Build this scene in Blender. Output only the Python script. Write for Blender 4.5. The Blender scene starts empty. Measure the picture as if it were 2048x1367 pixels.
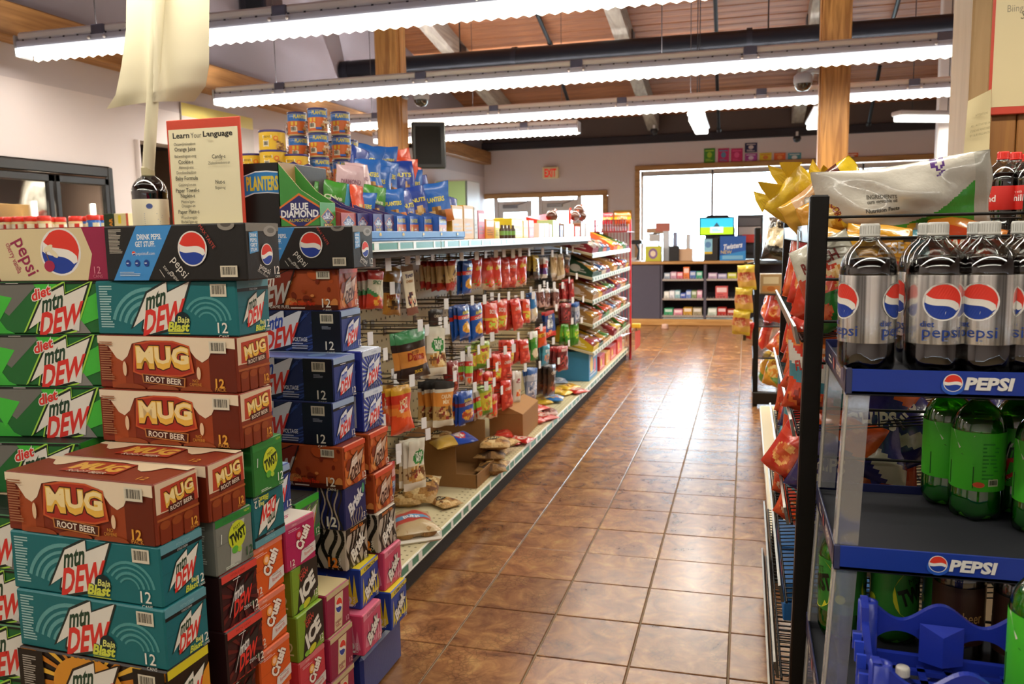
import bpy, math, random
from mathutils import Vector, Matrix
C = bpy.context.scene.collection
SC = bpy.context.scene
PI = math.pi
rnd = random.Random(7)

# ---------------------------------------------------------------- camera, sky, exposure
FPX, YAW, PITCH, ROLL, CAMZ = 1668.03, -.274, .1254, -.019, 1.4238
cF = Vector((math.sin(YAW)*math.cos(PITCH), math.cos(YAW)*math.cos(PITCH), -math.sin(PITCH)))
_r = Vector((math.cos(YAW), -math.sin(YAW), 0)); _u = _r.cross(cF)
cR = _r*math.cos(ROLL)+_u*math.sin(ROLL); cU = -_r*math.sin(ROLL)+_u*math.cos(ROLL)
cC = Vector((0, 0, CAMZ))
cam = bpy.data.cameras.new('camera'); camo = bpy.data.objects.new('camera', cam); C.objects.link(camo)
M = Matrix((cR, cU, -cF)).transposed().to_4x4(); M.translation = cC
camo.matrix_world = M
cam.sensor_width = 36; cam.lens = FPX/2048*36; cam.clip_start = .02; cam.clip_end = 300
cam.dof.use_dof = True; cam.dof.focus_distance = 2.15; cam.dof.aperture_fstop = 6.3
SC.camera = camo
SC.view_settings.view_transform = 'Standard'; SC.view_settings.look = 'None'
SC.view_settings.gamma = 1; SC.view_settings.use_curve_mapping = False
SC.view_settings.exposure = 0.28
SC.cycles.max_bounces = 8; SC.cycles.transparent_max_bounces = 16; SC.cycles.use_denoising = True
SC.cycles.caustics_reflective = False; SC.cycles.caustics_refractive = False
SC.cycles.sample_clamp_indirect = 6
W = bpy.data.worlds.new('sky'); SC.world = W; W.use_nodes = True
bg = W.node_tree.nodes['Background']; bg.inputs[0].default_value = (.70, .85, 1, 1); bg.inputs[1].default_value = 19

def ray(x, y): return cF+cR*((x-1024)/FPX)-cU*((y-683.5)/FPX)
def onx(x, y, X): d = ray(x, y); return cC+d*(X/d.x)
def ony(x, y, Y): d = ray(x, y); return cC+d*(Y/d.y)
def onz(x, y, Z): d = ray(x, y); return cC+d*((Z-CAMZ)/d.z)

def lin(h):
    if not isinstance(h, str): return tuple(h)
    h = h.lstrip('#'); o = []
    if len(h) == 3: h = ''.join(c*2 for c in h)
    for i in (0, 2, 4):
        c = int(h[i:i+2], 16)/255
        o.append(c/12.92 if c <= .04045 else ((c+.055)/1.055)**2.4)
    return tuple(o)
def mixc(a, b, t):
    a, b = lin(a), lin(b); return tuple(x*(1-t)+y*t for x, y in zip(a, b))

# ---------------------------------------------------------------- materials: the colour of each face comes from the mesh, the surface from here
MATS = {}
def mat(name, rough=.5, metal=0, spec=.5, noise=0, nscale=40, bump=0, bscale=200, coat=0, trans=0, alpha=1, ior=1.45, emit=0, rvar=0):
    if name in MATS: return MATS[name]
    m = bpy.data.materials.new(name); m.use_nodes = True; nt = m.node_tree; N = nt.nodes; Lk = nt.links
    b = N['Principled BSDF']; b.inputs['Roughness'].default_value = rough; b.inputs['Metallic'].default_value = metal
    b.inputs['Specular IOR Level'].default_value = spec; b.inputs['IOR'].default_value = ior
    b.inputs['Coat Weight'].default_value = coat; b.inputs['Coat Roughness'].default_value = .08
    b.inputs['Transmission Weight'].default_value = trans; b.inputs['Alpha'].default_value = alpha
    a = N.new('ShaderNodeAttribute'); a.attribute_name = 'Col'; col = a.outputs['Color']
    tc = N.new('ShaderNodeTexCoord')
    if noise:
        n = N.new('ShaderNodeTexNoise'); n.inputs['Scale'].default_value = nscale; n.inputs['Detail'].default_value = 4
        Lk.new(tc.outputs['Object'], n.inputs['Vector'])
        r = N.new('ShaderNodeMapRange'); r.inputs[3].default_value = 1-noise; r.inputs[4].default_value = 1+noise*.6
        Lk.new(n.outputs['Fac'], r.inputs[0])
        mx = N.new('ShaderNodeVectorMath'); mx.operation = 'SCALE'; Lk.new(col, mx.inputs[0]); Lk.new(r.outputs[0], mx.inputs['Scale']); col = mx.outputs[0]
    if rvar:
        oi = N.new('ShaderNodeObjectInfo'); r = N.new('ShaderNodeMapRange'); r.inputs[3].default_value = 1-rvar; r.inputs[4].default_value = 1+rvar
        Lk.new(oi.outputs['Random'], r.inputs[0]); mx = N.new('ShaderNodeVectorMath'); mx.operation = 'SCALE'
        Lk.new(col, mx.inputs[0]); Lk.new(r.outputs[0], mx.inputs['Scale']); col = mx.outputs[0]
    Lk.new(col, b.inputs['Base Color'])
    if emit: Lk.new(col, b.inputs['Emission Color']); b.inputs['Emission Strength'].default_value = emit
    if bump:
        n = N.new('ShaderNodeTexNoise'); n.inputs['Scale'].default_value = bscale; n.inputs['Detail'].default_value = 3
        Lk.new(tc.outputs['Object'], n.inputs['Vector'])
        bp = N.new('ShaderNodeBump'); bp.inputs['Strength'].default_value = bump; bp.inputs['Distance'].default_value = .01
        Lk.new(n.outputs['Fac'], bp.inputs['Height']); Lk.new(bp.outputs[0], b.inputs['Normal'])
    MATS[name] = m; return m
def painted_streak_foil():
    m = mat('painted_streak_foil', .2, metal=.75); nt = m.node_tree; N = nt.nodes; Lk = nt.links; b = N['Principled BSDF']
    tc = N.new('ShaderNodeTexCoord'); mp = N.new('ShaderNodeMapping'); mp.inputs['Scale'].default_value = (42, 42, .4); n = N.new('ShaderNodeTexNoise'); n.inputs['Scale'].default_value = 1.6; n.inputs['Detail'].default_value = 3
    r = N.new('ShaderNodeValToRGB'); r.color_ramp.elements[0].position = .36; r.color_ramp.elements[1].position = .62; r.color_ramp.elements[0].color = (.16, .155, .15, 1); r.color_ramp.elements[1].color = (.95, .93, .88, 1)  # upright reflection streaks of the silver label, painted into its base colour
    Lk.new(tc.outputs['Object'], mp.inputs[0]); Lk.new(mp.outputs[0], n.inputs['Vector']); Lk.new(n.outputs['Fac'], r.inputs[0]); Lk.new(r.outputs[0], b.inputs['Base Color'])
painted_streak_foil()
def wood(name, c1, c2, axis=0, scale=1, rough=.5, rvar=.12):
    m = bpy.data.materials.new(name); m.use_nodes = True; nt = m.node_tree; N = nt.nodes; Lk = nt.links
    b = N['Principled BSDF']; b.inputs['Roughness'].default_value = rough
    tc = N.new('ShaderNodeTexCoord'); mp = N.new('ShaderNodeMapping'); s = [9*scale]*3; s[axis] = .7*scale; mp.inputs['Scale'].default_value = s
    Lk.new(tc.outputs['Object'], mp.inputs[0])
    n = N.new('ShaderNodeTexNoise'); n.inputs['Scale'].default_value = 2.2; n.inputs['Detail'].default_value = 6; n.inputs['Distortion'].default_value = 1.2
    Lk.new(mp.outputs[0], n.inputs['Vector'])
    r = N.new('ShaderNodeValToRGB'); r.color_ramp.elements[0].position = .33; r.color_ramp.elements[1].position = .68
    r.color_ramp.elements[0].color = (*lin(c1), 1); r.color_ramp.elements[1].color = (*lin(c2), 1)
    Lk.new(n.outputs['Fac'], r.inputs[0])
    oi = N.new('ShaderNodeObjectInfo'); q = N.new('ShaderNodeMapRange'); q.inputs[3].default_value = 1-rvar; q.inputs[4].default_value = 1+rvar
    Lk.new(oi.outputs['Random'], q.inputs[0]); mx = N.new('ShaderNodeVectorMath'); mx.operation = 'SCALE'
    Lk.new(r.outputs[0], mx.inputs[0]); Lk.new(q.outputs[0], mx.inputs['Scale']); Lk.new(mx.outputs[0], b.inputs['Base Color'])
    MATS[name] = m; return m
mat('card', .42, noise=.05, nscale=30, bump=.04, bscale=60)
mat('print', .36, spec=.5)
mat('matte', .8, noise=.06, nscale=20)
mat('wallpaint', .75, noise=.03, nscale=3, bump=.05, bscale=90)
mat('plastic', .3, bump=.03, bscale=120)
mat('foil', .22, spec=.7, coat=.5, bump=.25, bscale=38)
mat('film', .3, spec=.6, coat=.25, bump=.3, bscale=30)
mat('metal', .32, metal=.85, bump=.03, bscale=150)
mat('chrome', .12, metal=1)
mat('silver', .2, metal=.45)
mat('coolerglow', .4, emit=12)
mat('blackmetal', .4, metal=.3, spec=.4)
mat('paper', .85, noise=.03, nscale=15)
mat('cardboard', .8, noise=.1, nscale=50)
mat('nuts', .6, noise=.35, nscale=90, bump=.8, bscale=70)
mat('cola', .03, spec=.9, coat=.6)
mat('glow', .5, emit=2.2)
mat('screen', .3, emit=.85)
mat('exitglow', .4, emit=.35)
def clear(name, tint, trans=.85, rough=.02, haze=0):
    m = bpy.data.materials.new(name); m.use_nodes = True; nt = m.node_tree; N = nt.nodes; Lk = nt.links; N.remove(N['Principled BSDF'])
    o = N['Material Output']; t = N.new('ShaderNodeBsdfTransparent'); t.inputs[0].default_value = (*tint, 1)
    g = N.new('ShaderNodeBsdfGlossy'); g.inputs['Roughness'].default_value = rough; f = N.new('ShaderNodeLayerWeight'); f.inputs[0].default_value = .35
    r = N.new('ShaderNodeMapRange'); r.inputs[3].default_value = 1-trans; r.inputs[4].default_value = .7; mx = N.new('ShaderNodeMixShader')
    Lk.new(f.outputs['Fresnel'], r.inputs[0]); Lk.new(r.outputs[0], mx.inputs[0]); Lk.new(t.outputs[0], mx.inputs[1]); Lk.new(g.outputs[0], mx.inputs[2]); out = mx.outputs[0]
    if haze:
        d = N.new('ShaderNodeBsdfDiffuse'); d.inputs[0].default_value = (*tint, 1); m2 = N.new('ShaderNodeMixShader'); m2.inputs[0].default_value = haze
        Lk.new(out, m2.inputs[1]); Lk.new(d.outputs[0], m2.inputs[2]); out = m2.outputs[0]
    Lk.new(out, o.inputs[0])
    MATS[name] = m; return m
clear('glass', (.95, .98, .97), .96); clear('bottleclear', (.9, .92, .9), .9); clear('greenplastic', (.22, .62, .05), .86, .05); clear('acrylic', (.84, .85, .86), .8, .08, .14)
clear('poly', (.93, .93, .9), .8, .12)
wood('wood_post', '#8a5a26', '#c08a48', 2, 1.1, .45); wood('wood_trim', '#9a713f', '#bb8f5a', 0, 1, .5); wood('wood_plank', '#7d4a2c', '#ad7044', 0, .8, .6, .2)
wood('wood_glulam', '#8a5c2c', '#b27f45', 1, .8, .55); wood('wood_white', '#8d8276', '#b3a898', 1, .6, .7); wood('wood_panel', '#8a5826', '#a26e32', 2, 1.2, .5)
wood('wood_panel_light', '#9a7a4e', '#ab8a5e', 2, .8, .6); wood('wood_counter', '#a5753d', '#bf935a', 0, 1, .45)

# ---------------------------------------------------------------- mesh builder
TXT = {}
def glyphs(s, bold=0.0):
    k = (s, round(bold, 3))
    if k not in TXT:
        cu = bpy.data.curves.new('t', 'FONT'); cu.body = s; cu.size = 1; cu.resolution_u = 2; cu.offset = bold; cu.fill_mode = 'FRONT'
        o = bpy.data.objects.new('t', cu); C.objects.link(o)
        dg = bpy.context.evaluated_depsgraph_get(); me = bpy.data.meshes.new_from_object(o.evaluated_get(dg))
        v = [(p.co.x, p.co.y) for p in me.vertices]; f = [tuple(p.vertices) for p in me.polygons]
        bpy.data.objects.remove(o); bpy.data.curves.remove(cu); bpy.data.meshes.remove(me)
        if v:
            x0 = min(p[0] for p in v); x1 = max(p[0] for p in v); y1 = max(p[1] for p in v); y0 = min(p[1] for p in v)
        else: x0 = x1 = y0 = 0; y1 = 1
        cap = .73
        v = [((x-x0)/cap, y/cap) for x, y in v]
        TXT[k] = (v, f, (x1-x0)/cap, y0/cap, y1/cap)
    return TXT[k]
class MB:
    def __init__(s): s.v = []; s.f = []; s.c = []; s.sm = []
    def add(s, vs, fs, c, smooth=False):
        n = len(s.v); s.v += [tuple(p) for p in vs]
        for f in fs: s.f.append(tuple(i+n for i in f)); s.sm.append(smooth)
        if isinstance(c, list): s.c += [lin(x) for x in c]
        else: c = lin(c); s.c += [c]*len(fs)
        return s
    def poly(s, pts, c): return s.add(pts, [tuple(range(len(pts)))], c)
    def box(s, x0, y0, z0, x1, y1, z1, c, b=0, fc=None):
        """chamfered box; fc: colours of faces -x +x -y +y -z +z"""
        if x1 < x0: x0, x1 = x1, x0
        if y1 < y0: y0, y1 = y1, y0
        if z1 < z0: z0, z1 = z1, z0
        X, Y, Z = (x0, x1), (y0, y1), (z0, z1)
        if not b:
            vs = [(X[i], Y[j], Z[k]) for i in (0, 1) for j in (0, 1) for k in (0, 1)]
            fs = [(0, 1, 3, 2), (4, 6, 7, 5), (0, 4, 5, 1), (2, 3, 7, 6), (0, 2, 6, 4), (1, 5, 7, 3)]
            return s.add(vs, fs, [x or c for x in fc] if fc else c)
        b = min(b, (x1-x0)*.45, (y1-y0)*.45, (z1-z0)*.45)
        vs = []; ix = {}
        for i in (0, 1):
            for j in (0, 1):
                for k in (0, 1):
                    p = (X[i], Y[j], Z[k]); q = (X[i]+b*(1-2*i), Y[j]+b*(1-2*j), Z[k]+b*(1-2*k))
                    for a in range(3):
                        ix[(i, j, k, a)] = len(vs); vs.append(tuple(p[m] if m == a else q[m] for m in range(3)))
        fs = []; cs = []
        fcs = [x or c for x in fc] if fc else [c]*6
        for i in (0, 1): fs.append(tuple(ix[(i, j, k, 0)] for j, k in ([(0, 0), (0, 1), (1, 1), (1, 0)] if i == 0 else [(0, 0), (1, 0), (1, 1), (0, 1)]))); cs.append(fcs[i])
        for j in (0, 1): fs.append(tuple(ix[(i, j, k, 1)] for i, k in ([(0, 0), (1, 0), (1, 1), (0, 1)] if j == 0 else [(0, 0), (0, 1), (1, 1), (1, 0)]))); cs.append(fcs[2+j])
        for k in (0, 1): fs.append(tuple(ix[(i, j, k, 2)] for i, j in ([(0, 0), (0, 1), (1, 1), (1, 0)] if k == 0 else [(0, 0), (1, 0), (1, 1), (0, 1)]))); cs.append(fcs[4+k])
        for i in (0, 1):
            for j in (0, 1): fs.append((ix[(i, j, 0, 0)], ix[(i, j, 1, 0)], ix[(i, j, 1, 1)], ix[(i, j, 0, 1)])); cs.append(fcs[2+j])
            for k in (0, 1): fs.append((ix[(i, 0, k, 0)], ix[(i, 1, k, 0)], ix[(i, 1, k, 2)], ix[(i, 0, k, 2)])); cs.append(fcs[i])
        for j in (0, 1):
            for k in (0, 1): fs.append((ix[(0, j, k, 1)], ix[(1, j, k, 1)], ix[(1, j, k, 2)], ix[(0, j, k, 2)])); cs.append(fcs[2+j])
        for i in (0, 1):
            for j in (0, 1):
                for k in (0, 1): fs.append(tuple(ix[(i, j, k, a)] for a in range(3))); cs.append(fcs[2+j])
        return s.add(vs, fs, cs)
    def tube(s, pts, r, c, n=8, cap=True, smooth=True):
        pts = [Vector(p) for p in pts]; vs = []; fs = []
        m = len(pts)
        for i, p in enumerate(pts):
            d = (pts[min(i+1, m-1)]-pts[max(i-1, 0)]).normalized()
            a = d.cross(Vector((0, 0, 1)) if abs(d.z) < .9 else Vector((1, 0, 0))).normalized(); b = d.cross(a)
            rr = r[i] if isinstance(r, (list, tuple)) else r
            for k in range(n):
                t = 2*PI*(k+.5)/n; vs.append(p+a*(rr*math.cos(t))+b*(rr*math.sin(t)))
        for i in range(m-1):
            for k in range(n): fs.append((i*n+k, i*n+(k+1) % n, (i+1)*n+(k+1) % n, (i+1)*n+k))
        s.add(vs, fs, c, smooth)
        if cap: s.poly(vs[:n], c); s.poly(vs[-n:][::-1], c)
        return s
    def lathe(s, prof, c, n=20, o=(0, 0, 0), smooth=True):
        """profile of (r, z[, colour]) going up"""
        vs = []; fs = []; cs = []
        for p in prof:
            for k in range(n):
                t = 2*PI*k/n; vs.append((o[0]+p[0]*math.cos(t), o[1]+p[0]*math.sin(t), o[2]+p[1]))
        for i in range(len(prof)-1):
            cc = prof[i][2] if len(prof[i]) > 2 else c
            for k in range(n):
                fs.append((i*n+k, i*n+(k+1) % n, (i+1)*n+(k+1) % n, (i+1)*n+k)); cs.append(cc(k/n) if callable(cc) else cc)
        return s.add(vs, fs, cs, smooth)
    def ball(s, o, rx, ry, rz, c, n=10, m=6):
        vs = []; fs = []
        for j in range(m+1):
            f = PI*j/m
            for k in range(n):
                t = 2*PI*k/n; vs.append((o[0]+rx*math.sin(f)*math.cos(t), o[1]+ry*math.sin(f)*math.sin(t), o[2]+rz*math.cos(f)))
        for j in range(m):
            for k in range(n): fs.append((j*n+k, (j+1)*n+k, (j+1)*n+(k+1) % n, j*n+(k+1) % n))
        return s.add(vs, fs, c, True)
    def xf(s, m, start=0):
        for i in range(start, len(s.v)): s.v[i] = tuple(m @ Vector(s.v[i]))
        return s
    def mesh(s, name, material):
        me = bpy.data.meshes.new(name); me.from_pydata(s.v, [], s.f)
        a = me.attributes.new('Col', 'FLOAT_COLOR', 'FACE')
        flat = []
        for c in s.c: flat += [c[0], c[1], c[2], 1]
        a.data.foreach_set('color', flat)
        me.polygons.foreach_set('use_smooth', s.sm)
        me.materials.append(MATS[material]); me.update()
        return me
    def build(s, name, material, parent=None, loc=None, rz=0):
        return put(name, s.mesh(name, material), parent, loc, rz)
def put(name, me, parent=None, loc=None, rz=0, rot=None, scale=None):
    o = bpy.data.objects.new(name, me); C.objects.link(o)
    if parent: o.parent = parent
    if loc is not None: o.location = loc
    o.rotation_euler = rot if rot else (0, 0, rz)
    if scale: o.scale = scale if isinstance(scale, (tuple, list)) else (scale,)*3
    return o
def tag(o, label, cat, group=None):
    o['label'] = label; o['category'] = cat
    if group: o['group'] = group
    return o
def thing(name, label, cat, loc=(0, 0, 0), rz=0, group=None, rot=None):
    o = bpy.data.objects.new(name, None); C.objects.link(o); o.location = loc; o.rotation_euler = rot if rot else (0, 0, rz); o.empty_display_size = .05
    return tag(o, label, cat, group)
def struct(o): o['kind'] = 'structure'; return o
def copy_tree(o, parent=None):
    c = o.copy(); C.objects.link(c)
    if parent: c.parent = parent
    for ch in list(o.children): copy_tree(ch, c)
    return c
ORD = 'first second third fourth fifth sixth seventh eighth ninth tenth eleventh twelfth thirteenth fourteenth fifteenth sixteenth seventeenth eighteenth nineteenth twentieth'.split()

# ---------------------------------------------------------------- flat print on a face: units are the face's height
class Art:
    def __init__(s, mb, O, U, V, w, h, lift=.0003):
        s.mb = mb; s.O = Vector(O); s.U = Vector(U); s.V = Vector(V); s.N = s.U.cross(s.V).normalized(); s.h = h; s.w = w; s.a = w/h; s.l = lift
    def P(s, u, v): return s.O+s.U*(u*s.h)+s.V*(v*s.h)+s.N*s.l
    def clip(s, p):
        def cut(p, f, q):
            o = []
            for i in range(len(p)):
                a, b = p[i-1], p[i]; fa, fb = f(a), f(b)
                if (fa >= 0) != (fb >= 0): t = fa/(fa-fb); o.append((a[0]+(b[0]-a[0])*t, a[1]+(b[1]-a[1])*t))
                if fb >= 0: o.append(b)
            return o
        for f in (lambda q: q[0]-.002, lambda q: s.a-.002-q[0], lambda q: q[1]-.002, lambda q: .998-q[1]):
            if len(p) < 3: return []
            p = cut(p, f, 0)
        return p
    def poly(s, pts, c, clip=True):
        p = s.clip(list(pts)) if clip else list(pts)
        if len(p) < 3: return
        s.l += .00012; s.mb.poly([s.P(*q) for q in p], c)
    def rect(s, u0, v0, u1, v1, c): s.poly([(u0, v0), (u1, v0), (u1, v1), (u0, v1)], c)
    def ell(s, cx, cy, rx, ry, c, n=24, rot=0):
        ca, sa = math.cos(rot), math.sin(rot)
        s.poly([(cx+rx*math.cos(2*PI*k/n)*ca-ry*math.sin(2*PI*k/n)*sa, cy+rx*math.cos(2*PI*k/n)*sa+ry*math.sin(2*PI*k/n)*ca) for k in range(n)], c)
    def band(s, pts, w, c, same=False):
        if not same: s.l += .00012
        for i in range(len(pts)-1):
            (x0, y0), (x1, y1) = pts[i], pts[i+1]; L = math.hypot(x1-x0, y1-y0) or 1; nx, ny = -(y1-y0)/L*w/2, (x1-x0)/L*w/2
            p = s.clip([(x0+nx, y0+ny), (x0-nx, y0-ny), (x1-nx, y1-ny), (x1+nx, y1+ny)])
            if len(p) > 2: s.mb.poly([s.P(*q) for q in p], c)
    def text(s, t, u, v, size, c, rot=0, shear=0, sx=1, bold=0, width=None, anchor='c', outline=None, ow=.03):
        if outline: s.text(t, u, v, size, outline, rot, shear, sx, bold+ow, width, anchor)
        vs, fs, w, y0, y1 = glyphs(t, bold)
        if width: sx = width/(w*size)
        r = math.radians(rot); ca, sa = math.cos(r), math.sin(r); off = {'c': w/2, 'l': 0, 'r': w}[anchor]
        s.l += .00012; P = []
        for x, y in vs:
            x = (x-off)*sx*size+(y-.5)*size*shear; y = (y-.5)*size
            P.append(s.P(u+x*ca-y*sa, v+x*sa+y*ca))
        s.mb.add(P, fs, c)
    def lines(s, u0, v0, u1, v1, n, c, fill=.5, seed=1):
        r = random.Random(seed); s.l += .00012; h = (v1-v0)/n
        for i in range(n):
            w = (u1-u0)*r.uniform(.6, 1); y = v1-h*(i+.75)
            s.mb.poly([s.P(*q) for q in ((u0, y), (u0+w, y), (u0+w, y+h*fill), (u0, y+h*fill))], c)
    def barcode(s, u0, v0, u1, v1):
        s.rect(u0, v0, u1, v1, '#d8cfb8'); s.l += .00012; n = 16; r = random.Random(3); x = u0+(u1-u0)*.08; W_ = (u1-u0)*.84/n
        for i in range(n):
            w = W_*r.choice((.3, .5, .75)); s.mb.poly([s.P(*q) for q in ((x, v0+(v1-v0)*.2), (x+w, v0+(v1-v0)*.2), (x+w, v1-(v1-v0)*.12), (x, v1-(v1-v0)*.12))], '#3a362e'); x += W_
    def globe(s, cx, cy, r, rot=0, ring='#e8e4dc', sx=1):
        """round emblem split by a wave: red over white over blue"""
        n = 28; R = math.radians(rot); ca, sa = math.cos(R), math.sin(R)
        T = lambda x, y: (cx+(x*ca-y*sa)*r*sx, cy+(x*sa+y*ca)*r)
        s.poly([T(1.09*math.cos(2*PI*k/n), 1.09*math.sin(2*PI*k/n)) for k in range(n)], ring)
        wave = lambda x, o: o+.16*math.sin((x+.1)*2.6)
        def seg(lo, hi, c):
            s.l += .00012; m = 14
            for i in range(m):
                xa, xb = -1+2*i/m, -1+2*(i+1)/m; ya, yb = math.sqrt(max(0, 1-xa*xa)), math.sqrt(max(0, 1-xb*xb))
                q = [T(xa, max(-ya, min(ya, lo(xa)))), T(xb, max(-yb, min(yb, lo(xb)))), T(xb, max(-yb, min(yb, hi(xb)))), T(xa, max(-ya, min(ya, hi(xa))))]
                s.mb.poly([s.P(*p) for p in q], c)
        seg(lambda x: -1, lambda x: wave(x, -.28), '#1f3f9a'); seg(lambda x: wave(x, -.28), lambda x: wave(x, .12), '#ece8de'); seg(lambda x: wave(x, .12), lambda x: 1, '#df3a2a')
# ---------------------------------------------------------------- setting
T = .32
flr = MB().box(-6.5, -4, -.12, 6, 18, -.006, '#8d7a60').build('floor', 'matte'); struct(flr)
def tile_material():
    m = bpy.data.materials.new('tile_glaze'); m.use_nodes = True; nt = m.node_tree; N = nt.nodes; Lk = nt.links; b = N['Principled BSDF']
    g = N.new('ShaderNodeNewGeometry'); oi = N.new('ShaderNodeObjectInfo')
    ad = N.new('ShaderNodeVectorMath'); ad.operation = 'ADD'; sc = N.new('ShaderNodeVectorMath'); sc.operation = 'SCALE'; sc.inputs['Scale'].default_value = 7
    Lk.new(oi.outputs['Random'], sc.inputs[0]); Lk.new(g.outputs['Position'], ad.inputs[0]); Lk.new(sc.outputs[0], ad.inputs[1])
    n = N.new('ShaderNodeTexNoise'); n.inputs['Scale'].default_value = 9; n.inputs['Detail'].default_value = 8; n.inputs['Roughness'].default_value = .65; n.inputs['Distortion'].default_value = .8
    Lk.new(ad.outputs[0], n.inputs['Vector'])
    r = N.new('ShaderNodeValToRGB'); e = r.color_ramp.elements; e[0].position = .3; e[0].color = (*lin('#56351f'), 1); e[1].position = .72; e[1].color = (*lin('#b48a55'), 1)
    k = e.new(.44); k.color = (*lin('#7f5232'), 1); k = e.new(.56); k.color = (*lin('#96693f'), 1)
    Lk.new(n.outputs['Fac'], r.inputs[0])
    v = N.new('ShaderNodeTexVoronoi'); v.inputs['Scale'].default_value = 42; v.feature = 'DISTANCE_TO_EDGE'; Lk.new(ad.outputs[0], v.inputs['Vector'])
    n2 = N.new('ShaderNodeTexNoise'); n2.inputs['Scale'].default_value = 5; Lk.new(ad.outputs[0], n2.inputs['Vector'])
    q = N.new('ShaderNodeMapRange'); q.inputs[1].default_value = 0; q.inputs[2].default_value = .12; q.inputs[3].default_value = .62; q.inputs[4].default_value = 1; Lk.new(v.outputs['Distance'], q.inputs[0])
    q2 = N.new('ShaderNodeMapRange'); q2.inputs[1].default_value = .5; q2.inputs[2].default_value = .62; Lk.new(n2.outputs['Fac'], q2.inputs[0])
    mm = N.new('ShaderNodeMix'); mm.inputs[2].default_value = 1; Lk.new(q2.outputs[0], mm.inputs[0]); Lk.new(q.outputs[0], mm.inputs[3])
    rr = N.new('ShaderNodeMapRange'); rr.inputs[3].default_value = .86; rr.inputs[4].default_value = 1.12; Lk.new(oi.outputs['Random'], rr.inputs[0])
    mu = N.new('ShaderNodeMath'); mu.operation = 'MULTIPLY'; Lk.new(mm.outputs[0], mu.inputs[0]); Lk.new(rr.outputs[0], mu.inputs[1])
    s2 = N.new('ShaderNodeVectorMath'); s2.operation = 'SCALE'; Lk.new(r.outputs[0], s2.inputs[0]); Lk.new(mu.outputs[0], s2.inputs['Scale']); Lk.new(s2.outputs[0], b.inputs['Base Color'])
    b.inputs['Roughness'].default_value = .25; b.inputs['Specular IOR Level'].default_value = .5
    bp = N.new('ShaderNodeBump'); bp.inputs['Strength'].default_value = .05; bp.inputs['Distance'].default_value = .004; Lk.new(n.outputs['Fac'], bp.inputs['Height']); Lk.new(bp.outputs[0], b.inputs['Normal'])
    MATS['tile_glaze'] = m
tile_material()
tm = MB().box(-T/2+.003, -T/2+.003, -.006, T/2-.003, T/2-.003, 0, '#8a5d3a', b=.0022).mesh('tile', 'tile_glaze')
for k in range(0, 7):
    for r in range(-3, 34):
        if (k == 6 and (r < 18)) or (k == 0 and r < -1): continue
        o = put('tile', tm, flr, ((k-4.1085-.5)*T, (r+8.181+.5)*T, rnd.uniform(-.0006, .0004)))

WC, WD = '#ddd3d4', '#94898c'
def wall(name, parts, material='wallpaint'):
    m = MB()
    for p in parts: m.box(*p[:6], p[6] if len(p) > 6 else WC)
    return struct(m.build(name, material))
ZT = 3.6
# back wall with the shop window and the exit doors
wall('wall_back', [(-5, 16, 0, -5.0, 16.2, .01), (-5.2, 16, 2.27, -2.55, 16.2, ZT), (-2.55, 16, 0, -2.03, 16.2, ZT), (-2.03, 16, 2.68, 3.1, 16.2, ZT), (-2.03, 16, 0, 3.1, 16.2, .9), (3.1, 16, 0, 6, 16.2, ZT)])
struct(MB().box(-5.2, 15.86, 3.1, 6, 15.999, 3.24, '#2d2a30', b=.01).build('trim_1', 'matte'))
struct(MB().box(-5, 15.93, 3.24, 6, 15.998, 3.62, '#5a4e4a').build('trim_2', 'matte'))
# left wall: opening for the cooler, then a bay with a slatted shutter, upper part darker
wall('wall_left', [(-5.2, -4, 0, -5, 3.5, 2.6), (-5.2, 3.5, 2.03, -5, 5.78, 2.6), (-5.2, 3.5, 0, -5, 5.78, .25), (-5.2, 5.78, 0, -5, 6.12, 2.6), (-5.2, 6.12, 2.3, -5, 7.3, 2.6), (-5.2, 7.3, 0, -5, 16.2, 2.6), (-5.2, -4, 2.6, -5, 16.2, 2.85, '#c6bcc0'), (-5.2, -4, 2.85, -5, 16.2, 5.6, WD)])
struct(MB().tube([(-5.0, 6.12, 0), (-5.0, 6.12, 2.3)], .03, WC).build('trim_3', 'wallpaint'))
struct(MB().box(-6.6, 6.0, 0, -6.4, 7.5, 2.4, '#6d5646').build('wall_recess', 'matte'))
struct(MB().box(-6.5, 5.9, 0, -5.2, 6.0, 2.4, '#8b7667').box(-6.5, 7.42, 0, -5.2, 7.5, 2.4, '#8b7667').box(-6.5, 6.0, 2.36, -5.2, 7.42, 2.44, '#4b4047').build('wall_recess_sides', 'matte'))
sh = thing('roller_shutter', 'brown slatted shutter closing the recess behind the tall bottle', 'shutter', (-6.3, 6.75, 0))
for i in range(12): MB().box(-.02, -.66, .3+i*.165, .02, .66, .45+i*.165, '#7a6151', b=.012).build('slat', 'matte', sh)
wall('wall_right', [(6, -4, 0, 6.2, 16.2, 5.6)])
wall('wall_front', [(-5.2, -4.2, 0, 6.2, -4, 5.6)])
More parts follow.
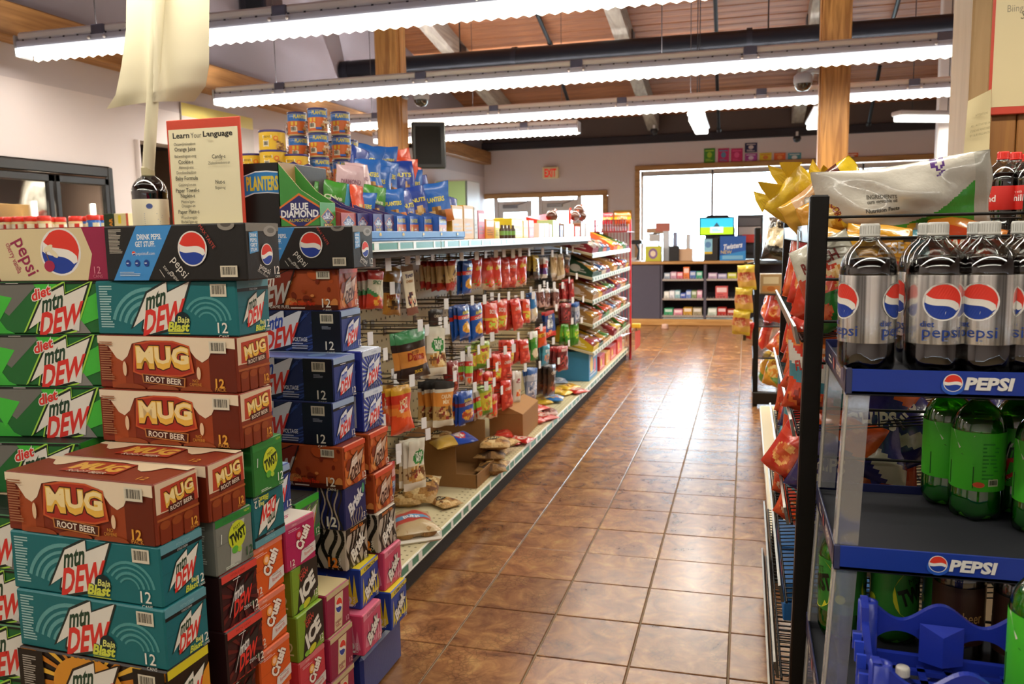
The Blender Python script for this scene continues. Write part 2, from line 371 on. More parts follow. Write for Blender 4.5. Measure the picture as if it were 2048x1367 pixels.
# sloping plank ceiling, ridge at Y=6
SL = .187
def cz(y): return ZT+SL*(16-y) if y > 6 else ZT+SL*10-SL*.9*(6-y)
cl = MB()
cl.add([(-5.2, 16.2, cz(16.2)+.06), (6.2, 16.2, cz(16.2)+.06), (6.2, 6, cz(6)+.06), (-5.2, 6, cz(6)+.06), (-5.2, -4.2, cz(-4.2)), (6.2, -4.2, cz(-4.2))], [(0, 1, 2, 3), (3, 2, 5, 4)], '#4f3020')
ceil = struct(cl.build('ceiling', 'matte'))
pw = .19; ang = math.atan(SL); pm = MB().box(-5.6, -pw/2+.004, -.02, 5.6, pw/2-.004, .02, '#8a5532', b=.006).mesh('plank', 'wood_plank')
for i in range(44):
    y = 16.05-(i+.5)*pw*math.cos(ang)
    put('plank', pm, ceil, (.4, y, cz(y)+rnd.uniform(-.003, .003)), rot=(-ang, 0, 0))
n = 4
for x in (-4.2, -1.68, .84, 3.4):
    y0, y1 = 15.9, 6.2; m = MB(); vs = []
    for y in (y0, y1):
        zb = cz(y)-.30
        vs += [(x-.1, y, zb), (x+.1, y, zb), (x+.1, y, zb+.28), (x-.1, y, zb+.28)]
    m.add(vs, [(0, 1, 2, 3), (7, 6, 5, 4), (0, 4, 5, 1), (1, 5, 6, 2), (2, 6, 7, 3), (3, 7, 4, 0)], '#a89c90')
    struct(m.build('trim_%d' % n, 'wood_white')); n += 1
    m = MB()
    for yy in (14.2, 10.2): m.box(x-.115, yy-.14, cz(yy)-.32, x+.115, yy+.14, cz(yy)-.02, '#26262b', b=.004)
    t = thing('beam_bracket', 'black steel bracket bolted round the %s whitewashed roof beam, counted from the cooler wall' % ORD[n-5], 'bracket', (x, 12.2, cz(12.2)-.05))
    MB().box(-.112, -.13, -.29, .112, .13, 0, '#26262b', b=.004).build('plate', 'blackmetal', t)
    for dy in (-.07, .07): MB().box(.112, dy-.02, -.18, .13, dy+.02, -.14, '#3a3a40', b=.004).build('bolt', 'blackmetal', t)
# glulam along the left wall and posts
struct(MB().box(-5.0, -4, 2.83, -4.82, 15.9, 3.07, '#9a6c38', b=.01).build('trim_%d' % n, 'wood_glulam')); n += 1
for x0, x1 in ((-3.575, -3.335), (.606, .833)):
    m = MB().box(x0, 7.88, 0, x1, 8.12, cz(8)-.02, '#a87639', b=.012)
    m.box(x0-.012, 7.93, 0, x1+.012, 8.07, cz(8)-.02, '#a87639', b=.006)
    struct(m.build('trim_%d' % n, 'wood_post')); n += 1
# white column far right
struct(MB().box(2.13, 10.9, 0, 2.29, 11.06, cz(11)-.02, '#d9d4d2', b=.01).build('trim_%d' % n, 'wallpaint')); n += 1
# wood clad wall end on the right with two tones of boarding
wr = struct(MB().box(.86, 3.63, 0, 3.2, 3.9, 3.6, '#8a6234').build('wall_panelled', 'wood_panel'))
bw = .115
for i in range(20):
    x = .86+i*bw; MB().box(x+.002, 3.612, 0, x+bw-.002, 3.64, 1.87, '#a0703a', b=.004).build('plank', 'wood_panel', wr)
MB().box(.862, 3.606, 1.87, 3.2, 3.63, 3.6, '#bfa172', b=.003).build('panel', 'wood_panel_light', wr)
MB().box(.80, 3.58, 1.0, .87, 3.9, 3.6, '#b78d55', b=.008).build('corner_board', 'wood_panel_light', wr)
MB().box(.87, 3.595, 0, .885, 3.64, 1.87, '#8a5a28').build('corner_strip', 'wood_panel', wr)

# ---------------------------------------------------------------- shop window
t = struct(thing('window_1', 'wide shop window with pale wood surround behind the counter', 'window', (.5, 16, .9))); del t['category']
MB().box(-2.53, -.05, 1.70, 2.6, .02, 1.80, '#a98558', b=.01).build('head_trim', 'wood_trim', t)
MB().box(-2.53, -.05, 0, -2.43, .02, 1.70, '#a98558', b=.01).build('side_trim', 'wood_trim', t)
MB().box(2.5, -.05, 0, 2.6, .02, 1.70, '#a98558', b=.01).build('side_trim', 'wood_trim', t)
for x in (-2.43, -1.14, .16, 1.44): MB().box(x, .04, 0, x+.05, .12, 1.7, '#d4d0cf', b=.008).build('mullion', 'plastic', t)
MB().box(-2.43, .04, 1.60, 2.5, .10, 1.70, '#b7b6ba', b=.01).build('blind_roll', 'plastic', t)
for x0, x1 in ((-2.38, -1.14), (-1.09, .16), (.21, 1.44), (1.49, 2.5)): MB().box(x0, .07, 0, x1, .078, 1.62, '#ffffff').build('pane', 'glass', t)
# exit doors
t = struct(thing('door_1', 'white framed double exit door with side lights and closers', 'door', (-3.87, 16, 0))); del t['category']
for a in ((-1.33, 2.17, 1.32, 2.27), (1.22, 0, 1.32, 2.17), (-1.33, 0, -1.23, 2.17)): MB().box(a[0], -.05, a[1], a[2], .03, a[3], '#a98558', b=.01).build('frame', 'wood_trim', t)
for x in (-.95, -.05, .72): MB().box(x, .0, 0, x+.09, .1, 2.17, '#ded9d8', b=.01).build('jamb', 'plastic', t)
for x0 in (-.86, .04):
    d = MB().box(x0, .02, .05, x0+.1, .07, 2.12, '#e2dedd', b=.008).box(x0+.58, .02, .05, x0+.68, .07, 2.12, '#e2dedd', b=.008).box(x0+.1, .02, 1.9, x0+.58, .07, 2.12, '#e2dedd', b=.008).box(x0+.1, .02, .05, x0+.58, .07, .3, '#e2dedd', b=.008).build('leaf_frame', 'plastic', t)
    MB().box(x0+.1, .04, .3, x0+.58, .05, 1.9, '#fff').build('pane', 'glass', d)
    MB().box(x0+.1, -.03, 1.98, x0+.4, .02, 2.05, '#8d8788', b=.008).tube([(x0+.35, -.02, 2.03), (x0+.55, -.12, 2.07), (x0+.62, .0, 2.12)], .012, '#8d8788').build('door_closer', 'metal', d)
    MB().box(x0+.24, .03, 1.84, x0+.46, .036, 1.87, '#4a2d30').build('notice_strip', 'print', d)
for x0, x1 in ((-1.23, -.95), (.81, 1.22)): MB().box(x0, .05, .2, x1, .058, 2.17, '#fff').build('pane', 'glass', t)
g = struct(MB().box(-14, 16.3, -.3, 16, 50, -.1, '#c9c8c2').build('exterior_pavement', 'matte'))

# ---------------------------------------------------------------- fluorescent rows
def light_row(Y, x0, x1, z, label, watts, vis=True):
    t = thing('fluorescent_light', label, 'light', ((x0+x1)/2, Y, z), group='long fluorescent rows under the roof'); h = (x1-x0)/2
    MB().box(-h, -.06, .085, h, .06, .14, '#f6f8ff', b=.014).box(-h, -.072, .03, h, .072, .085, '#c4c9e0', b=.008).build('housing', 'plastic', t)
    m = MB(); n = int(2*h/.11)
    for i in range(n):
        x = -h+.06+i*.11
        for s in (-1, 1): m.box(x, s*.0725-.001, .076, x+.014, s*.0725+.001, .086, '#3d4152')
    m.build('slot', 'blackmetal', t)['kind'] = 'stuff'
    for s in (-1, 1):
        m = MB(); L = int(2*h/.075); st = 2*h/L
        for i in range(L):
            x = -h+i*st; m.add([(x, s*.078, .032), (x+st, s*.078, .032), (x+st, s*.075, -.016), (x+st*.45, s*.076, -.030), (x, s*.075, -.016)], [(0, 1, 2, 3, 4)], '#fffdf2')
        m.build('louvre', 'glow', t)
    for y in (-.03, .03):
        MB().tube([(-h+.02, y, .014), (h-.02, y, .014)], .012, '#fff8ea', n=8).build('tube', 'glow', t)
    for x in (-h-.02, h): MB().box(x, -.075, -.02, x+.02, .075, .12, '#b9bac2', b=.008).build('end_cap', 'plastic', t)
    k = max(2, int(2*h/1.25))
    for i in range(k):
        x = -h+(i+.5)*2*h/k
        m = MB().box(x-.05, -.074, .07, x+.05, .074, .137, '#8186a0', b=.006)
        for dx in (-.06, .06): m.ball((x+dx, -.08, .055), .012, .012, .012, '#eeeef4', 8, 5)
        m.build('joint_clip', 'metal', t)
    for x in (-h*.85, 0, h*.85): MB().tube([(x, 0, .13), (x, 0, cz(Y)-z-.02)], .004, '#55504e', n=5).build('hanger_wire', 'blackmetal', t)
    L = bpy.data.lights.new('tube_light', 'AREA'); L.shape = 'RECTANGLE'; L.size = 2*h-.1; L.size_y = .12; L.energy = watts; L.color = (1, .93, .80)
    o = bpy.data.objects.new('tube_light', L); C.objects.link(o); o.parent = t; o.location = (0, 0, -.006)
    L = bpy.data.lights.new('ceiling_fill_light', 'AREA'); L.shape = 'RECTANGLE'; L.size = 2*h-.1; L.size_y = .08; L.energy = watts*UP_SHARE; L.color = (.92, .94, 1)  # upward fill lamp, added to brighten the ceiling and neighbouring fixtures
    o = bpy.data.objects.new('ceiling_fill_light', L); C.objects.link(o); o.parent = t; o.location = (0, 0, .14); o.rotation_euler = (PI, 0, 0)
UP_SHARE = 2.6
LW = 9
light_row(4.75, -4.72, 3.2, 2.70, 'long fluorescent row nearest the soda cartons, its end by the cooler wall', LW*7.9)
light_row(6.95, -4.74, 3.4, 2.70, 'long fluorescent row in front of both wooden posts', LW*15)
light_row(8.95, -4.74, 3.6, 2.70, 'long fluorescent row passing just behind both wooden posts', LW*20)
light_row(10.4, -4.74, -2.02, 2.70, 'short fluorescent row beyond the hanging monitor, last before the doors', LW*16)
light_row(2.55, -4.72, 3.2, 2.70, 'fluorescent row over the soda carton stacks, second from the camera side', LW*8)
light_row(.3, -4.72, 3.2, 2.70, 'fluorescent row over the entrance end of the aisle', LW*6)
light_row(-2, -4.72, 3.2, 2.70, 'fluorescent row by the wall opposite the shop window', LW*4)
def small_light(x, y, z, label, ry=0):
    t = thing('hanging_light', label, 'light', (x, y, z), rz=ry, group='short hanging fluorescent fixtures')
    MB().box(-.09, -.6, .03, .09, .6, .08, '#cdced6', b=.012).build('housing', 'plastic', t)
    MB().box(-.075, -.58, -.03, .075, .58, .03, '#fffdf4', b=.012).build('diffuser', 'glow', t)
    for yy in (-.4, .05): MB().tube([(0, yy, .08), (0, yy, cz(y)-z-.03)], .005, '#333', n=5).build('hanger_wire', 'blackmetal', t)
    L = bpy.data.lights.new('tube_light', 'AREA'); L.shape = 'RECTANGLE'; L.size = .14; L.size_y = 1.1; L.energy = 16; L.color = (1, .95, .86)
    o = bpy.data.objects.new('tube_light', L); C.objects.link(o); o.parent = t; o.location = (0, 0, -.035)
small_light(-.52, 9.65, 2.6, 'short hanging light seen end-on above the counter aisle')
small_light(.72, 9.75, 2.6, 'short hanging light half hidden by the wooden post')
p = ony(1883, 240, 10.6); small_light(p.x, p.y-.1, p.z, 'short fixture in front of the white column', ry=-1.1)

# ---------------------------------------------------------------- duct, rods, dome cameras, monitors
t = thing('air_duct', 'fat black round air duct crossing under the plank ceiling', 'duct', (0, 10, 3.52))
m = MB().tube([(-4.98, 0, .02), (5.9, 0, -.02)], .135, '#191a20', n=20); m.build('pipe', 'blackmetal', t)
for x in (-4.9, -2.7, 0, 2.4): MB().tube([(x-.03, 0, .012), (x+.03, 0, .012)], .145, '#24252c', n=20).build('joint_collar', 'blackmetal', t)
for x in (-3.4, .2): MB().tube([(x, 0, .13), (x, .0, cz(10)-3.55)], .008, '#222', n=6).build('hanger_rod', 'blackmetal', t)
for (a, b, Ya, Yb, lab) in (((1072, 23), (1101, 89), 9.4, 9.9, 'over the peg hooks'), ((1121, 155), (1154, 257), 11.6, 13.6, 'running down towards the exit sign'), ((1430, -20), (1433, 75), 9.3, 9.9, 'above the duct in line with the aisle'), ((1433, 135), (1438, 262), 11.2, 13.8, 'above the shop window'), ((1803, -20), (1781, 55), 9.3, 9.9, 'near the panelled wall above the duct'), ((1760, 132), (1737, 250), 11.2, 13.6, 'beyond the second post'), ((886, 200), (912, 262), 12.4, 14.2, 'beside the hanging monitor')):
    d = ray(*a); d = d/d.y; Y_ = (cz(16)+SL*16-CAMZ-.052)/(d.z+SL); A = cC+d*Y_; B = ony(*b, Y_+.9 if Y_ > 10.6 else Y_+.35); m = MB().tube([(0, 0, 0), B-A], .028, '#1f2024', n=8)
    o = m.build('tie_rod', 'blackmetal', None, A); tag(o, 'black steel tie rod under the ceiling %s' % lab, 'rod', 'black tie rods')
    f = (B-A).normalized(); MB().tube([(B-A)-f*.06, (B-A)], .04, '#2b2c32', n=8).build('clevis', 'blackmetal', o)
def dome(px, py, Y, side, label):
    p = ony(px, py, Y); t = thing('security_camera', label, 'camera', p, group='dome cameras on the posts')
    MB().lathe([(.0, .075), (.05, .075), (.078, .05), (.082, .0), (.076, -.02)], '#b9c0d0', 18).build('housing', 'plastic', t)
    MB().lathe([(.072, -.015), (.068, -.045), (.045, -.075), (0, -.085)], '#17171a', 18).build('lens_dome', 'cola', t)
    MB().tube([(0, 0, .06), (side*.07, 0, .09), (side*.15, 0, .075)], .022, '#c3c8d6').build('arm', 'plastic', t)
    MB().box(side*.15, -.06, .0, side*.19, .06, .15, '#8e93a6', b=.012).build('mount_plate', 'plastic', t)
dome(842, 196, 7.98, -1, 'grey dome security camera on the post beside the hanging monitor')
dome(1606, 163, 7.98, 1, 'grey dome security camera on the post nearer the panelled wall')
q = ony(1360*.658+700+45, 283, 15.7); 
for px, lab in ((1594, 'above the shop window'), (1308, 'at the lower end of the middle roof beam')):
    p = ony(px, 277 if px == 1594 else 262, 15.6); o = MB().lathe([(0, .04), (.06, .04), (.07, 0), (.05, -.05), (0, -.07)], '#2a2b30', 14).build('ceiling_camera', 'plastic', None, p); tag(o, 'small dark round camera %s' % lab, 'camera')
    MB().box(-.02, -.02, .035, .02, .02, .12, '#ddd', b=.004).build('bracket', 'plastic', o)
def tv(px0, py0, px1, py1, Y, rz, label):
    a, b = ony(px0, py0, Y), ony(px1, py1, Y); w = (b.x-a.x)/math.cos(rz)*.94; h = a.z-b.z
    t = thing('hanging_monitor', label, 'monitor', ((a.x+b.x)/2, Y, b.z), rz=rz)
    MB().box(-w/2, -.03, 0, w/2, .05, h, '#161616', b=.012).build('casing', 'plastic', t)
    MB().box(-w/2+.035, -.034, .045, w/2-.05, -.03, h-.045, '#141415').build('screen', 'matte', t)
    MB().box(-.07, .05, h*.3, .07, .1, h*.7, '#1f1f20', b=.01).tube([(0, .08, h*.5), (-.1*math.copysign(1, rz), .1, h*.5), (-.30*math.copysign(1, rz), -.02, h*.5)], .022, '#1f1f20').build('bracket', 'blackmetal', t)
    if rz < 0: MB().tube([(0, .07, h*.6), (0, .07, cz(Y)-b.z-.03)], .02, '#1f1f20').build('ceiling_pole', 'blackmetal', t)
tv(826, 246, 889, 336, 8.3, .45, 'dark hanging monitor on the aisle side of the wooden post')
tv(752, 256, 790, 300, 9.2, -.5, 'second dark monitor peeking from behind the wooden post')

# ---------------------------------------------------------------- signs on the back wall
a = ony(1085, 334, 15.93); b = ony(1117, 356, 15.93)
t = thing('exit_sign', 'small cream exit sign with red letters above the doors', 'sign', ((a.x+b.x)/2, 15.95, (a.z+b.z)/2)); w = b.x-a.x; h = a.z-b.z
MB().box(-w/2, -.03, -h/2, w/2, .045, h/2, '#efe0b4', b=.01).build('casing', 'plastic', t)
m = MB(); A = Art(m, (-w/2, -.031, -h/2), (1, 0, 0), (0, 0, 1), w, h); A.text('EXIT', A.a/2, .5, .70, '#d81c10', width=A.a*.74, bold=.03); m.build('lettering', 'exitglow', t)
a, b = ony(868, 361, 12.9), ony(933, 361, 12.9); w = b.x-a.x
t = thing('drink_machine', 'pale green lit drink machine front beside the exit doors', 'machine', (a.x, 12.9, 0))
MB().box(0, 0, 0, w, .7, a.z, '#d4d2cc', b=.02).build('cabinet', 'plastic', t); MB().box(.04, -.012, .6, w-.02, .0, a.z-.02, '#9cc486', b=.006).build('front_sheet', 'plastic', t)
m = MB(); A = Art(m, (.04, -.0125, .6), (1, 0, 0), (0, 0, 1), w-.06, a.z-.62); A.band([(A.a*(.1+.8*k/10), .55+.12*math.sin(k/10*2)) for k in range(11)], .06, '#c8dcb8'); A.rect(A.a*.5, .3, A.a*.95, .6, '#e8eee6'); m.build('print', 'print', t)
MB().box(w-.02, -.02, .6, w+.01, 0, a.z-.02, '#55605a', b=.004).build('edge_trim', 'plastic', t)
PO = [((1408, 297, 1430, 325), '#4c8f3a', '#a9c83c', 'green poster'), ((1436, 297, 1458, 325), '#c53a72', '#5a8fb8', 'pink poster beside the green one'), ((1462, 297, 1485, 325), '#c43a6c', '#e05a90', 'pink poster with a brighter panel'), ((1490, 286, 1514, 304), '#31365c', '#d8ccd0', 'dark navy poster above the violet one'), ((1490, 307, 1514, 326), '#a64a9e', '#e6d4ea', 'violet poster under the navy one'), ((1519, 306, 1543, 325), '#e2c83e', '#d8803a', 'yellow poster'), ((1548, 306, 1571, 325), '#e0683c', '#f0a05a', 'orange poster between yellow and blue'), ((1576, 306, 1602, 325), '#5aa0b4', '#e2ecec', 'pale blue poster'), ((1693, 306, 1716, 325), '#e0683a', '#f4e4da', 'orange poster apart from the others beyond the post')]
for (x0, y0, x1, y1), c, c2, lab in PO:
    a, b = ony(x0, y0, 15.98), ony(x1, y1, 15.98); w = b.x-a.x; h = a.z-b.z
    m = MB().box(-w/2, -.006, -h/2, w/2, 0, h/2, c); o = m.build('poster', 'paper', None, ((a.x+b.x)/2, 15.99, (a.z+b.z)/2)); tag(o, lab+' on the wall above the shop window', 'poster', 'small posters above the shop window')
    m = MB(); A = Art(m, (-w/2, -.0062, -h/2), (1, 0, 0), (0, 0, 1), w, h); A.ell(A.a/2, .55, .22*A.a, .2, c2, 16); A.lines(A.a*.15, .1, A.a*.85, .3, 2, c2); A.rect(A.a*.12, .8, A.a*.88, .88, c2); m.build('print', 'print', o)
a, b = ony(1226, 421, 15.9), ony(1262, 452, 15.9); w = b.x-a.x; h = a.z-b.z
o = MB().box(-w/2, -.01, -h/2, w/2, 0, h/2, '#d6a648').build('wall_notice', 'paper', None, ((a.x+b.x)/2, 15.99, (a.z+b.z)/2)); tag(o, 'square mustard notice with a dark ring between doors and window', 'notice')
m = MB(); A = Art(m, (-w/2, -.0105, -h/2), (1, 0, 0), (0, 0, 1), w, h); A.ell(A.a/2, .4, .34, .34, '#3d2b22'); A.ell(A.a/2, .4, .2, .2, '#d6a648'); m.build('print', 'print', o)
# ---------------------------------------------------------------- soda cartons (twelve-can boxes)
BL, BD, BH = .392, .128, .1278
def dew(A, u, v, s, c1='#23402a', c2='#d8352c', dark='#1f2b26', white='#e2ddd0', fl=None, sx=1.0):
    P = [(-.66, -.37), (-.29, .29), (.16, .5), (.16, .30), (.67, .51), (.31, -.35), (-.29, -.5), (-.44, -.39), (-.39, -.2)]
    if fl: A.poly([(u+x*s*1.16*sx, v+y*s*1.16) for x, y in P], fl)
    A.poly([(u+x*s*1.08*sx, v+y*s*1.08) for x, y in P], dark)
    A.poly([(u+x*s*.98*sx, v+y*s*.97) for x, y in P], white)
    A.text('mtn', u-.09*s*sx, v+.20*s, .33*s, c1, rot=15, shear=.45, width=.46*s*sx, bold=.03)
    A.text('DEW', u+.06*s*sx, v-.15*s, .43*s, c2, rot=15, shear=.5, width=.92*s*sx, bold=.035)
def nutri(A, u0=.06, c='#cfc8b8', v0=.2, v1=.9):
    A.lines(u0, v0, u0+.3, v1, 17, c, .5, 2)
def twelve(A, u, v, s=.2, c='#e8e2d4', w='CANS'):
    A.text('12', u, v, s, c, bold=.01); A.text(w, u+.02, v-s*.82, s*.3, c)
def swirl(A, cx, cy, r0, n, c, a0, a1, w=.03, st=.11):
    for i in range(n):
        r = r0+i*st; A.band([(cx+r*math.cos(a0+(a1-a0)*k/10), cy+r*.9*math.sin(a0+(a1-a0)*k/10)) for k in range(11)], w*(1+.4*(i % 2)), c, same=i > 0)
def d_zero(F, E, Tp):
    F.poly([(.15, 0), (.95, 0), (1.55, 1), (.75, 1)], '#3f8ed0'); nutri(F, .1, '#b8b0a0', .5, .95)
    F.text('DRINK PEPSI.', 1.03, .80, .1, '#eef2f4', bold=.025, width=.55); F.text('GET STUFF.', .93, .67, .1, '#eef2f4', bold=.025, width=.45)
    F.globe(.66, .5, .04); F.text('pepsistuff.com', .93, .5, .06, '#e6eef4', width=.42)
    for k in range(3): F.ell(.52+k*.21, .32, .06, .065, '#1d3f8c', 12); F.rect(.48+k*.21, .31, .53+k*.21, .33, '#dfe6f0')
    F.lines(.32, .08, .82, .17, 3, '#cfe2f0', .4)
    F.ell(2.72, .98, .18, .1, '#8f8a80', 20); F.ell(2.72, .99, .11, .05, '#59544e', 16)
    F.globe(1.98, .57, .29, rot=-18); F.text('pepsi', 1.70, .25, .17, '#e4ded2', rot=-52, width=.42, bold=.0); F.text('zero', 1.40, .2, .075, '#cfc8bc', rot=-52); F.ell(1.5, .12, .045, .045, '#cfc8bc', 14); F.ell(1.5, .12, .03, .03, '#191816', 14)
    F.text('sugar', 1.58, .04+.03, .07, '#cfc8bc', rot=-52); F.text('MAX TASTE', 2.32, .78, .07, '#c8483c', rot=-55); F.band([(1.24, .2), (1.34, .06)], .012, '#cfc8bc'); F.barcode(2.56, .06, 2.92, .26)
    E.poly([(0, .86), (1, .86), (1, 1), (0, 1)], '#7d776e'); E.ell(.72, .86, .2, .1, '#98928a', 18); E.ell(.74, .87, .11, .05, '#6a655e', 14)
    E.poly([(.08, .46), (.34, .5), (.34, .86), (.08, .84)], '#4a92c8')
    for i, w in enumerate(('DRINK', 'PEPSI.', 'GET', 'STUFF.')): E.text(w, .21, .79-.085*i, .062, '#eef2f4', width=.2, bold=.02)
    E.globe(.58, .44, .18, sx=.92); E.text('pepsi', .50, .19, .12, '#e0dace', rot=-25); E.text('ZERO SUGAR', .42, .1, .04, '#bdb6aa', rot=-25); twelve(E, .86, .15, .15)
    Tp.ell(1.5, .5, .3, .3, '#8f8a80')
def d_baja(F, E, Tp):
    nutri(F, .08, '#9fc0bc', .12, .93)
    swirl(F, 1.2, .1, .45, 4, '#5f9e9c', 1.2, 2.9, .05, .13); swirl(F, 2.45, .25, .2, 4, '#4f9492', .1, 2.6, .035, .1); swirl(F, 1.75, .55, .25, 3, '#2f7f80', 3.6, 5.6, .03, .1)
    dew(F, 1.46, .5, 1.0); F.ell(1.92, .27, .17, .17, '#10262a', 18); F.text('Baja', 1.95, .30, .12, '#dfe07a', shear=.2, bold=.02); F.text('Blast', 1.84, .17, .17, '#cfd64a', shear=.25, bold=.04, width=.46, outline='#14343a', ow=.05); F.lines(1.6, .02, 2.1, .09, 2, '#b9c24a')
    F.barcode(2.56, .72, 2.90, .95); twelve(F, 2.78, .16, .2)
    E.rect(0, .86, 1, 1, '#5f95a0'); E.rect(0, .80, 1, .86, '#15191b'); E.text('COLD DEW', .5, .83, .035, '#d8dcd8'); E.text('MTN DEW', .52, .92, .05, '#8fb6bd')
    dew(E, .5, .46, .62, sx=.92); E.text('Baja', .74, .2, .08, '#dfe07a', bold=.02); E.text('Blast', .66, .1, .11, '#cfd64a', shear=.25, bold=.03, width=.3); twelve(E, .88, .16, .15)
    Tp.poly([(0, 0), (3, 0), (3, 1), (0, 1)], '#2b7f84')
def d_bajaflip(F, E, Tp):
    d_baja(F, E, Tp)
def d_mug(F, E, Tp):
    def foam(A, top='#e6d2b4'):
        a = A.a; pts = [(0, 1)]
        w = [(0, .86), (.25, .8), (.42, .58), (.55, .52), (.68, .62), (.8, .86), (1.1, .92), (1.6, .93), (2.0, .86), (2.2, .62), (2.34, .54), (2.48, .62), (2.6, .84), (3.06, .8)]
        pts += [(x*a/3.06, y) for x, y in w]+[(a, 1)]
        for i in range(len(w)-1): A.poly([(w[i][0]*a/3.06, 1), (w[i][0]*a/3.06, w[i][1]), (w[i+1][0]*a/3.06, w[i+1][1]), (w[i+1][0]*a/3.06, 1)], top)
    F.rect(.28, 0, .6, 1, '#a0461f'); F.rect(.6, 0, .78, 1, '#8a3618'); F.rect(2.22, 0, 2.5, 1, '#98401e'); F.rect(2.5, 0, 3.06, 1, '#66230f'); foam(F)
    for i in range(3): F.ell(.7+i*.75, .0, .36, .1, '#93421f', 18)
    F.text('12', 2.72, .17, .17, '#e0a03c', bold=.03); F.text('PACK', 2.73, .05, .07, '#d8963a', width=.24)
    F.poly([(.8, .32), (.86, .86), (1.25, .93), (1.75, .93), (2.1, .84), (2.18, .34), (1.9, .26), (1.0, .26)], '#c5562c'); F.poly([(.84, .34), (.9, .83), (1.27, .9), (1.73, .9), (2.06, .81), (2.13, .36), (1.88, .29), (1.02, .29)], '#a8301e')
    F.text('MUG', 1.49, .62, .40, '#e8b54a', width=1.2, bold=.06, outline='#4a1a0c', ow=.04); F.text('MUG', 1.49, .66, .30, '#f0d79a', width=1.16, bold=.035)
    F.poly([(1.0, .30), (1.02, .13), (1.96, .06), (1.98, .24)], '#b9753a'); F.poly([(1.03, .285), (1.045, .145), (1.935, .085), (1.95, .225)], '#4a1b12'); F.text('ROOT BEER', 1.49, .186, .11, '#e9dcc6', rot=-3, width=.8, bold=.02)
    F.ell(.62, .38, .045, .14, '#e2c09a', 14); F.ell(2.28, .34, .045, .12, '#e2c09a', 14); F.text('NO', 2.2, .2, .06, '#d8963a'); F.text('CAFFEINE', 2.2, .13, .06, '#d8963a', width=.26); nutri(F, .07, '#a06a48', .15, .9)
    F.barcode(2.54, .72, 2.9, .94)
    E.rect(0, .5, 1, 1, '#d9bfa0'); E.rect(0, .9, 1, 1, '#b5362a') if 0 else None
    E.poly([(.1, .52), (.12, .9), (.95, .94), (.97, .5)], '#b5402a'); E.text('MUG', .54, .74, .25, '#e8b54a', rot=8, width=.68, bold=.05, outline='#4a1a0c', ow=.04); E.text('MUG', .54, .765, .17, '#f0d79a', rot=8, width=.66, bold=.02)
    E.poly([(.26, .58), (.27, .46), (.88, .5), (.88, .62)], '#4a1b12'); E.text('ROOT BEER', .57, .54, .075, '#e9dcc6', rot=4, width=.52, bold=.01)
    E.rect(0, .38, 1, .42, '#a85a2c')
    for i in range(3): E.rect(.05+i*.27, 0, .28+i*.27, .3, '#7e3018'); E.ell(.165+i*.27, .3, .115, .07, '#94451f', 14)
    E.text('12', .84, .16, .13, '#e0a03c', bold=.03); E.text('PACK', .84, .06, .055, '#d8963a', width=.2)
    foam(Tp, '#e8d3b2'); Tp.poly([(.9, .25), (.95, .85), (2.05, .85), (2.1, .25)], '#a8301e'); Tp.text('MUG', 1.5, .58, .36, '#e3ae48', width=1.05, bold=.05); Tp.text('ROOT BEER', 1.5, .28, .12, '#e9dcc6', width=.8); Tp.text('12', 2.75, .2, .17, '#e0a03c')
def d_kick(F, E, Tp):
    for i in range(30):
        a = 2*PI*i/30; F.poly([(1.5, .5), (1.5+2*math.cos(a), .5+2*math.sin(a)), (1.5+2*math.cos(a+.09), .5+2*math.sin(a+.09))], '#c87a24' if i % 2 else '#e8b23c')
    F.ell(1.5, .5, .75, .55, '#d8902a', 20); F.rect(0, 0, .55, 1, '#1c130e'); F.rect(2.45, 0, 3.1, 1, '#1c130e'); nutri(F, .1, '#a8a094'); dew(F, 1.5, .48, 1.0, dark='#2a1a10'); F.barcode(2.56, .7, 2.9, .92); twelve(F, 2.78, .16, .2)
    E.rect(0, .84, 1, 1, '#d8c82c'); E.poly([(0, 0), (1, 0), (1, .7), (.5, .3)], '#d8902a'); dew(E, .5, .42, .62, sx=.92)
def d_cherryvan(F, E, Tp):
    F.poly([(.62, 0), (2.62, 0), (2.75, .5), (2.55, 1), (.55, 1), (.42, .5)], '#d9c79a'); F.band([(.46, .95), (.34, .5), (.5, .08)], .03, '#d98a96'); F.globe(2.05, .55, .42, rot=-28); F.text('pepsi', 1.28, .48, .30, '#96264c', rot=-68, width=.74, bold=.01); F.text('cherry vanilla', .98, .45, .13, '#b03a5c', rot=-68, width=.62)
    F.ell(1.78, .28, .12, .11, '#a8284a', 16); F.band([(1.78, .38), (1.72, .55), (1.85, .62)], .02, '#7a5a2c'); F.ell(1.78, .62, .12, .05, '#e6d9b4', 12, .5); F.ell(1.9, .52, .12, .05, '#e6d9b4', 12, -.7); F.text('12', 2.85, .2, .14, '#d98a96'); F.text('CANS', 2.85, .08, .06, '#c87a88')
    E.poly([(.28, .04), (.62, .04), (.72, .85), (.36, .85)], '#d9c79a'); E.globe(.52, .58, .17, rot=-25, sx=.8); E.text('pepsi', .46, .24, .1, '#96264c', width=.26); E.lines(.36, .1, .56, .17, 2, '#b03a5c'); E.rect(0, .88, 1, 1, '#c9b78c'); E.text('12', .86, .14, .12, '#e6c0c6')
    Tp.rect(0, 0, 3.1, 1, '#cdbb8e'); Tp.text('pepsi', 1.4, .5, .3, '#96264c', width=.8)
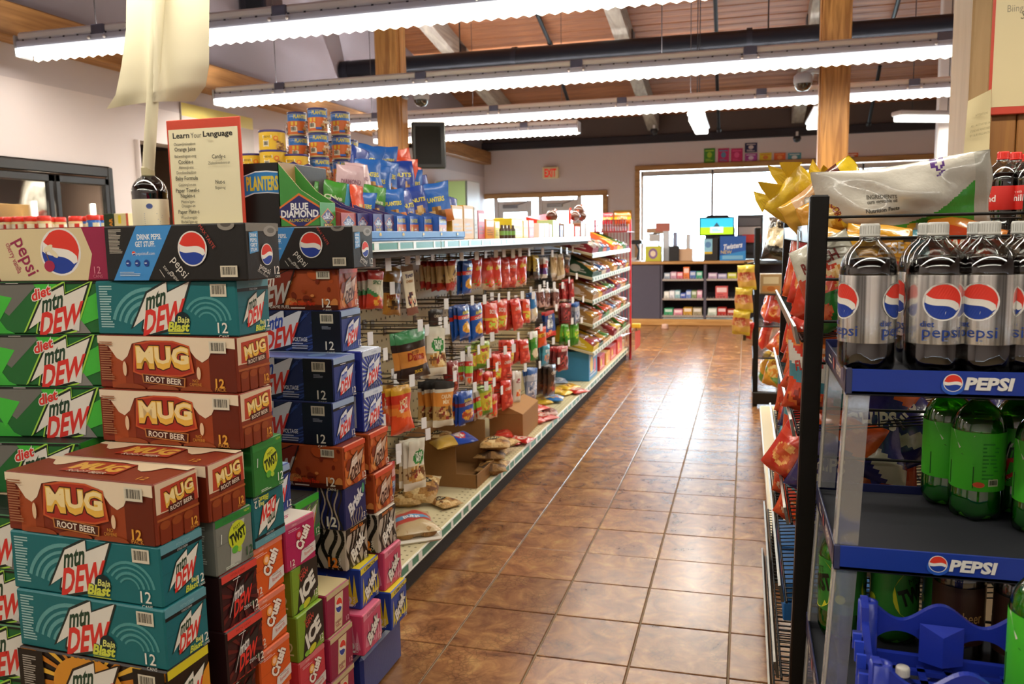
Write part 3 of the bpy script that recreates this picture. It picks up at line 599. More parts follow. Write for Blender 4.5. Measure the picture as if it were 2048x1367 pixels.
def d_diet(F, E, Tp):
    F.poly([(.35, 1), (1.9, 1), (1.2, .35)], '#6f6e66'); F.poly([(.2, .42), (1.15, .04), (1.0, .25)], '#3fae38'); F.poly([(.55, .85), (1.3, .7), (.95, .2)], '#46bc3c'); F.poly([(.25, .0), (1.3, .0), (.3, .46)], '#3ca83a'); F.poly([(.0, .0), (.25, .0), (.2, .4), (0, .5)], '#7d7a70'); F.poly([(.3, .55), (.62, .75), (.8, .4)], '#8a877c')
    F.poly([(1.75, 1), (2.3, 1), (2.0, .6)], '#44b83c'); F.poly([(2.55, .1), (3.1, .3), (3.1, .8), (2.7, .6)], '#46b83c'); F.poly([(2.35, .0), (2.9, .0), (2.6, .4)], '#83807a')
    F.poly([(0, .95), (.35, .95), (.45, .7), (.3, .35), (0, .3)], '#15201a'); F.ell(.16, .66, .2, .2, '#58b42c', 6); F.text('DEW NATION', .16, .66, .09, '#10240e', width=.32); F.rect(0, .96, 3.1, 1, '#161c18'); F.lines(1.2, .965, 1.6, .99, 1, '#d6d2c8')
    dew(F, 2.25, .44, 1.0, fl='#a4d44c', dark='#16241a'); F.text('diet', 1.93, .8, .2, '#d8352c', rot=18, shear=.3, bold=.03, outline='#e2ddd0', ow=.06); F.poly([(2.52, .08), (2.72, .44), (2.66, .05)], '#d8d4cc')
    E.rect(0, .84, 1, 1, '#45b43a'); E.poly([(0, .84), (1, .84), (1, .3), (0, .05)], '#57645a'); E.poly([(0, .5), (.5, .2), (.3, .8)], '#3fae38'); dew(E, .5, .46, .62, sx=.92, fl='#a4d44c'); E.text('diet', .3, .76, .1, '#d8352c', rot=15); twelve(E, .86, .14, .14)
def twist(body, strip, can):
    def d(F, E, Tp):
        E.rect(0, .86, 1, 1, strip); E.text('SIERRA MIST', .45, .93, .05, '#2f6a3c', width=.5); E.text('NEW', .86, .95, .05, '#c9d24a')
        if can: E.poly([(.33, .06), (.62, .06), (.78, .82), (.44, .82)], can); E.ell(.48, .06, .15, .035, mixc(can, '#000000', .25), 14)
        E.ell(.56, .58, .24, .26, '#c3cc2e', 20, -.3); E.text('MIST', .56, .73, .07, '#20421e', rot=12); E.text('TWST', .57, .57, .19, '#1c2c16', rot=14, width=.44, bold=.05, shear=.1); E.ell(.48, .33, .09, .07, '#5aa83a', 12); E.ell(.6, .3, .06, .05, '#a8c83a', 12)
        E.lines(.2, .04, .55, .1, 2, '#cfd6c4'); E.band([(.12, .55), (.14, .72)], .02, '#dfe4da'); twelve(E, .87, .2, .17, '#e4e6da' if not can else '#2f5a34')
        nutri(F, 2.6, '#c8ccc0')
    return d
def crush(c, fruit, tag2):
    def d(F, E, Tp):
        E.rect(0, .9, 1, 1, mixc(c, '#ffffff', .12)); E.text('CRUSH', .3, .94, .035, '#f0d8cc'); E.lines(.1, .8, .5, .87, 2, mixc(c, '#ffffff', .35))
        E.text('Crush', .56, .60, .26, '#efe6da', rot=52, width=.55, bold=.05, outline='#7a2a1a', ow=.05); E.ell(.44, .68, .1, .1, fruit, 14); E.ell(.44, .68, .06, .06, mixc(fruit, '#ffffff', .35), 12)
        E.poly([(.45, .06), (.98, .16), (.98, .38), (.5, .30)], '#d9d2cc'); E.text('Rewards', .74, .22, .09, '#c8482c', rot=9, width=.3); E.lines(.58, .27, .9, .34, 2, '#a89a94'); twelve(E, .18, .16, .14)
        Tp.poly([(0, 0), (3.1, 0), (3.1, 1), (0, 1)], '#dcd2c6' if tag2 else mixc(c, '#ffffff', .1)); Tp.text('Crush', 2.5, .5, .3, c, width=.7)
        nutri(F, 2.55, '#e8c0b0')
    return d
def d_dewred(F, E, Tp):
    for i in range(14):
        a = 2*PI*i/14; E.poly([(.5, .45), (.5+.7*math.cos(a), .45+.7*math.sin(a)), (.5+.7*math.cos(a+.16), .45+.7*math.sin(a+.16))], '#5c1c1c')
    E.rect(0, .86, 1, 1, '#d8463c'); E.text('MTN DEW', .45, .93, .05, '#a82c26', width=.4); E.rect(0, .8, 1, .86, '#181214'); E.lines(.3, .815, .6, .845, 1, '#d8d0cc')
    dew(E, .5, .46, .62, c1='#d8d4d0', c2='#d8352c', dark='#0e0a0c', white='#2a2224', sx=.92); E.band([(.15, .2), (.45, .88)], .012, '#d8d4d0'); E.text('ZERO', .66, .2, .07, '#d8d4d0'); E.ell(.8, .2, .05, .05, '#3a5a44', 12); twelve(E, .88, .16, .15)
def d_ice(F, E, Tp):
    E.poly([(.35, 1), (1, 1), (1, .3), (.55, 0), (.15, 0)], '#23201c'); E.poly([(.1, .0), (.4, .0), (1, .55), (1, .8)], '#1d1b18'); E.text('MTN', .38, .84, .09, '#c8483c', rot=25); E.text('DEW', .46, .76, .11, '#c8483c', rot=25, bold=.03); E.text('ICE', .56, .46, .32, '#e2e0d4', rot=28, shear=.2, width=.62, bold=.06)
    E.ell(.5, .1, .16, .08, '#c9c832', 14, .3); E.ell(.3, .08, .1, .06, '#7cb43a', 12); twelve(E, .87, .2, .13); F.text('2', 2.9, .3, .3, '#c8cf9a')
def brisk(body, ink, word, accent, stripes=None):
    def d(F, E, Tp):
        r = random.Random(len(word)+7)
        if stripes:
            for A, n in ((F, 16), (E, 6)):
                for i in range(n):
                    x = A.a*(i+.3)/n; ph = r.uniform(0, 3); A.band([(x+.1*math.sin(ph+k*.8), k/8) for k in range(9)], A.a/n*.5, stripes)
        else:
            for i in range(9): F.poly([(1.9+.12*i, r.uniform(.05, .3)), (1.98+.12*i, r.uniform(.5, .9)), (2.06+.12*i, r.uniform(.1, .3))], accent)
            for i in range(7): E.poly([(.08+.13*i, r.uniform(.02, .2)), (.14+.13*i, r.uniform(.3, .75)), (.22+.13*i, r.uniform(.1, .2))], accent)
        E.poly([(0, .84), (1, .9), (1, 1), (0, 1)], accent if not stripes else '#171412'); E.text(word, .5, .93, .08, '#e8842c' if stripes else ink, width=.6, bold=.02)
        for A, u in ((E, .52), (F, 1.2)): A.text('Brisk', u, .48, .3 if A is E else .42, '#eceae0', rot=38 if A is E else 4, shear=.2, width=.72 if A is E else 1.2, bold=.05, outline='#161820', ow=.07)
        twelve(E, .85, .14, .13); F.text('12', 2.74, .2, .24, '#e8842c' if stripes else '#eceae0', bold=.04); F.text('CANS', 2.92, .2, .07, '#eceae0', rot=90); F.barcode(2.5, .7, 2.8, .9) if word == 'RASPBERRY' else None
    return d
def d_briskblue(F, E, Tp):
    F.text('Brisk', 1.3, .6, .5, '#cfd0d4', shear=.3, width=1.5, bold=.05); F.ell(1.98, .55, .1, .2, '#4fa070', 12, -.4); F.ell(2.12, .55, .1, .2, '#3f8a5c', 12, .4)
    for i in range(9):
        x = 2.25+i*.09; F.band([(x+.06*math.sin(k*.9+i), k/8) for k in range(9)], .04, '#b9aa98' if i % 2 else '#2a2420')
    F.text('12', 2.74, .2, .24, '#eceae0', bold=.03)
    E.text('Brisk', .5, .6, .3, '#d8d8da', rot=32, shear=.2, width=.75, bold=.05); E.ell(.86, .8, .06, .13, '#4fa070', 12); twelve(E, .85, .14, .13)
    for i in range(5): E.band([(.25+.12*i+.04*math.sin(k+i), k/16) for k in range(7)], .04, '#8f8378')
def d_volt(F, E, Tp):
    r = random.Random(5)
    for i in range(18): x = r.uniform(.5, 2.3); y = r.uniform(0, .8); F.band([(x, y), (x+r.uniform(.3, .6), y+r.uniform(.1, .3))], r.uniform(.015, .05), '#33488a')
    F.rect(2.3, 0, 3.1, 1, '#101322'); dew(F, 1.36, .52, 1.06, c1='#2c48a8', dark='#161c3c', white='#d9dae0'); F.text('VOLTAGE', 1.95, .3, .1, '#d8d8de', width=.42, bold=.02); F.lines(1.72, .05, 2.2, .22, 3, '#a9acc0'); F.barcode(2.54, .7, 2.9, .93); F.lines(2.58, .55, 2.85, .64, 3, '#8a8d9c'); twelve(F, 2.78, .16, .22)
    E.rect(0, .86, 1, 1, '#93a8c8'); E.rect(0, .8, 1, .86, '#12141e'); E.lines(.3, .815, .7, .845, 1, '#d8d8de')
    for i in range(8): E.band([(.1*i, 0), (.1*i+.4, .8)], .02, '#3f58a8')
    dew(E, .5, .44, .66, c1='#2c48a8', dark='#161c3c', white='#d9dae0', sx=.92); twelve(E, .88, .14, .15); Tp.poly([(0, .8), (3.1, .8), (3.1, 1), (0, 1)], '#93a8c8'); Tp.ell(2.4, .5, .2, .25, '#6a86b0')
def d_codered(F, E, Tp):
    r = random.Random(9)
    for A, n in ((F, 60), (E, 22)):
        for i in range(n):
            s_ = r.uniform(.05, .16); A.ell(r.uniform(0, A.a), r.uniform(.05, .95), s_, s_*.7, r.choice(['#b8501e', '#c8682c', '#d88a48', '#9c3a16', '#7c2a12']), 10, r.uniform(0, 3))
    F.rect(0, 0, 3.1, .12, '#4a160c'); dew(F, 1.25, .52, 1.06, c1='#e2d8cc', c2='#b9b4ac', dark='#2a100a', white='#7c2a18'); F.text('Citrus Cherry Flavor', 2.12, .17, .11, '#e0341c', width=.72, bold=.01); F.text('DEW with a blast of', 2.1, .26, .06, '#3a0c06', width=.6); F.lines(1.8, .02, 2.4, .08, 1, '#d8cabc'); F.barcode(2.54, .76, 2.9, .95); twelve(F, 2.78, .18, .22); F.text('GAME FUEL', 1.5, .08, .08, '#e8ded0')
    E.rect(0, .88, 1, 1, '#d24a2a'); dew(E, .5, .46, .64, c1='#e2d8cc', c2='#4a2018', dark='#2a100a', white='#c8a48c', sx=.9); twelve(E, .88, .14, .15); Tp.rect(0, 0, 3.1, 1, '#6a2210')
def d_dewwhite(F, E, Tp):
    for i in range(26):
        a = 2*PI*i/26; E.poly([(.5, .42), (.5+.9*math.cos(a), .42+.9*math.sin(a)), (.5+.9*math.cos(a+.12), .42+.9*math.sin(a+.12))], '#2c3c9c')
    E.rect(0, .86, 1, 1, '#cdd6e4'); E.text('12 CANS', .6, .93, .05, '#6c84b0'); dew(E, .5, .44, .7, c1='#2c48a8', white='#e2e4ea', dark='#1c2a70', sx=.9)
    for i in range(6): E.band([(.2+.13*i, .02), (.24+.13*i, .16)], .03, '#3a3e50')
    for i in range(3): F.rect(2.3+.25*i, .1, 2.4+.25*i, .9, '#d8dce8')
DES = {  # body colour, top colour, end colour, art
 'zero': ('#1b1916', '#1d1b19', '#1b1916', d_zero, 'black zero sugar'), 'baja': ('#156a6e', '#1b6f74', '#17676f', d_baja, 'teal swirl'),
 'mug': ('#7a2a14', '#84301a', '#86331a', d_mug, 'brown root beer'), 'kick': ('#241812', '#2a1a10', '#241812', d_kick, 'black and amber'),
 'cherryvan': ('#9a2448', '#c9b78c', '#932245', d_cherryvan, 'crimson and cream'), 'diet': ('#23682f', '#161c18', '#2f7a38', d_diet, 'green and grey diet'),
 'twistgreen': ('#246a2a', '#246a2a', '#26742c', twist('', '#2f8238', None), 'green lemon-lime'), 'twistgrey': ('#6d6e66', '#2f8238', '#787970', twist('', '#2f8238', '#b4b4aa'), 'grey lemon-lime'),
 'crushorange': ('#d2561c', '#d8622a', '#d85a1e', crush('#d85a1e', '#f09a3c', 0), 'orange soda'), 'crushcherry': ('#a41f4e', '#d8cdc2', '#b4245a', crush('#b4245a', '#c8283c', 1), 'magenta cherry'), 'crushpink': ('#c83a44', '#d8505a', '#cc3c48', crush('#cc3c48', '#f0b040', 0), 'coral strawberry'),
 'dewred': ('#2a1214', '#c8403a', '#38161a', d_dewred, 'black and red'), 'ice': ('#6f8f26', '#86a832', '#7a9c2c', d_ice, 'lime and black'),
 'briskblue': ('#1c2258', '#1c2258', '#1f2660', d_briskblue, 'navy tea'), 'brisksweet': ('#b9ad9c', '#c8bcaa', '#b9ad9c', brisk('', '#222', 'SWEET TEA', '#171412', '#191512'), 'striped sweet tea'),
 'brisklemon': ('#1e3c94', '#dcc832', '#2444a0', brisk('', '#26262a', 'LEMON', '#dcc832'), 'blue and yellow lemon tea'), 'briskpink': ('#cc4468', '#d86a86', '#cf4a6c', brisk('', '#a82048', 'RASPBERRY', '#e08aa0'), 'pink raspberry tea'),
 'volt': ('#1b2756', '#4a5f9c', '#2c3c80', d_volt, 'navy blue'), 'codered': ('#a84a20', '#6a2210', '#b8521f', d_codered, 'fiery orange cloud'), 'dewwhite': ('#2b3690', '#cdd6e4', '#c6cfe0', d_dewwhite, 'white and blue burst')}
DM = {}
def carton_mesh(k):
    if k in DM: return DM[k]
    body, top, end, art, lab = DES[k]
    b = MB().box(-BL, 0, 0, 0, BD, BH, body, b=.0035, fc=[end, end, body, body, top, top])
    b.add([(.0002, .004, BH*.52), (.0002, BD-.004, BH*.52), (.0002, BD-.004, BH*.52+.0007), (.0002, .004, BH*.52+.0007)], [(0, 1, 2, 3)], mixc(end, '#000000', .45))
    f = MB(); F = Art(f, (-BL+.002, 0, .001), (1, 0, 0), (0, 0, 1), BL-.004, BH-.002)
    e = MB(); E = Art(e, (0, .002, .001), (0, 1, 0), (0, 0, 1), BD-.004, BH-.002)
    t = MB(); Tp = Art(t, (-BL+.002, .002, BH), (1, 0, 0), (0, 1, 0), BL-.004, BD-.004)
    art(F, E, Tp)
    if k in ('volt', 'dewwhite', 'zero', 'diet'):
        b.box(-BL*.30, BD*.25, BH-.002, -BL*.06, BD*.75, BH+.0004, mixc(top, '#000000', .25))
    DM[k] = (b.mesh('soda_carton', 'card'), f.mesh('front_print', 'print') if f.f else None, e.mesh('end_print', 'print') if e.f else None, t.mesh('top_print', 'print') if t.f else None)
    return DM[k]
def carton(k, x, y, z, a, label, flip=False):
    b, f, e, t = carton_mesh(k)
    if flip: o = put('soda_carton', b, None, (x+BH*0, y+BD*math.cos(a), z+BH), rot=(PI, 0, a))
    else: o = put('soda_carton', b, None, (x, y, z), rz=a)
    tag(o, label, 'carton', 'soda cartons in the stacked display')
    for nm, me in (('front_print', f), ('end_print', e), ('top_print', t)):
        if me and (nm != 'top_print' or k in ('mug', 'crushcherry', 'cherryvan', 'volt', 'brisklemon')): put(nm, me, o)
    return o
Z0 = [1.466-BH-.1285*k for k in range(12)]
CT = [
 # the tall stack behind the front one, top to bottom
 ('zero', -1.062, 1.625, 0, -.05, 'black zero sugar soda carton on top of the tall carton stack nearest the language sign'),
 ('baja', -1.106, 1.645, 1, -.02, 'teal swirl soda carton directly under the big black zero sugar carton'),
 ('mug', -1.108, 1.635, 2, -.033, 'root beer carton just under the upper teal carton'),
 ('mug', -1.101, 1.625, 3, -.021, 'upright root beer carton resting just above the lying root beer pair'),
 ('twistgreen', -1.104, 1.665, 4, -.02, 'green lemon-lime carton end under the upright root beer cartons'),
 ('baja', -1.108, 1.67, 5, -.05, 'teal swirl carton turned upside down above the orange cartons'),
 ('crushorange', -1.12, 1.66, 6, -.06, 'topmost of the orange soda cartons'),
 ('crushorange', -1.115, 1.655, 7, -.05, 'second orange soda carton down'),
 ('crushorange', -1.11, 1.655, 8, -.05, 'third orange soda carton down'),
 ('crushorange', -1.12, 1.66, 9, -.05, 'fourth orange soda carton near the floor'), ('crushorange', -1.12, 1.66, 10, -.05, 'fifth orange soda carton at the floor'),
 # front stack
 ('mug', -1.118, 1.345, 4, -.055, 'root beer carton lying frontmost on the teal cartons'),
 ('mug', -1.100, 1.49, 4, -.042, 'root beer carton lying between the front carton and the tall stack'),
 ('baja', -1.115, 1.345, 5, -.045, 'teal swirl carton under the frontmost root beer carton'),
 ('baja', -1.11, 1.338, 6, -.055, 'lower teal swirl carton just above the amber one'),
 ('kick', -1.112, 1.335, 7, -.05, 'black carton with amber rays under the teal cartons'),
 ('kick', -1.112, 1.335, 8, -.05, 'lower black carton with amber rays near the floor'), ('baja', -1.112, 1.335, 9, -.05, 'teal carton at the foot of the front stack'),
 ('twistgrey', -1.102, 1.505, 5, -.075, 'grey lemon-lime carton under the lying root beer carton'),
 ('dewred', -1.100, 1.51, 6, -.07, 'upper black and red soda carton beside the teal cartons'),
 ('dewred', -1.094, 1.51, 7, -.07, 'lower black and red soda carton beside the amber carton'), ('dewred', -1.12, 1.51, 8, -.07, 'third black and red soda carton down'), ('dewred', -1.12, 1.51, 9, -.07, 'fourth black and red soda carton down'),
 # middle stacks behind
 ('crushcherry', -1.135, 1.835, 6, -.125, 'magenta cherry soda carton on top of the lime green ones'),
 ('ice', -1.135, 1.855, 7, -.05, 'upper lime and black carton under the magenta carton'),
 ('ice', -1.125, 1.855, 8, -.06, 'lower lime and black carton'), ('crushpink', -1.125, 1.855, 9, -.05, 'coral strawberry soda carton under the lime green ones'), ('crushpink', -1.125, 1.855, 10, -.05, 'lowest coral strawberry soda carton'),
 ('cherryvan', -1.115, 1.995, 8, -.05, 'upper small-looking crimson and cream carton by the lime green ones'), ('cherryvan', -1.11, 1.995, 9, -.05, 'lower crimson and cream carton by the lime green ones'), ('cherryvan', -1.11, 1.995, 10, -.05, 'lowest crimson and cream carton at the floor'),
 # rear tall stack
 ('zero', -1.13, 2.285, 0, -.045, 'black zero sugar soda carton on top of the rear stack by the peg hooks'),
 ('codered', -1.2, 2.32, 1, -.0, 'fiery orange carton under the rear black carton'), ('volt', -1.19, 2.305, 2, -.03, 'topmost navy blue soda carton in the rear stack'),
 ('volt', -1.155, 2.175, 3, -.055, 'middle navy blue soda carton, set forward in the rear stack'), ('volt', -1.155, 2.16, 4, -.05, 'lower navy blue soda carton in the rear stack'),
 ('codered', -1.125, 2.155, 5, -.06, 'fiery orange carton above the navy tea carton'), ('briskblue', -1.13, 2.16, 6, -.06, 'navy tea carton with leaf emblem in the rear stack'), ('brisksweet', -1.135, 2.165, 7, -.08, 'striped sweet tea carton, front of the two'),
 ('brisklemon', -1.105, 2.19, 8, 0, 'blue and yellow lemon tea carton, front of the two'), ('briskpink', -1.085, 2.155, 9, .0, 'pink raspberry tea carton at the bottom front of the rear stack'),
 ('dewwhite', -1.142, 2.335, 3, -.05, 'upper white and blue burst carton at the back of the rear stack'), ('dewwhite', -1.142, 2.335, 4, -.05, 'lower white and blue burst carton at the back of the rear stack'),
 ('codered', -1.12, 2.32, 5, -.04, 'fiery orange carton under the white and blue ones'), ('codered', -1.11, 2.325, 6, -.04, 'lower fiery orange carton at the back of the rear stack'), ('brisksweet', -1.1, 2.32, 7, -.03, 'striped sweet tea carton behind the other'), ('briskpink', -1.09, 2.33, 8, -.02, 'pink raspberry tea carton behind the lemon tea'), ('brisklemon', -1.07, 2.325, 9, .0, 'blue and yellow lemon tea carton lowest at the back'),
 # hidden bulk seen through the gaps
 ('volt', -1.2, 1.85, 5, -.04, 'navy blue carton behind the magenta one'), ('diet', -1.22, 1.99, 7, -.04, 'green and grey diet carton behind the lime green ones'), ('diet', -1.2, 2.0, 6, -.04, 'green and grey diet carton behind the magenta one'),
 # the stack by the wall side
 ('cherryvan', -1.460, 1.662, 0, .04, 'big crimson and cream cherry vanilla carton on top of the diet cartons'),
 ('diet', -1.503, 1.668, 1, .15, 'topmost green and grey diet soda carton'), ('diet', -1.506, 1.664, 2, .15, 'second green and grey diet soda carton down'), ('diet', -1.503, 1.660, 3, .14, 'third green and grey diet soda carton down'),
 ('diet', -1.53, 1.60, 4, .13, 'fourth green and grey diet carton behind the lying root beer'), ('diet', -1.535, 1.44, 5, .0, 'green and grey diet carton beside the upper teal carton of the front stack'), ('diet', -1.53, 1.44, 6, .02, 'green and grey diet carton beside the lower teal carton'), ('diet', -1.525, 1.43, 7, .03, 'green and grey diet carton beside the amber carton'), ('diet', -1.53, 1.43, 8, .03, 'lowest green and grey diet carton'), ('diet', -1.53, 1.43, 9, .03, 'green and grey diet carton at the floor')]
for k, x, y, lv, a, lab in CT: carton(k, x, y, Z0[lv], a, lab, flip='upside down' in lab)
m = thing('display_pallet', 'navy blue plastic pallet under the soda carton stacks', 'pallet', (-1.5, 1.9, 0))
zt = Z0[9]-.002
MB().box(-.55, -.62, zt-.03, .38, .62, zt, '#1c2a5c', b=.008).build('deck', 'plastic', m)
for x in (-.5, -.1, .3):
    for y in (-.56, 0, .54): MB().box(x, y-.06, 0, x+.07, y+.06, zt-.03, '#1a2450', b=.01).build('foot', 'plastic', m)
MB().box(.25, .30, .0, .385, .6, zt-.032, '#22357c', b=.01).build('corner_block', 'plastic', m)
# ---------------------------------------------------------------- gondola shelving with peg hooks
GX, PX, GY0, GY1, GY2, GT = -1.275, -1.77, 2.70, 7.06, 9.5, 1.415
gd = thing('gondola_shelving', 'long cream gondola with green price rails and peg hooks along the aisle', 'shelving', (GX, GY0, 0))
def gpart(m, n, mt): return m.build(n, mt, gd, (-GX, -GY0, 0))
gpart(MB().box(GX-1.0, GY0, .0, GX-.035, GY1, .105, '#2b2622', b=.004), 'kick_plate', 'matte')
gpart(MB().box(GX-.5, GY0, .105, GX-.002, GY1, .15, '#d6cca6', b=.006), 'base_deck', 'plastic')
gpart(MB().box(PX-.03, GY0, .15, PX, GY1, 1.39, '#b9ab82', b=.004), 'pegboard', 'plastic')
gpart(MB().box(PX-.04, GY0-.02, .0, PX+.01, GY0+.02, 1.40, '#cfc49e', b=.005), 'upright', 'plastic')
gpart(MB().box(PX-.04, 4.88, .0, PX+.012, 4.92, 1.40, '#a89b74', b=.005), 'upright', 'plastic')
m = MB()
for i in range(60):
    for j in range(22):
        y = GY0+.06+i*.055; z = .2+j*.055; m.add([(PX+.0006, y-.006, z-.006), (PX+.0006, y+.006, z-.006), (PX+.0006, y+.006, z+.006), (PX+.0006, y-.006, z+.006)], [(0, 1, 2, 3)], '#3a3120')
o = gpart(m, 'peg_hole', 'matte'); o['kind'] = 'stuff'
m = MB()
for i in range(150):
    for j in range(3):
        y = GY0+.04+i*.045; x = GX-.03-j*.028; m.add([(x-.005, y-.005, .1505), (x+.005, y-.005, .1505), (x+.005, y+.005, .1505), (x-.005, y+.005, .1505)], [(0, 1, 2, 3)], '#8d8260')
o = gpart(m, 'deck_hole', 'matte'); o['kind'] = 'stuff'
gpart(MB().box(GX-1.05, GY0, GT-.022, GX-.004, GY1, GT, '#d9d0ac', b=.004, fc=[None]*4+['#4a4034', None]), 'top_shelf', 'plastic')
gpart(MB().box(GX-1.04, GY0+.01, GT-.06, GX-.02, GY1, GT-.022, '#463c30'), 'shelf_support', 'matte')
def rail(x, y0, y1, z, h, tilt=.006, name='price_rail', green='#1f7a58', n=None, parent=None, org=None):
    m = MB().box(x-.004, y0, z-h, x, y1, z, '#e4e6dc', b=.001)
    m.box(x, y0, z-h*.80, x+.0015, y1, z-h*.16, green); m.box(x, y0, z-.003, x+.003, y1, z, '#f2f3ea'); m.box(x, y0, z-h, x+.003, y1, z-h+.004, '#e9eae0')
    k = n or int((y1-y0)/.16); r = random.Random(int(x*100+z*77))
    for i in range(k):
        y = y0+(i+.5+r.uniform(-.25, .25))*(y1-y0)/k; w = r.choice((.010, .014, .020)); m.box(x+.001, y-w, z-h*.85, x+.0028, y+w, z-h*.12, '#e8ebe4')
    return m
gpart(rail(GX, GY0, 3.42, GT, .036), 'price_rail', 'plastic'); gpart(rail(GX, 3.43, GY1, GT, .036), 'price_rail', 'plastic')
gpart(rail(GX, GY0, GY1, .15, .045), 'price_rail', 'plastic')
HOOK = None
def hook(y, z, L, tagged=True):
    """a double wire peg hook sticking out of the board with a price plate at its end"""
    m = MB().tube([(0, 0, 0), (L*.9, 0, .004), (L, 0, .012)], .0028, '#6f6a62', n=6).tube([(0, 0, .022), (L*.96, 0, .026), (L+.005, 0, .02)], .002, '#6f6a62', n=6).box(-.002, -.02, -.012, .006, .02, .03, '#8a8478', b=.002)
    h = m.build('peg_hook', 'metal', gd, (PX-GX, y-GY0, z))
    if tagged:
        MB().box(-.0015, -.017, -.026, .0015, .017, .026, '#e6e7e8', b=.0005).build('price_plate', 'plastic', h, (L+.009, 0, .022), rz=rnd.uniform(-.5, -.05))
# ---------------------------------------------------------------- packets
def bag_mesh(name, w, h, t, bands, blobs=(), texts=(), seed=1, material='film', header=None, nx=10, ny=14, crimp=.06, wave=.012, wr=1.0):
    """a pillow packet hanging from its top edge: front faces -Y, y=0 in the middle; colours of the bands from top to bottom"""
    r = random.Random(seed); ph = [r.uniform(0, 6) for _ in range(8)]
    seeds = [[(cu+ru*r.uniform(-1, 1), cv+rv*r.uniform(-1, 1), lin(r.choice(cs))) for _ in range(26)] for cu, cv, ru, rv, cs in blobs]
    def prof(u, v):
        a = max(0, math.sin(PI*u))**.55; e = min(v/max(crimp*3, .05), (1-v)/max(crimp*3, .05), 1); return a*max(0, e)**.6
    def pos(u, v, s):
        p = prof(u, v); nz = wr*math.sin(7*u+ph[0]+5*v)*math.sin(9*v+ph[1])*.5+math.sin(15*u+ph[2])*math.sin(13*v+ph[3]+4*u)*.35
        y = s*(t/2*p*(1+.28*nz))-(.0006*s)
        e = 1+.05*math.sin(v*PI*2+ph[4])-.05*math.sin(PI*v)*(1 if t > .02 else 0)
        x = (u-.5)*w*e+wave*w*math.sin(v*6+ph[5]); zz = -v*h+(.01*h*math.sin(u*9+ph[6]) if v < .01 or v > .99 else 0)
        return Vector((x, y, zz))
    def col(u, v, side):
        c = bands[-1][1]
        for b in bands:
            vv = b[0]+(b[2]*(u-.5) if len(b) > 2 else 0)
            if v < vv: c = b[1]; break
        if side < 0:
            for (cu, cv, ru, rv, cs), sd in zip(blobs, seeds):
                if ((u-cu)/ru)**2+((v-cv)/rv)**2 < 1: c = min(sd, key=lambda q: (q[0]-u)**2+((q[1]-v)*h/w)**2)[2]
        return c
    m = MB()
    for s in (-1, 1):
        vs = [pos(i/nx, j/ny, s) for j in range(ny+1) for i in range(nx+1)]; fs = []; cs = []
        for j in range(ny):
            for i in range(nx):
                q = (j*(nx+1)+i, (j+1)*(nx+1)+i, (j+1)*(nx+1)+i+1, j*(nx+1)+i+1); fs.append(q if s < 0 else q[::-1]); cs.append(col((i+.5)/nx, (j+.5)/ny, s))
        m.add(vs, fs, cs, True)
    for tx in texts:
        s_, u, v, size, c = tx[:5]; rot = tx[5] if len(tx) > 5 else 0; wd = tx[6] if len(tx) > 6 else None
        g, fs, tw, y0, y1 = glyphs(s_, .03); sx = (wd/(tw*size)) if wd else 1; rr = math.radians(rot); P = []
        for x, y in g:
            x = (x-tw/2)*sx*size; y = (y-.5)*size; X_ = x*math.cos(rr)-y*math.sin(rr); Y_ = x*math.sin(rr)+y*math.cos(rr)
            uu = min(.97, max(.03, u+X_)); vv = min(.98, max(.02, v-Y_*w/h)); p = pos(uu, vv, -1); p.y -= .0016; P.append(p)
        m.add(P, fs, c)
    if header:
        m.box(-w/2, -.0015, -.004, w/2, .0015, header[0], header[1], b=.0004)
    return m.mesh(name, material)
NUT = ['#a87838', '#c89a58', '#8a5a26', '#d8b478', '#6f4420']
MIX = ['#6a4626', '#c49a58', '#8a2f22', '#e0c890', '#4a3420', '#b8802c']
GUM = ['#d83a2a', '#e8b032', '#5aa83a', '#e2682c', '#c42a3a']
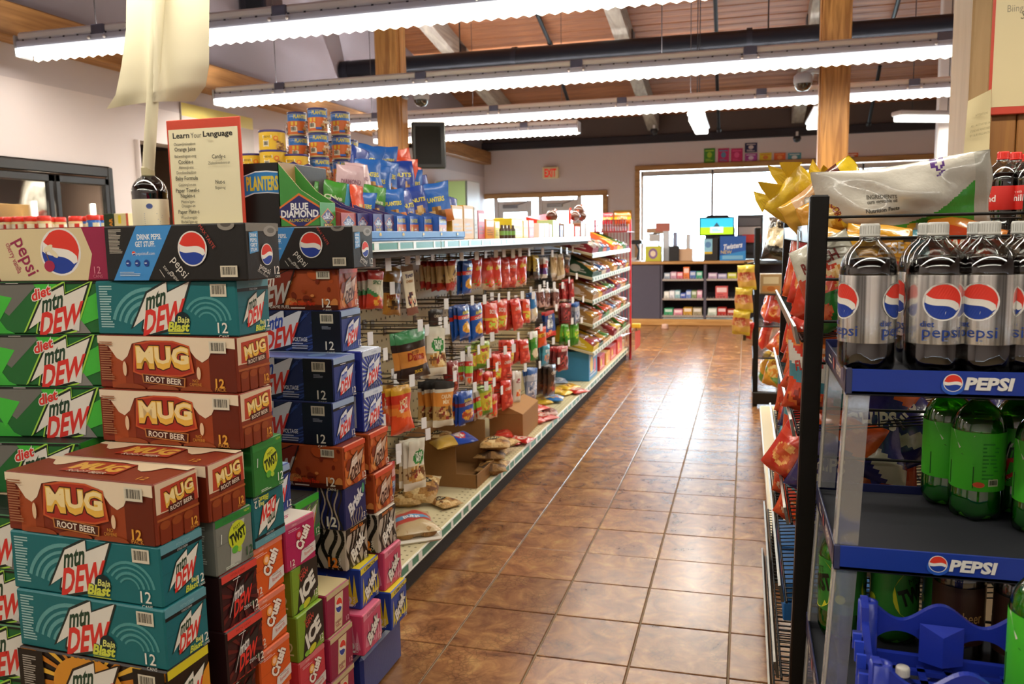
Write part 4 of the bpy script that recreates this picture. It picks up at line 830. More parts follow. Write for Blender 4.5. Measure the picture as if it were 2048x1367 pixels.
KIND = {  # mesh args, name, words for the label
 'chili': (('snack_packet', .13, .2, .028, [(.22, '#b5281c'), (.34, '#d9d3ba'), (.62, '#d2cdb2', .3), (.74, '#3f8a4a', .3), (1.1, '#c23a22')], [(.6, .8, .3, .14, ['#d8582c', '#b8281c', '#e8a83a'])], [('SPICY', .5, .3, .16, '#2a6a3a')], 11), 'red and cream corn snack packet'),
 'ambermix': (('snack_packet', .14, .21, .03, [(.3, '#b8862a'), (.55, '#2a2420'), (1.1, '#c98a32')], [(.5, .75, .4, .14, MIX)], [('HOT MIX', .5, .62, .14, '#a82818')], 12), 'amber and black snack mix packet'),
 'yogurt': (('candy_pouch', .11, .25, .012, [(.1, '#7a5638'), (.86, '#ddd2b6'), (1.1, '#7d4a34')], [(.5, .68, .36, .16, ['#c8382a', '#e8dcc0', '#3a2230', '#5a2a2a', '#d8b890'])], [('Yogurt', .5, .2, .2, '#4a4468', 4, .7), ('CHERRY', .5, .32, .12, '#b0762c')], 13, 'paper'), 'tall cream pouch of coated fruit'),
 'peanut': (('peanut_packet', .085, .145, .03, [(.14, '#b5301f'), (.72, '#cfae74'), (1.1, '#b92f22')], [(.5, .66, .32, .14, NUT)], [('PEANUTS', .5, .38, .15, '#23356f', 55, .55)], 14), 'slim tan and red peanut packet'),
 'cracker': (('cracker_bag', .13, .2, .035, [(.3, '#1f4fa0'), (.44, '#d8362a'), (1.1, '#1c58b0')], [(.5, .68, .34, .17, ['#e8a83a', '#d8902c', '#f0c460'])], [('ANIMAL', .5, .22, .17, '#e8d84a', 5, .6), ('CRACKERS', .5, .37, .12, '#f0e8dc', 4, .7)], 15), 'blue animal cracker bag'),
 'redgum': (('candy_bag', .12, .19, .035, [(.12, '#c8321f'), (.62, '#d63422'), (.8, '#cf4a2e'), (1.1, '#cfae8c')], [(.5, .78, .36, .13, GUM), (.4, .3, .16, .09, ['#e8b83a', '#e05a2a'])], [('GUMMI', .5, .32, .17, '#f0d24a', 8, .6)], 16), 'glossy red gummy candy bag'),
 'redsour': (('candy_bag', .12, .18, .034, [(.16, '#d8402a'), (.5, '#e04a2a'), (.56, '#e0b83a'), (1.1, '#d33a26')], [(.5, .74, .34, .16, ['#d8342a', '#e8c04a', '#c2d24a', '#e07a2c'])], [('SOUR', .5, .3, .2, '#f0e2d4', -6, .55)], 17), 'red and yellow sour candy bag'),
 'redclear': (('candy_bag', .125, .19, .04, [(.2, '#cf2f20'), (.45, '#d8432c'), (1.1, '#c83c2c')], [(.5, .68, .4, .22, ['#d84a3a', '#c02a22', '#e0705a', '#b8302a'])], [('CHERRY', .5, .3, .15, '#f0e0d4', 0, .6)], 18), 'cherry red clear candy bag'),
 'yellowbag': (('candy_bag', .11, .17, .03, [(.22, '#d8b82c'), (.7, '#b49a3c'), (1.1, '#3a2a20')], [(.5, .55, .36, .2, ['#c8b48c', '#5a3a24', '#e0d0a0'])], [('NUTTY', .5, .2, .16, '#7a2a1c', 0, .6)], 19), 'yellow and brown candy bag'),
 'purplewhite': (('candy_bag', .11, .17, .03, [(.3, '#e0dcd6'), (.5, '#c8342c'), (.8, '#5a2c78'), (1.1, '#d8d0c8')], [(.5, .66, .3, .13, ['#5a2c78', '#7a3c98', '#3c1c5a'])], [('GRAPE', .5, .2, .17, '#c8342c', 0, .6)], 20), 'white, red and purple candy bag'),
 'beigeroll': (('candy_bag', .07, .19, .03, [(.1, '#d8ccb4'), (.85, '#cdb58a'), (1.1, '#d8d0c4')], [(.5, .5, .4, .3, ['#d2b888', '#c2a472', '#dcc89c'])], [('MINT', .5, .2, .2, '#a8342a', 0, .5)], 21), 'beige narrow biscuit packet'),
 'darkbag': (('candy_bag', .12, .19, .03, [(.3, '#2c2320'), (.6, '#3f2c24'), (1.1, '#5a3a2a')], [(.5, .7, .38, .2, ['#7a4a30', '#4a2c20', '#93593a', '#a8402c'])], [('CHOCO', .5, .25, .16, '#d8c8b0', 0, .6)], 22), 'dark brown chocolate candy bag'),
 'donut': (('donut_pack', .09, .2, .03, [(.2, '#2f66ac'), (.6, '#2a78b8'), (1.1, '#d8d4cc')], [(.5, .74, .42, .17, ['#e8dcc0', '#d8c8a4', '#e0d2b0'])], [('DONUTS', .5, .3, .18, '#eef0f2', 90, .8)], 23), 'blue gummy ring pack'),
 'greendonut': (('donut_pack', .09, .2, .03, [(.2, '#d2d6ca'), (.34, '#5fa83e'), (.6, '#3f9a3a'), (1.1, '#3c8a36')], [(.5, .74, .42, .17, ['#e8dcc0', '#d8c8a4', '#e0d2b0'])], [('APPLE', .5, .3, .18, '#eef2ea', 90, .7)], 24), 'green apple ring pack'),
 'pinkdark': (('candy_bag', .11, .18, .03, [(.15, '#cfc8c4'), (.6, '#8a5a50'), (1.1, '#c8a49a')], [(.5, .6, .36, .28, ['#6a3430', '#a87068', '#d8b4aa', '#4a2420'])], [('TAFFY', .5, .2, .15, '#5a1c24', 0, .5)], 25), 'pink and maroon taffy bag'),
 'twist': (('candy_bag', .08, .2, .03, [(.12, '#c8302c'), (.9, '#9c1f24'), (1.1, '#d8c8c0')], [(.5, .5, .38, .36, ['#8a1a20', '#b02a2c', '#741418', '#c84a44'])], [('TWISTS', .5, .3, .17, '#f0e0d8', 90, .7)], 26), 'dark red licorice twist bag'),
 'bluecard': (('toy_card', .16, .2, .012, [(.14, '#b82a22'), (.84, '#23498c'), (1.1, '#c8322a')], [(.5, .5, .3, .22, ['#c8ccd0', '#8a9098', '#e2e4e6', '#5c6470']), (.5, .85, .3, .08, ['#d84a3a', '#e8a06a'])], [('FUN', .5, .2, .16, '#e8e2d8', 0, .4)], 27, 'card'), 'red and blue carded candy toy'),
 'dates': (('fruit_pouch', .2, .25, .045, [(.24, '#3f8a56'), (.40, '#2a1a16'), (.74, '#d08a3c'), (1.1, '#2c1a14')], [], [('Dates', .52, .52, .22, '#9c2a1a', -3, .62), ('PITTED', .5, .44, .08, '#7a3a1a', 0, .3), ('SNACK', .5, .84, .09, '#d8b43c', 0, .3)], 28), 'green, brown and orange date pouch'),
 'trail': (('trail_mix_pouch', .15, .24, .03, [(.2, '#d2cdba'), (.52, '#d8d2c0'), (.86, '#b39a70'), (1.1, '#d9d3c0')], [(.52, .37, .34, .16, ['#2f8038', '#2a7634', '#338a3e']), (.5, .68, .42, .17, MIX+NUT)], [('TRAIL', .5, .31, .16, '#e6ecdc', 0, .45), ('MIX', .5, .41, .16, '#e6ecdc', 0, .3)], 29, 'paper'), 'white and green trail mix pouch'),
 'trailorange': (('trail_mix_pouch', .14, .24, .03, [(.16, '#2b2622'), (.24, '#d8d2c0'), (.54, '#d68a34'), (.84, '#b39256'), (1.1, '#dad2bc')], [(.5, .68, .42, .16, MIX+NUT)], [('CAJUN', .5, .32, .15, '#f0dcb0', 0, .5), ('MIX', .5, .44, .15, '#f0dcb0', 0, .35)], 30, 'paper'), 'orange and white nut mix pouch'),
 'orangebag': (('candy_bag', .15, .23, .03, [(.14, '#c8961f'), (.34, '#c8321f'), (.5, '#d85a22', .2), (.66, '#e08030', .2), (1.1, '#d84a22')], [(.5, .45, .26, .1, ['#e8d2c0', '#d83a2a'])], [('HOT', .5, .3, .18, '#f0d8a0', 12, .4)], 31), 'red and orange swirl snack bag'),
 'seeds': (('seed_packet', .1, .2, .045, [(.5, '#8a2a24'), (.62, '#a83a30'), (1.1, '#93302a')], [(.5, .25, .3, .16, ['#e4d4c4', '#d8c4b4']), (.5, .75, .36, .2, ['#7a2a22', '#b85a44', '#5a1c18'])], [('SEA', .5, .2, .14, '#8a2a24', 0, .3), ('SALT', .5, .29, .14, '#8a2a24', 0, .36)], 32), 'dark red seasoned seed packet'),
 'stripes': (('candy_bag', .08, .2, .02, [(.25, '#c8c2b8'), (.4, '#c8362c'), (.6, '#8ac23a'), (.75, '#c83a30'), (1.1, '#bca48c')], [(.5, .85, .36, .1, GUM)], [('SOUR', .5, .32, .18, '#f0ece0', 0, .5)], 33), 'striped red and green sour belt bag'),
 'yellowgreen': (('candy_bag', .14, .2, .035, [(.14, '#8aa832'), (.34, '#c8c23c'), (.8, '#d2bc3a'), (1.1, '#5f8a2a')], [(.5, .66, .36, .18, ['#e0d24a', '#b8a42c', '#d8723a', '#6fa03a']), (.5, .34, .3, .1, ['#d83a5a', '#e8d84a'])], [('TWIST', .5, .3, .17, '#a82a4a', 8, .55)], 34), 'yellow and green sour gummy bag'),
 'orangecup': (('candy_bag', .11, .15, .03, [(.3, '#d84a1c'), (.5, '#e8b02c'), (1.1, '#dc541f')], [], [('CUPS', .5, .42, .2, '#5a2410', 0, .6)], 35), 'bright orange peanut cup packet'),
 'tealbag': (('candy_bag', .14, .19, .03, [(.12, '#4a9ab0'), (.5, '#4aa2b8'), (1.1, '#3c88a4')], [(.5, .62, .36, .2, ['#c87a4a', '#7a4a34', '#e0b08a', '#3c88a4'])], [('BITES', .5, .28, .18, '#eaf2f2', 0, .5)], 36), 'teal chocolate bite bag'),
 'greenbag': (('candy_bag', .08, .18, .03, [(.2, '#4a9a2c'), (.6, '#66b83a'), (1.1, '#3a8a28')], [(.5, .5, .3, .2, ['#c8d84a', '#7ac83c'])], [('LIME', .5, .3, .2, '#f0f4e0', 0, .5)], 37), 'lime green candy bag'),
 'maroonbag': (('candy_bag', .13, .17, .03, [(.2, '#a8282a'), (.8, '#6a1f22'), (1.1, '#8a2a2c')], [(.5, .55, .4, .26, ['#5a1a1c', '#932c2e', '#3c1214', '#b84a48'])], [('BERRY', .5, .14, .14, '#f0dcd4', 0, .5)], 38), 'maroon berry candy bag'),
 'greyblue': (('candy_bag', .12, .2, .03, [(.2, '#3a6ab0'), (.4, '#b8c0cc'), (1.1, '#8a98b0')], [(.5, .65, .4, .24, ['#c8d0dc', '#5a6a8a', '#8a9ab8', '#e2e4e8'])], [('MINTS', .5, .2, .16, '#eef0f4', 0, .55)], 39), 'silver and blue mint bag'),
 'whitebox': (('candy_box', .09, .2, .03, [(.3, '#d8d2c8'), (1.1, '#d2cabc')], [(.5, .3, .26, .08, ['#8a2a3a', '#a03a4a']), (.5, .68, .28, .14, ['#d83a2a', '#e8a03a', '#e8d2b0'])], [('Jelly', .5, .3, .14, '#f0e4dc', 0, .35)], 40, 'card'), 'white jelly candy box'),
 'bluecookie': (('cookie_bag', .17, .22, .045, [(.3, '#2350a8'), (.42, '#8a2c34'), (1.1, '#1f4aa0')], [(.5, .7, .4, .17, ['#d8a23a', '#c84a2a', '#e8c460', '#a8401f'])], [('ANIMAL', .5, .24, .14, '#d8cc4a', 0, .6), ('COOKIES', .5, .36, .11, '#f0e4d8', 0, .55)], 41), 'royal blue animal cookie bag'),
 'saltbag': (('snack_packet', .18, .26, .04, [(.2, '#c23a3c'), (.4, '#d8b0b0'), (.55, '#b8382e'), (.75, '#8a8cae'), (1.1, '#4a4a78')], [(.6, .6, .26, .12, ['#3f8ac0', '#3478b0'])], [('SALT', .6, .6, .16, '#eef2f4', 12, .4), ('Sea', .4, .4, .2, '#3a4a88', 60, .3)], 42), 'blue and red salted snack bag'),
 'cashew': (('nut_bag', .17, .2, .04, [(.12, '#cbb890'), (1.1, '#b8935a')], [(.5, .5, .5, .5, NUT+['#e0c48c']), (.5, .3, .26, .12, ['#1d1a18', '#26221e'])], [('NUTS', .5, .3, .12, '#e8d8a8', 0, .4)], 43, 'nuts'), 'clear bag of tan nuts with black label'),
 'walnut': (('nut_bag', .17, .2, .045, [(1.1, '#9a7440')], [(.5, .5, .5, .5, ['#8a6230', '#b88a4a', '#5f3f1c', '#d0a868', '#3f2a14']), (.5, .16, .3, .09, ['#e0d8c4', '#d8cfb8'])], [], 44, 'nuts'), 'clear bag of dark mixed nuts with white label'),
 'bluenut': (('nut_bag', .2, .22, .04, [(.2, '#1d3f98'), (.5, '#2348a8'), (1.1, '#c8a24a')], [(.5, .34, .3, .14, ['#c8342c', '#e2dcd4'])], [('NUTS', .5, .34, .16, '#f0e8dc', 0, .4)], 45), 'blue topped clear nut bag'),
 'redlying': (('candy_bag', .16, .2, .035, [(.3, '#c8281f'), (.6, '#d8503a'), (1.1, '#b8241c')], [(.5, .6, .3, .2, ['#e2d8d0', '#d84a3a', '#f0c8b0'])], [('LICORICE', .5, .3, .12, '#f0e2d8', 0, .6)], 46), 'red licorice candy bag'),
 'yellowlying': (('candy_bag', .15, .19, .035, [(.35, '#d8a82c'), (.7, '#c88a2c'), (1.1, '#d8b43a')], [(.5, .5, .34, .2, ['#e8d2a0', '#8a4a24', '#e8b83a'])], [('CARAMEL', .5, .25, .12, '#7a2a1c', 0, .6)], 47), 'yellow caramel candy bag'),
 'bluelying': (('candy_bag', .15, .19, .03, [(.4, '#2a78c0'), (.7, '#e2dcd0'), (1.1, '#2a70b8')], [(.5, .6, .3, .16, ['#e8c43a', '#e05a4a', '#58a8d8'])], [('GUM', .5, .25, .16, '#f0f2f4', 0, .4)], 48), 'blue and yellow gum bag'),
}
KM = {}
def kmesh(k):
    if k not in KM:
        a = KIND[k][0]; n, w, h, t, bands, blobs, texts, seed = a[:8]; mt = a[8] if len(a) > 8 else 'film'
        if k == 'bluecard': nx, ny, cr = 14, 16, .01
        elif k == 'whitebox': nx, ny, cr = 12, 14, .01
        else: nx, ny, cr = 18, 26, .05
        KM[k] = (bag_mesh(n, w, h, t*(1.2 if nx == 18 else 1), bands, blobs, texts, seed, mt, nx=nx, ny=ny, crimp=cr, wr=1.5 if nx == 18 else .5), n, w, h, t, KIND[k][1])
    return KM[k]
# kind, px of the foremost bag's centre, py of its top and bottom, hook end X, how many on the hook, twist towards the aisle end
ROWS = {
 'top peg row': [('chili', 754, 542, 616, -1.40, 4), ('ambermix', 786, 535, 628, -1.50, 2), ('yogurt', 815, 530, 630, -1.42, 1), ('peanut', 905, 521, 579, -1.42, 8), ('cracker', 936, 520, 588, -1.42, 2), ('redgum', 955, 516, 576, -1.45, 2), ('redgum', 976, 515, 577, -1.45, 2), ('redgum', 992, 514, 576, -1.42, 3), ('redclear', 1011, 516, 574, -1.45, 2), ('redclear', 1025, 513, 573, -1.44, 2), ('redgum', 1044, 512, 573, -1.42, 4), ('yellowbag', 1072, 510, 556, -1.44, 3), ('purplewhite', 1092, 514, 555, -1.43, 3), ('beigeroll', 1110, 507, 554, -1.45, 2), ('beigeroll', 1122, 508, 560, -1.44, 3), ('darkbag', 1134, 505, 550, -1.45, 3)],
 'second peg row': [('darkbag', 874, 618, 672, -1.46, 2), ('cracker', 927, 610, 678, -1.43, 3), ('cracker', 952, 608, 682, -1.41, 3), ('yellowbag', 968, 602, 655, -1.48, 2), ('redsour', 982, 604, 664, -1.43, 3), ('redsour', 1002, 600, 662, -1.43, 2), ('redclear', 1030, 598, 660, -1.42, 5), ('redsour', 1053, 598, 645, -1.42, 3), ('donut', 1066, 584, 640, -1.42, 2), ('pinkdark', 1082, 578, 614, -1.45, 2), ('pinkdark', 1096, 577, 616, -1.45, 2), ('pinkdark', 1113, 577, 618, -1.42, 3), ('twist', 1127, 566, 604, -1.45, 2), ('twist', 1142, 558, 603, -1.42, 4)],
 'third peg row': [('dates', 820, 662, 765, -1.41, 2), ('trail', 872, 655, 752, -1.40, 3), ('bluecard', 1100, 622, 676, -1.41, 2), ('maroonbag', 1134, 606, 650, -1.44, 3), ('greyblue', 1155, 604, 648, -1.42, 3), ('yellowgreen', 948, 690, 742, -1.46, 2), ('yellowgreen', 968, 682, 738, -1.42, 3), ('redsour', 1022, 680, 732, -1.43, 3), ('redclear', 1048, 678, 726, -1.42, 3), ('greendonut', 1069, 662, 720, -1.41, 2), ('orangecup', 1084, 653, 694, -1.41, 2), ('greenbag', 1133, 648, 688, -1.43, 2), ('greenbag', 1152, 646, 690, -1.41, 2)],
 'fourth peg row': [('seeds', 907, 722, 790, -1.41, 2), ('stripes', 921, 712, 764, -1.46, 2), ('stripes', 940, 708, 770, -1.41, 2), ('redgum', 960, 735, 775, -1.45, 3), ('redsour', 995, 708, 765, -1.44, 3), ('redclear', 1012, 704, 764, -1.41, 4), ('tealbag', 1094, 688, 730, -1.41, 3), ('maroonbag', 1126, 692, 740, -1.41, 4), ('greyblue', 1066, 736, 798, -1.42, 3), ('darkbag', 1105, 728, 788, -1.41, 4), ('redgum', 978, 742, 790, -1.45, 2)],
 'fifth peg row': [('orangebag', 772, 770, 862, -1.50, 1), ('orangebag', 803, 772, 872, -1.41, 2), ('trailorange', 891, 762, 856, -1.41, 6), ('bluecookie', 932, 783, 850, -1.41, 3), ('stripes', 956, 780, 838, -1.44, 3), ('yellowgreen', 972, 772, 832, -1.41, 3), ('redclear', 1012, 758, 818, -1.41, 4), ('whitebox', 1036, 742, 806, -1.41, 2), ('redgum', 988, 788, 836, -1.44, 2)],
 'lowest peg row': [('saltbag', 776, 925, 1005, -1.46, 2), ('trail', 836, 878, 976, -1.41, 3)]}
usedn = {}
for row, L in ROWS.items():
    for i, (k, px, y0, y1, X, n) in enumerate(L):
        me, nm, w, h, t, words_ = kmesh(k)
        a = onx(px, y0, X)
        if a.y > 6.95: X *= 6.95/a.y; a = onx(px, y0, X)
        b = onx(px, y1, X); s = (a.z-b.z)/h; top = a.z
        hook(a.y, top+.004, X-PX+.04)
        usedn[(row, k)] = usedn.get((row, k), 0)+1
        many = sum(1 for q in L if q[0] == k) > 1
        pk = ', %s such hook' % ORD[usedn[(row, k)]-1] if many else ''
        th = max(.016, t*s*.8)
        for j in range(n):
            x = X-j*th*.9-.004
            if x < PX+.03: break
            tw = rnd.uniform(.12, .45)
            o = put(nm, me, None, (x, a.y+rnd.uniform(-.004, .004), top+rnd.uniform(-.004, .002)), rot=(rnd.uniform(-.09, .09), rnd.uniform(-.11, .11), PI/2-tw), scale=s*rnd.uniform(.94, 1.03))
            if n == 1: pos_ = 'alone'
            else: pos_ = 'foremost' if j == 0 else '%s from front' % ORD[j]
            tag(o, '%s, %s%s, %s' % (words_, pos_, pk, row), 'pouch' if 'pouch' in nm else 'packet', '%s packets on the %s' % (words_.split()[0], row))
for y, z, L in ((2.95, 1.02, .36), (3.02, .86, .3), (3.15, .93, .33), (3.0, .74, .34), (3.3, .82, .3), (3.6, .98, .34), (3.9, .95, .33), (3.75, 1.0, .35), (3.1, .66, .33), (3.35, .60, .34), (3.55, .55, .33), (3.05, .45, .34), (3.25, .5, .33), (3.5, .42, .33), (3.85, .5, .34), (4.1, .44, .33), (4.3, .97, .34), (4.6, .73, .33), (4.9, .97, .34), (5.2, 1.0, .33), (5.6, 1.03, .33), (6.0, 1.05, .33), (3.2, 1.2, .35), (3.0, 1.32, .36), (3.35, 1.32, .36), (3.65, 1.325, .36)): hook(y, z, L)
# ---------------------------------------------------------------- goods lying on the base deck
def lay(k, px, py, label, rz=0, s=1, z=.15, tilt=0, X=None):
    me, nm, w, h, t, wd = kmesh(k); p = onz(px, py, z) if X is None else onx(px, py, X)
    c = Vector((0, 0, -h*s/2)); R = Matrix.Rotation(rz, 4, 'Z') @ Matrix.Rotation(-PI/2+tilt, 4, 'X')
    q = Vector((p.x, p.y, (z if X is None else p.z)+t*s*.52))-(R.to_3x3() @ c)
    o = put(nm, me, None, q, rot=R.to_euler(), scale=s); return tag(o, label, 'packet', 'packets lying on the base deck')
def open_box(name, x0, y0, x1, y1, z0, h, label, cut=True):
    t = thing(name, label, 'box', (x0, y0, z0)); w, d = x1-x0, y1-y0; c = '#8a6234'; c2 = '#9a7040'; th = .005
    MB().box(0, 0, 0, w, d, th, c).build('bottom_panel', 'cardboard', t)
    MB().box(0, 0, th, th, d, h, c2).build('back_panel', 'cardboard', t)
    m = MB()
    if cut: m.add([(0, 0, th), (w, 0, th), (w, 0, h*.28), (w*.72, 0, h*.28), (w*.72, 0, h), (0, 0, h), (0, th, th), (w, th, th), (w, th, h*.28), (w*.72, th, h*.28), (w*.72, th, h), (0, th, h)], [(0, 1, 2, 3), (0, 3, 4, 5), (9, 8, 7, 6), (11, 10, 9, 6), (1, 7, 8, 2), (2, 8, 9, 3), (3, 9, 10, 4), (4, 10, 11, 5)], c)
    else: m.box(0, 0, th, w, th, h, c)
    m.build('side_panel', 'cardboard', t)
    MB().box(0, d-th, th, w*.75, d, h, c2).box(w*.75, d-th, th, w, d, h*.3, c2).build('side_panel', 'cardboard', t)
    MB().box(w-th, 0, th, w, d, h*.28, c, b=.001).build('front_panel', 'cardboard', t)
    m = MB(); A = Art(m, (w, d*.3, h*.05), (0, 1, 0), (0, 0, 1), d*.4, h*.2); A.lines(.1, .1, A.a*.8, .9, 3, '#5c3c1c'); m.build('print', 'print', t)
    return t
open_box('cardboard_tray_box', -1.70, 3.93, -1.305, 4.40, .15, .255, 'open brown cardboard box with a cut-away front holding nut bags')
lay('walnut', 985, 940, 'clear nut bag with white label inside the open cardboard box', .2, 1.0, .16); lay('walnut', 985, 915, 'second clear nut bag stacked inside the open cardboard box', .1, 1.0, .205); lay('cashew', 990, 893, 'tan nut bag on top of the bags in the open cardboard box', .3, 1.0, .26)
lay('bluenut', 905, 888, 'blue topped nut bag lying across the open cardboard box', -.9, 1.0, .37, .1); lay('cashew', 878, 882, 'tan nut bag behind the blue topped bag on the open cardboard box', .4, .9, .36, .1)
lay('cashew', 812, 1004, 'tan nut bag lying at the back of the deck under the white and green pouches', .3, 1.0); lay('cashew', 890, 1010, 'small tan nut bag with black label lying alone on the bare deck', 1.0, .72); lay('cashew', 843, 985, 'tan nut bag standing behind the others under the pouches', .1, 1.0, .19, .4); lay('walnut', 795, 955, 'nut bag leaning at the back of the deck beside the cartons', .0, 1, .2, .8)
lay('cashew', 985, 905, 'tan nut bag beyond the open cardboard box', .5, 1.0); lay('cashew', 1000, 890, 'another tan nut bag between the two cardboard boxes', 1.2, 1.0, .19)
t = thing('cardboard_box', 'closed brown cardboard box with loose top flap on the deck', 'box', (-1.33, 4.95, .15)); w, d, h = .20, .46, .19
MB().box(-w-.02, 0, 0, 0, d, h-.02, '#9a6c3c', b=.003).build('body', 'cardboard', t)
MB().add([(-w-.02, 0, h-.02), (0, 0, h-.02), (.0, d, h-.02), (-w-.02, d, h-.02), (-w*.5, 0, h+.022), (-w*.5, d, h+.022)], [(0, 3, 5, 4), (4, 5, 2, 1), (0, 4, 1), (3, 2, 5)], '#ab7c48').build('flap', 'cardboard', t)
t.rotation_euler = (0, 0, .03)
m = thing('bread_pack', 'clear tray pack of buns with a red and blue label on the bare deck', 'packet', onz(824, 1066, .15), rz=.62); m.scale = (.85, .8, .85)
MB().box(-.12, -.17, 0, .12, .17, .022, '#d8d2c2', b=.01).build('tray', 'plastic', m)
for i in range(2):
    for j in range(3): MB().ball((-.055+i*.11, -.11+j*.11, .045), .054, .054, .034, '#b28a54', 12, 8).build('bun', 'nuts', m)
b_ = bag_mesh('wrapper', .235, .33, .085, [(.3, '#b8a078'), (.45, '#b83a32'), (.6, '#5a98c0'), (.72, '#b83a32'), (1.1, '#bca57c')], [], [('BUNS', .5, .52, .14, '#f0f2f4', 0, .4)], 77); put('label_wrap', b_, m, (0, .165, .053), rot=(-PI/2, 0, 0))
for i, (k, px, py, rz, s, z, wd) in enumerate([('redlying', 1010, 888, .6, .9, .15, 'red licorice bag in front of the closed cardboard box'), ('redlying', 1040, 883, 1.4, .8, .16, 'red licorice bag at the corner of the closed cardboard box'), ('redclear', 1008, 872, .2, .9, .18, 'cherry red bag against the closed cardboard box'), ('redlying', 1085, 838, .9, 1, .15, 'red licorice bag just beyond the closed cardboard box'), ('pinkdark', 1100, 828, .3, 1, .15, 'pink and maroon bag by the rail beyond the closed cardboard box'), ('redlying', 1068, 822, -.4, 1, .17, 'red licorice bag behind the pink and maroon one'), ('yellowlying', 1082, 806, .5, 1, .15, 'yellow caramel bag lying before the blue one'), ('bluelying', 1108, 800, .2, 1, .16, 'blue and yellow gum bag on the deck pile'), ('yellowlying', 1120, 789, 1.2, 1, .15, 'yellow caramel bag beyond the blue gum bag'), ('yellowlying', 1135, 778, -.5, 1, .17, 'yellow caramel bag on top of the pile by the candy shelves'), ('redlying', 1150, 785, .9, 1, .15, 'red licorice bag at the rail end of the yellow pile'), ('yellowlying', 1105, 785, .2, 1.1, .18, 'yellow caramel bag at the back of the pile'), ('redclear', 1062, 845, .8, 1, .15, 'cherry red bag behind the closed cardboard box'), ('greyblue', 1120, 765, .3, 1, .2, 'silver and blue mint bag at the back of the yellow pile')]): lay(k, px, py, wd, rz, s, z)
# ---------------------------------------------------------------- goods on top of the gondola
def gbox(name, w, d, h, col, label, cat, loc, rz=0, top=None, art=None, end=None, group=None, material='card', eart=None, b=.003):
    """printed box: front faces -Y, origin at the middle of its base"""
    o = MB().box(-w/2, -d/2, 0, w/2, d/2, h, col, b=b, fc=[end, end, None, None, top, top]).build(name, material, None, loc, rz); tag(o, label, cat, group)
    if art:
        m = MB(); A = Art(m, (-w/2, -d/2, 0), (1, 0, 0), (0, 0, 1), w, h); art(A); m.build('front_print', 'print', o)
    if eart:
        m = MB(); A = Art(m, (w/2, -d/2, 0), (0, 1, 0), (0, 0, 1), d, h); eart(A); m.build('end_print', 'print', o)
    return o
class CylArt(Art):
    def __init__(s, mb, R, z0, h, a0, lift=.0006):
        s.mb = mb; s.R = R; s.z0 = z0; s.h = h; s.a0 = a0; s.l = lift; s.w = 2*PI*R; s.a = s.w/h
    def P(s, u, v):
        t = s.a0+u*s.h/s.R; return Vector(((s.R+s.l)*math.cos(t), (s.R+s.l)*math.sin(t), s.z0+v*s.h))
    def clip(s, p): return p
def can_mesh(R, h, lid, body, art, n=26):
    m = MB().lathe([(0, .001), (R*.96, 0, '#b9a878'), (R, .004, '#c8b688'), (R, .008, body(.05)), (R, h*.3, body(.3)), (R, h*.62, body(.64)), (R, h*.9, '#c9c2b0'), (R*1.0, h*.915, lid), (R*1.03, h*.92, lid), (R*1.03, h*.985, lid), (R*.98, h, lid), (R*.93, h*.985, lid), (0, h*.985, lid)], body(.5), n)
    p = MB(); A = CylArt(p, R, .008, h*.88, 0); art(A)
    return m.mesh('snack_can', 'print'), p.mesh('print', 'print'), MB().lathe([(R*1.04, h*.92), (R*1.045, h*.95), (R*1.03, h*1.0), (R*.96, h*1.005), (R*.9, h*.995), (0, h*.995)], lid, n).mesh('plastic_lid', 'plastic')
def art_nutcan(A):
    for k in range(2):
        o = k*A.a*.5
        A.text('PLANTERS', o+.55, .84, .17, '#d8c63a', width=.75, bold=.04); A.text('Dry Roasted', o+.1, .86, .09, '#d6dde6', width=.3)
        for i in range(8): A.rect(o+.02+i*.04, .12, o+.06+i*.04, .62 if 0 else .34, '#d8cfb8')
        A.barcode(o+.02, .12, o+.3, .38); A.rect(o+.04, .42, o+.34, .6, '#d8b23c')
        r = random.Random(4+k)
        for i in range(40): A.ell(o+r.uniform(.62, 1.1), r.uniform(.05, .6), .06, .045, r.choice(NUT), 8, r.uniform(0, 3))
        A.rect(o+.36, .06, o+.6, .16, '#2a5aa8'); A.text('PEANUTS', o+.86, .4, .12, '#f0e4cc', width=.42, bold=.03)
CAN = can_mesh(.0475, .118, '#26306a', lambda v: '#d06a2c' if v < .6 else '#2a6ab8', art_nutcan)
def art_yellow(A):
    for k in range(2):
        o = k*A.a*.5
        A.rect(o+.1, .2, o+.4, .55, '#e0d6bc'); A.barcode(o+.12, .22, o+.38, .5); A.rect(o+.08, .62, o+.55, .78, '#e4dcc0'); A.text('MIXED NUTS', o+.32, .7, .1, '#4a3a2a', width=.4)
        r = random.Random(5+k)
        for i in range(30): A.ell(o+r.uniform(.75, 1.25), r.uniform(.05, .45), .06, .05, r.choice(NUT), 8, r.uniform(0, 3))
        A.ell(o+.75, .62, .12, .12, '#d86a2c', 14); A.ell(o+.75, .62, .07, .07, '#e0b43a', 12)
YCAN = can_mesh(.062, .105, '#3a2a68', lambda v: '#d8b02f', art_yellow)
def place_can(M_, x, y, z, rz, label, grp):
    o = put('snack_can', M_[0], None, (x, y, z), rz); tag(o, label, 'can', grp); put('print', M_[1], o); put('plastic_lid', M_[2], o)
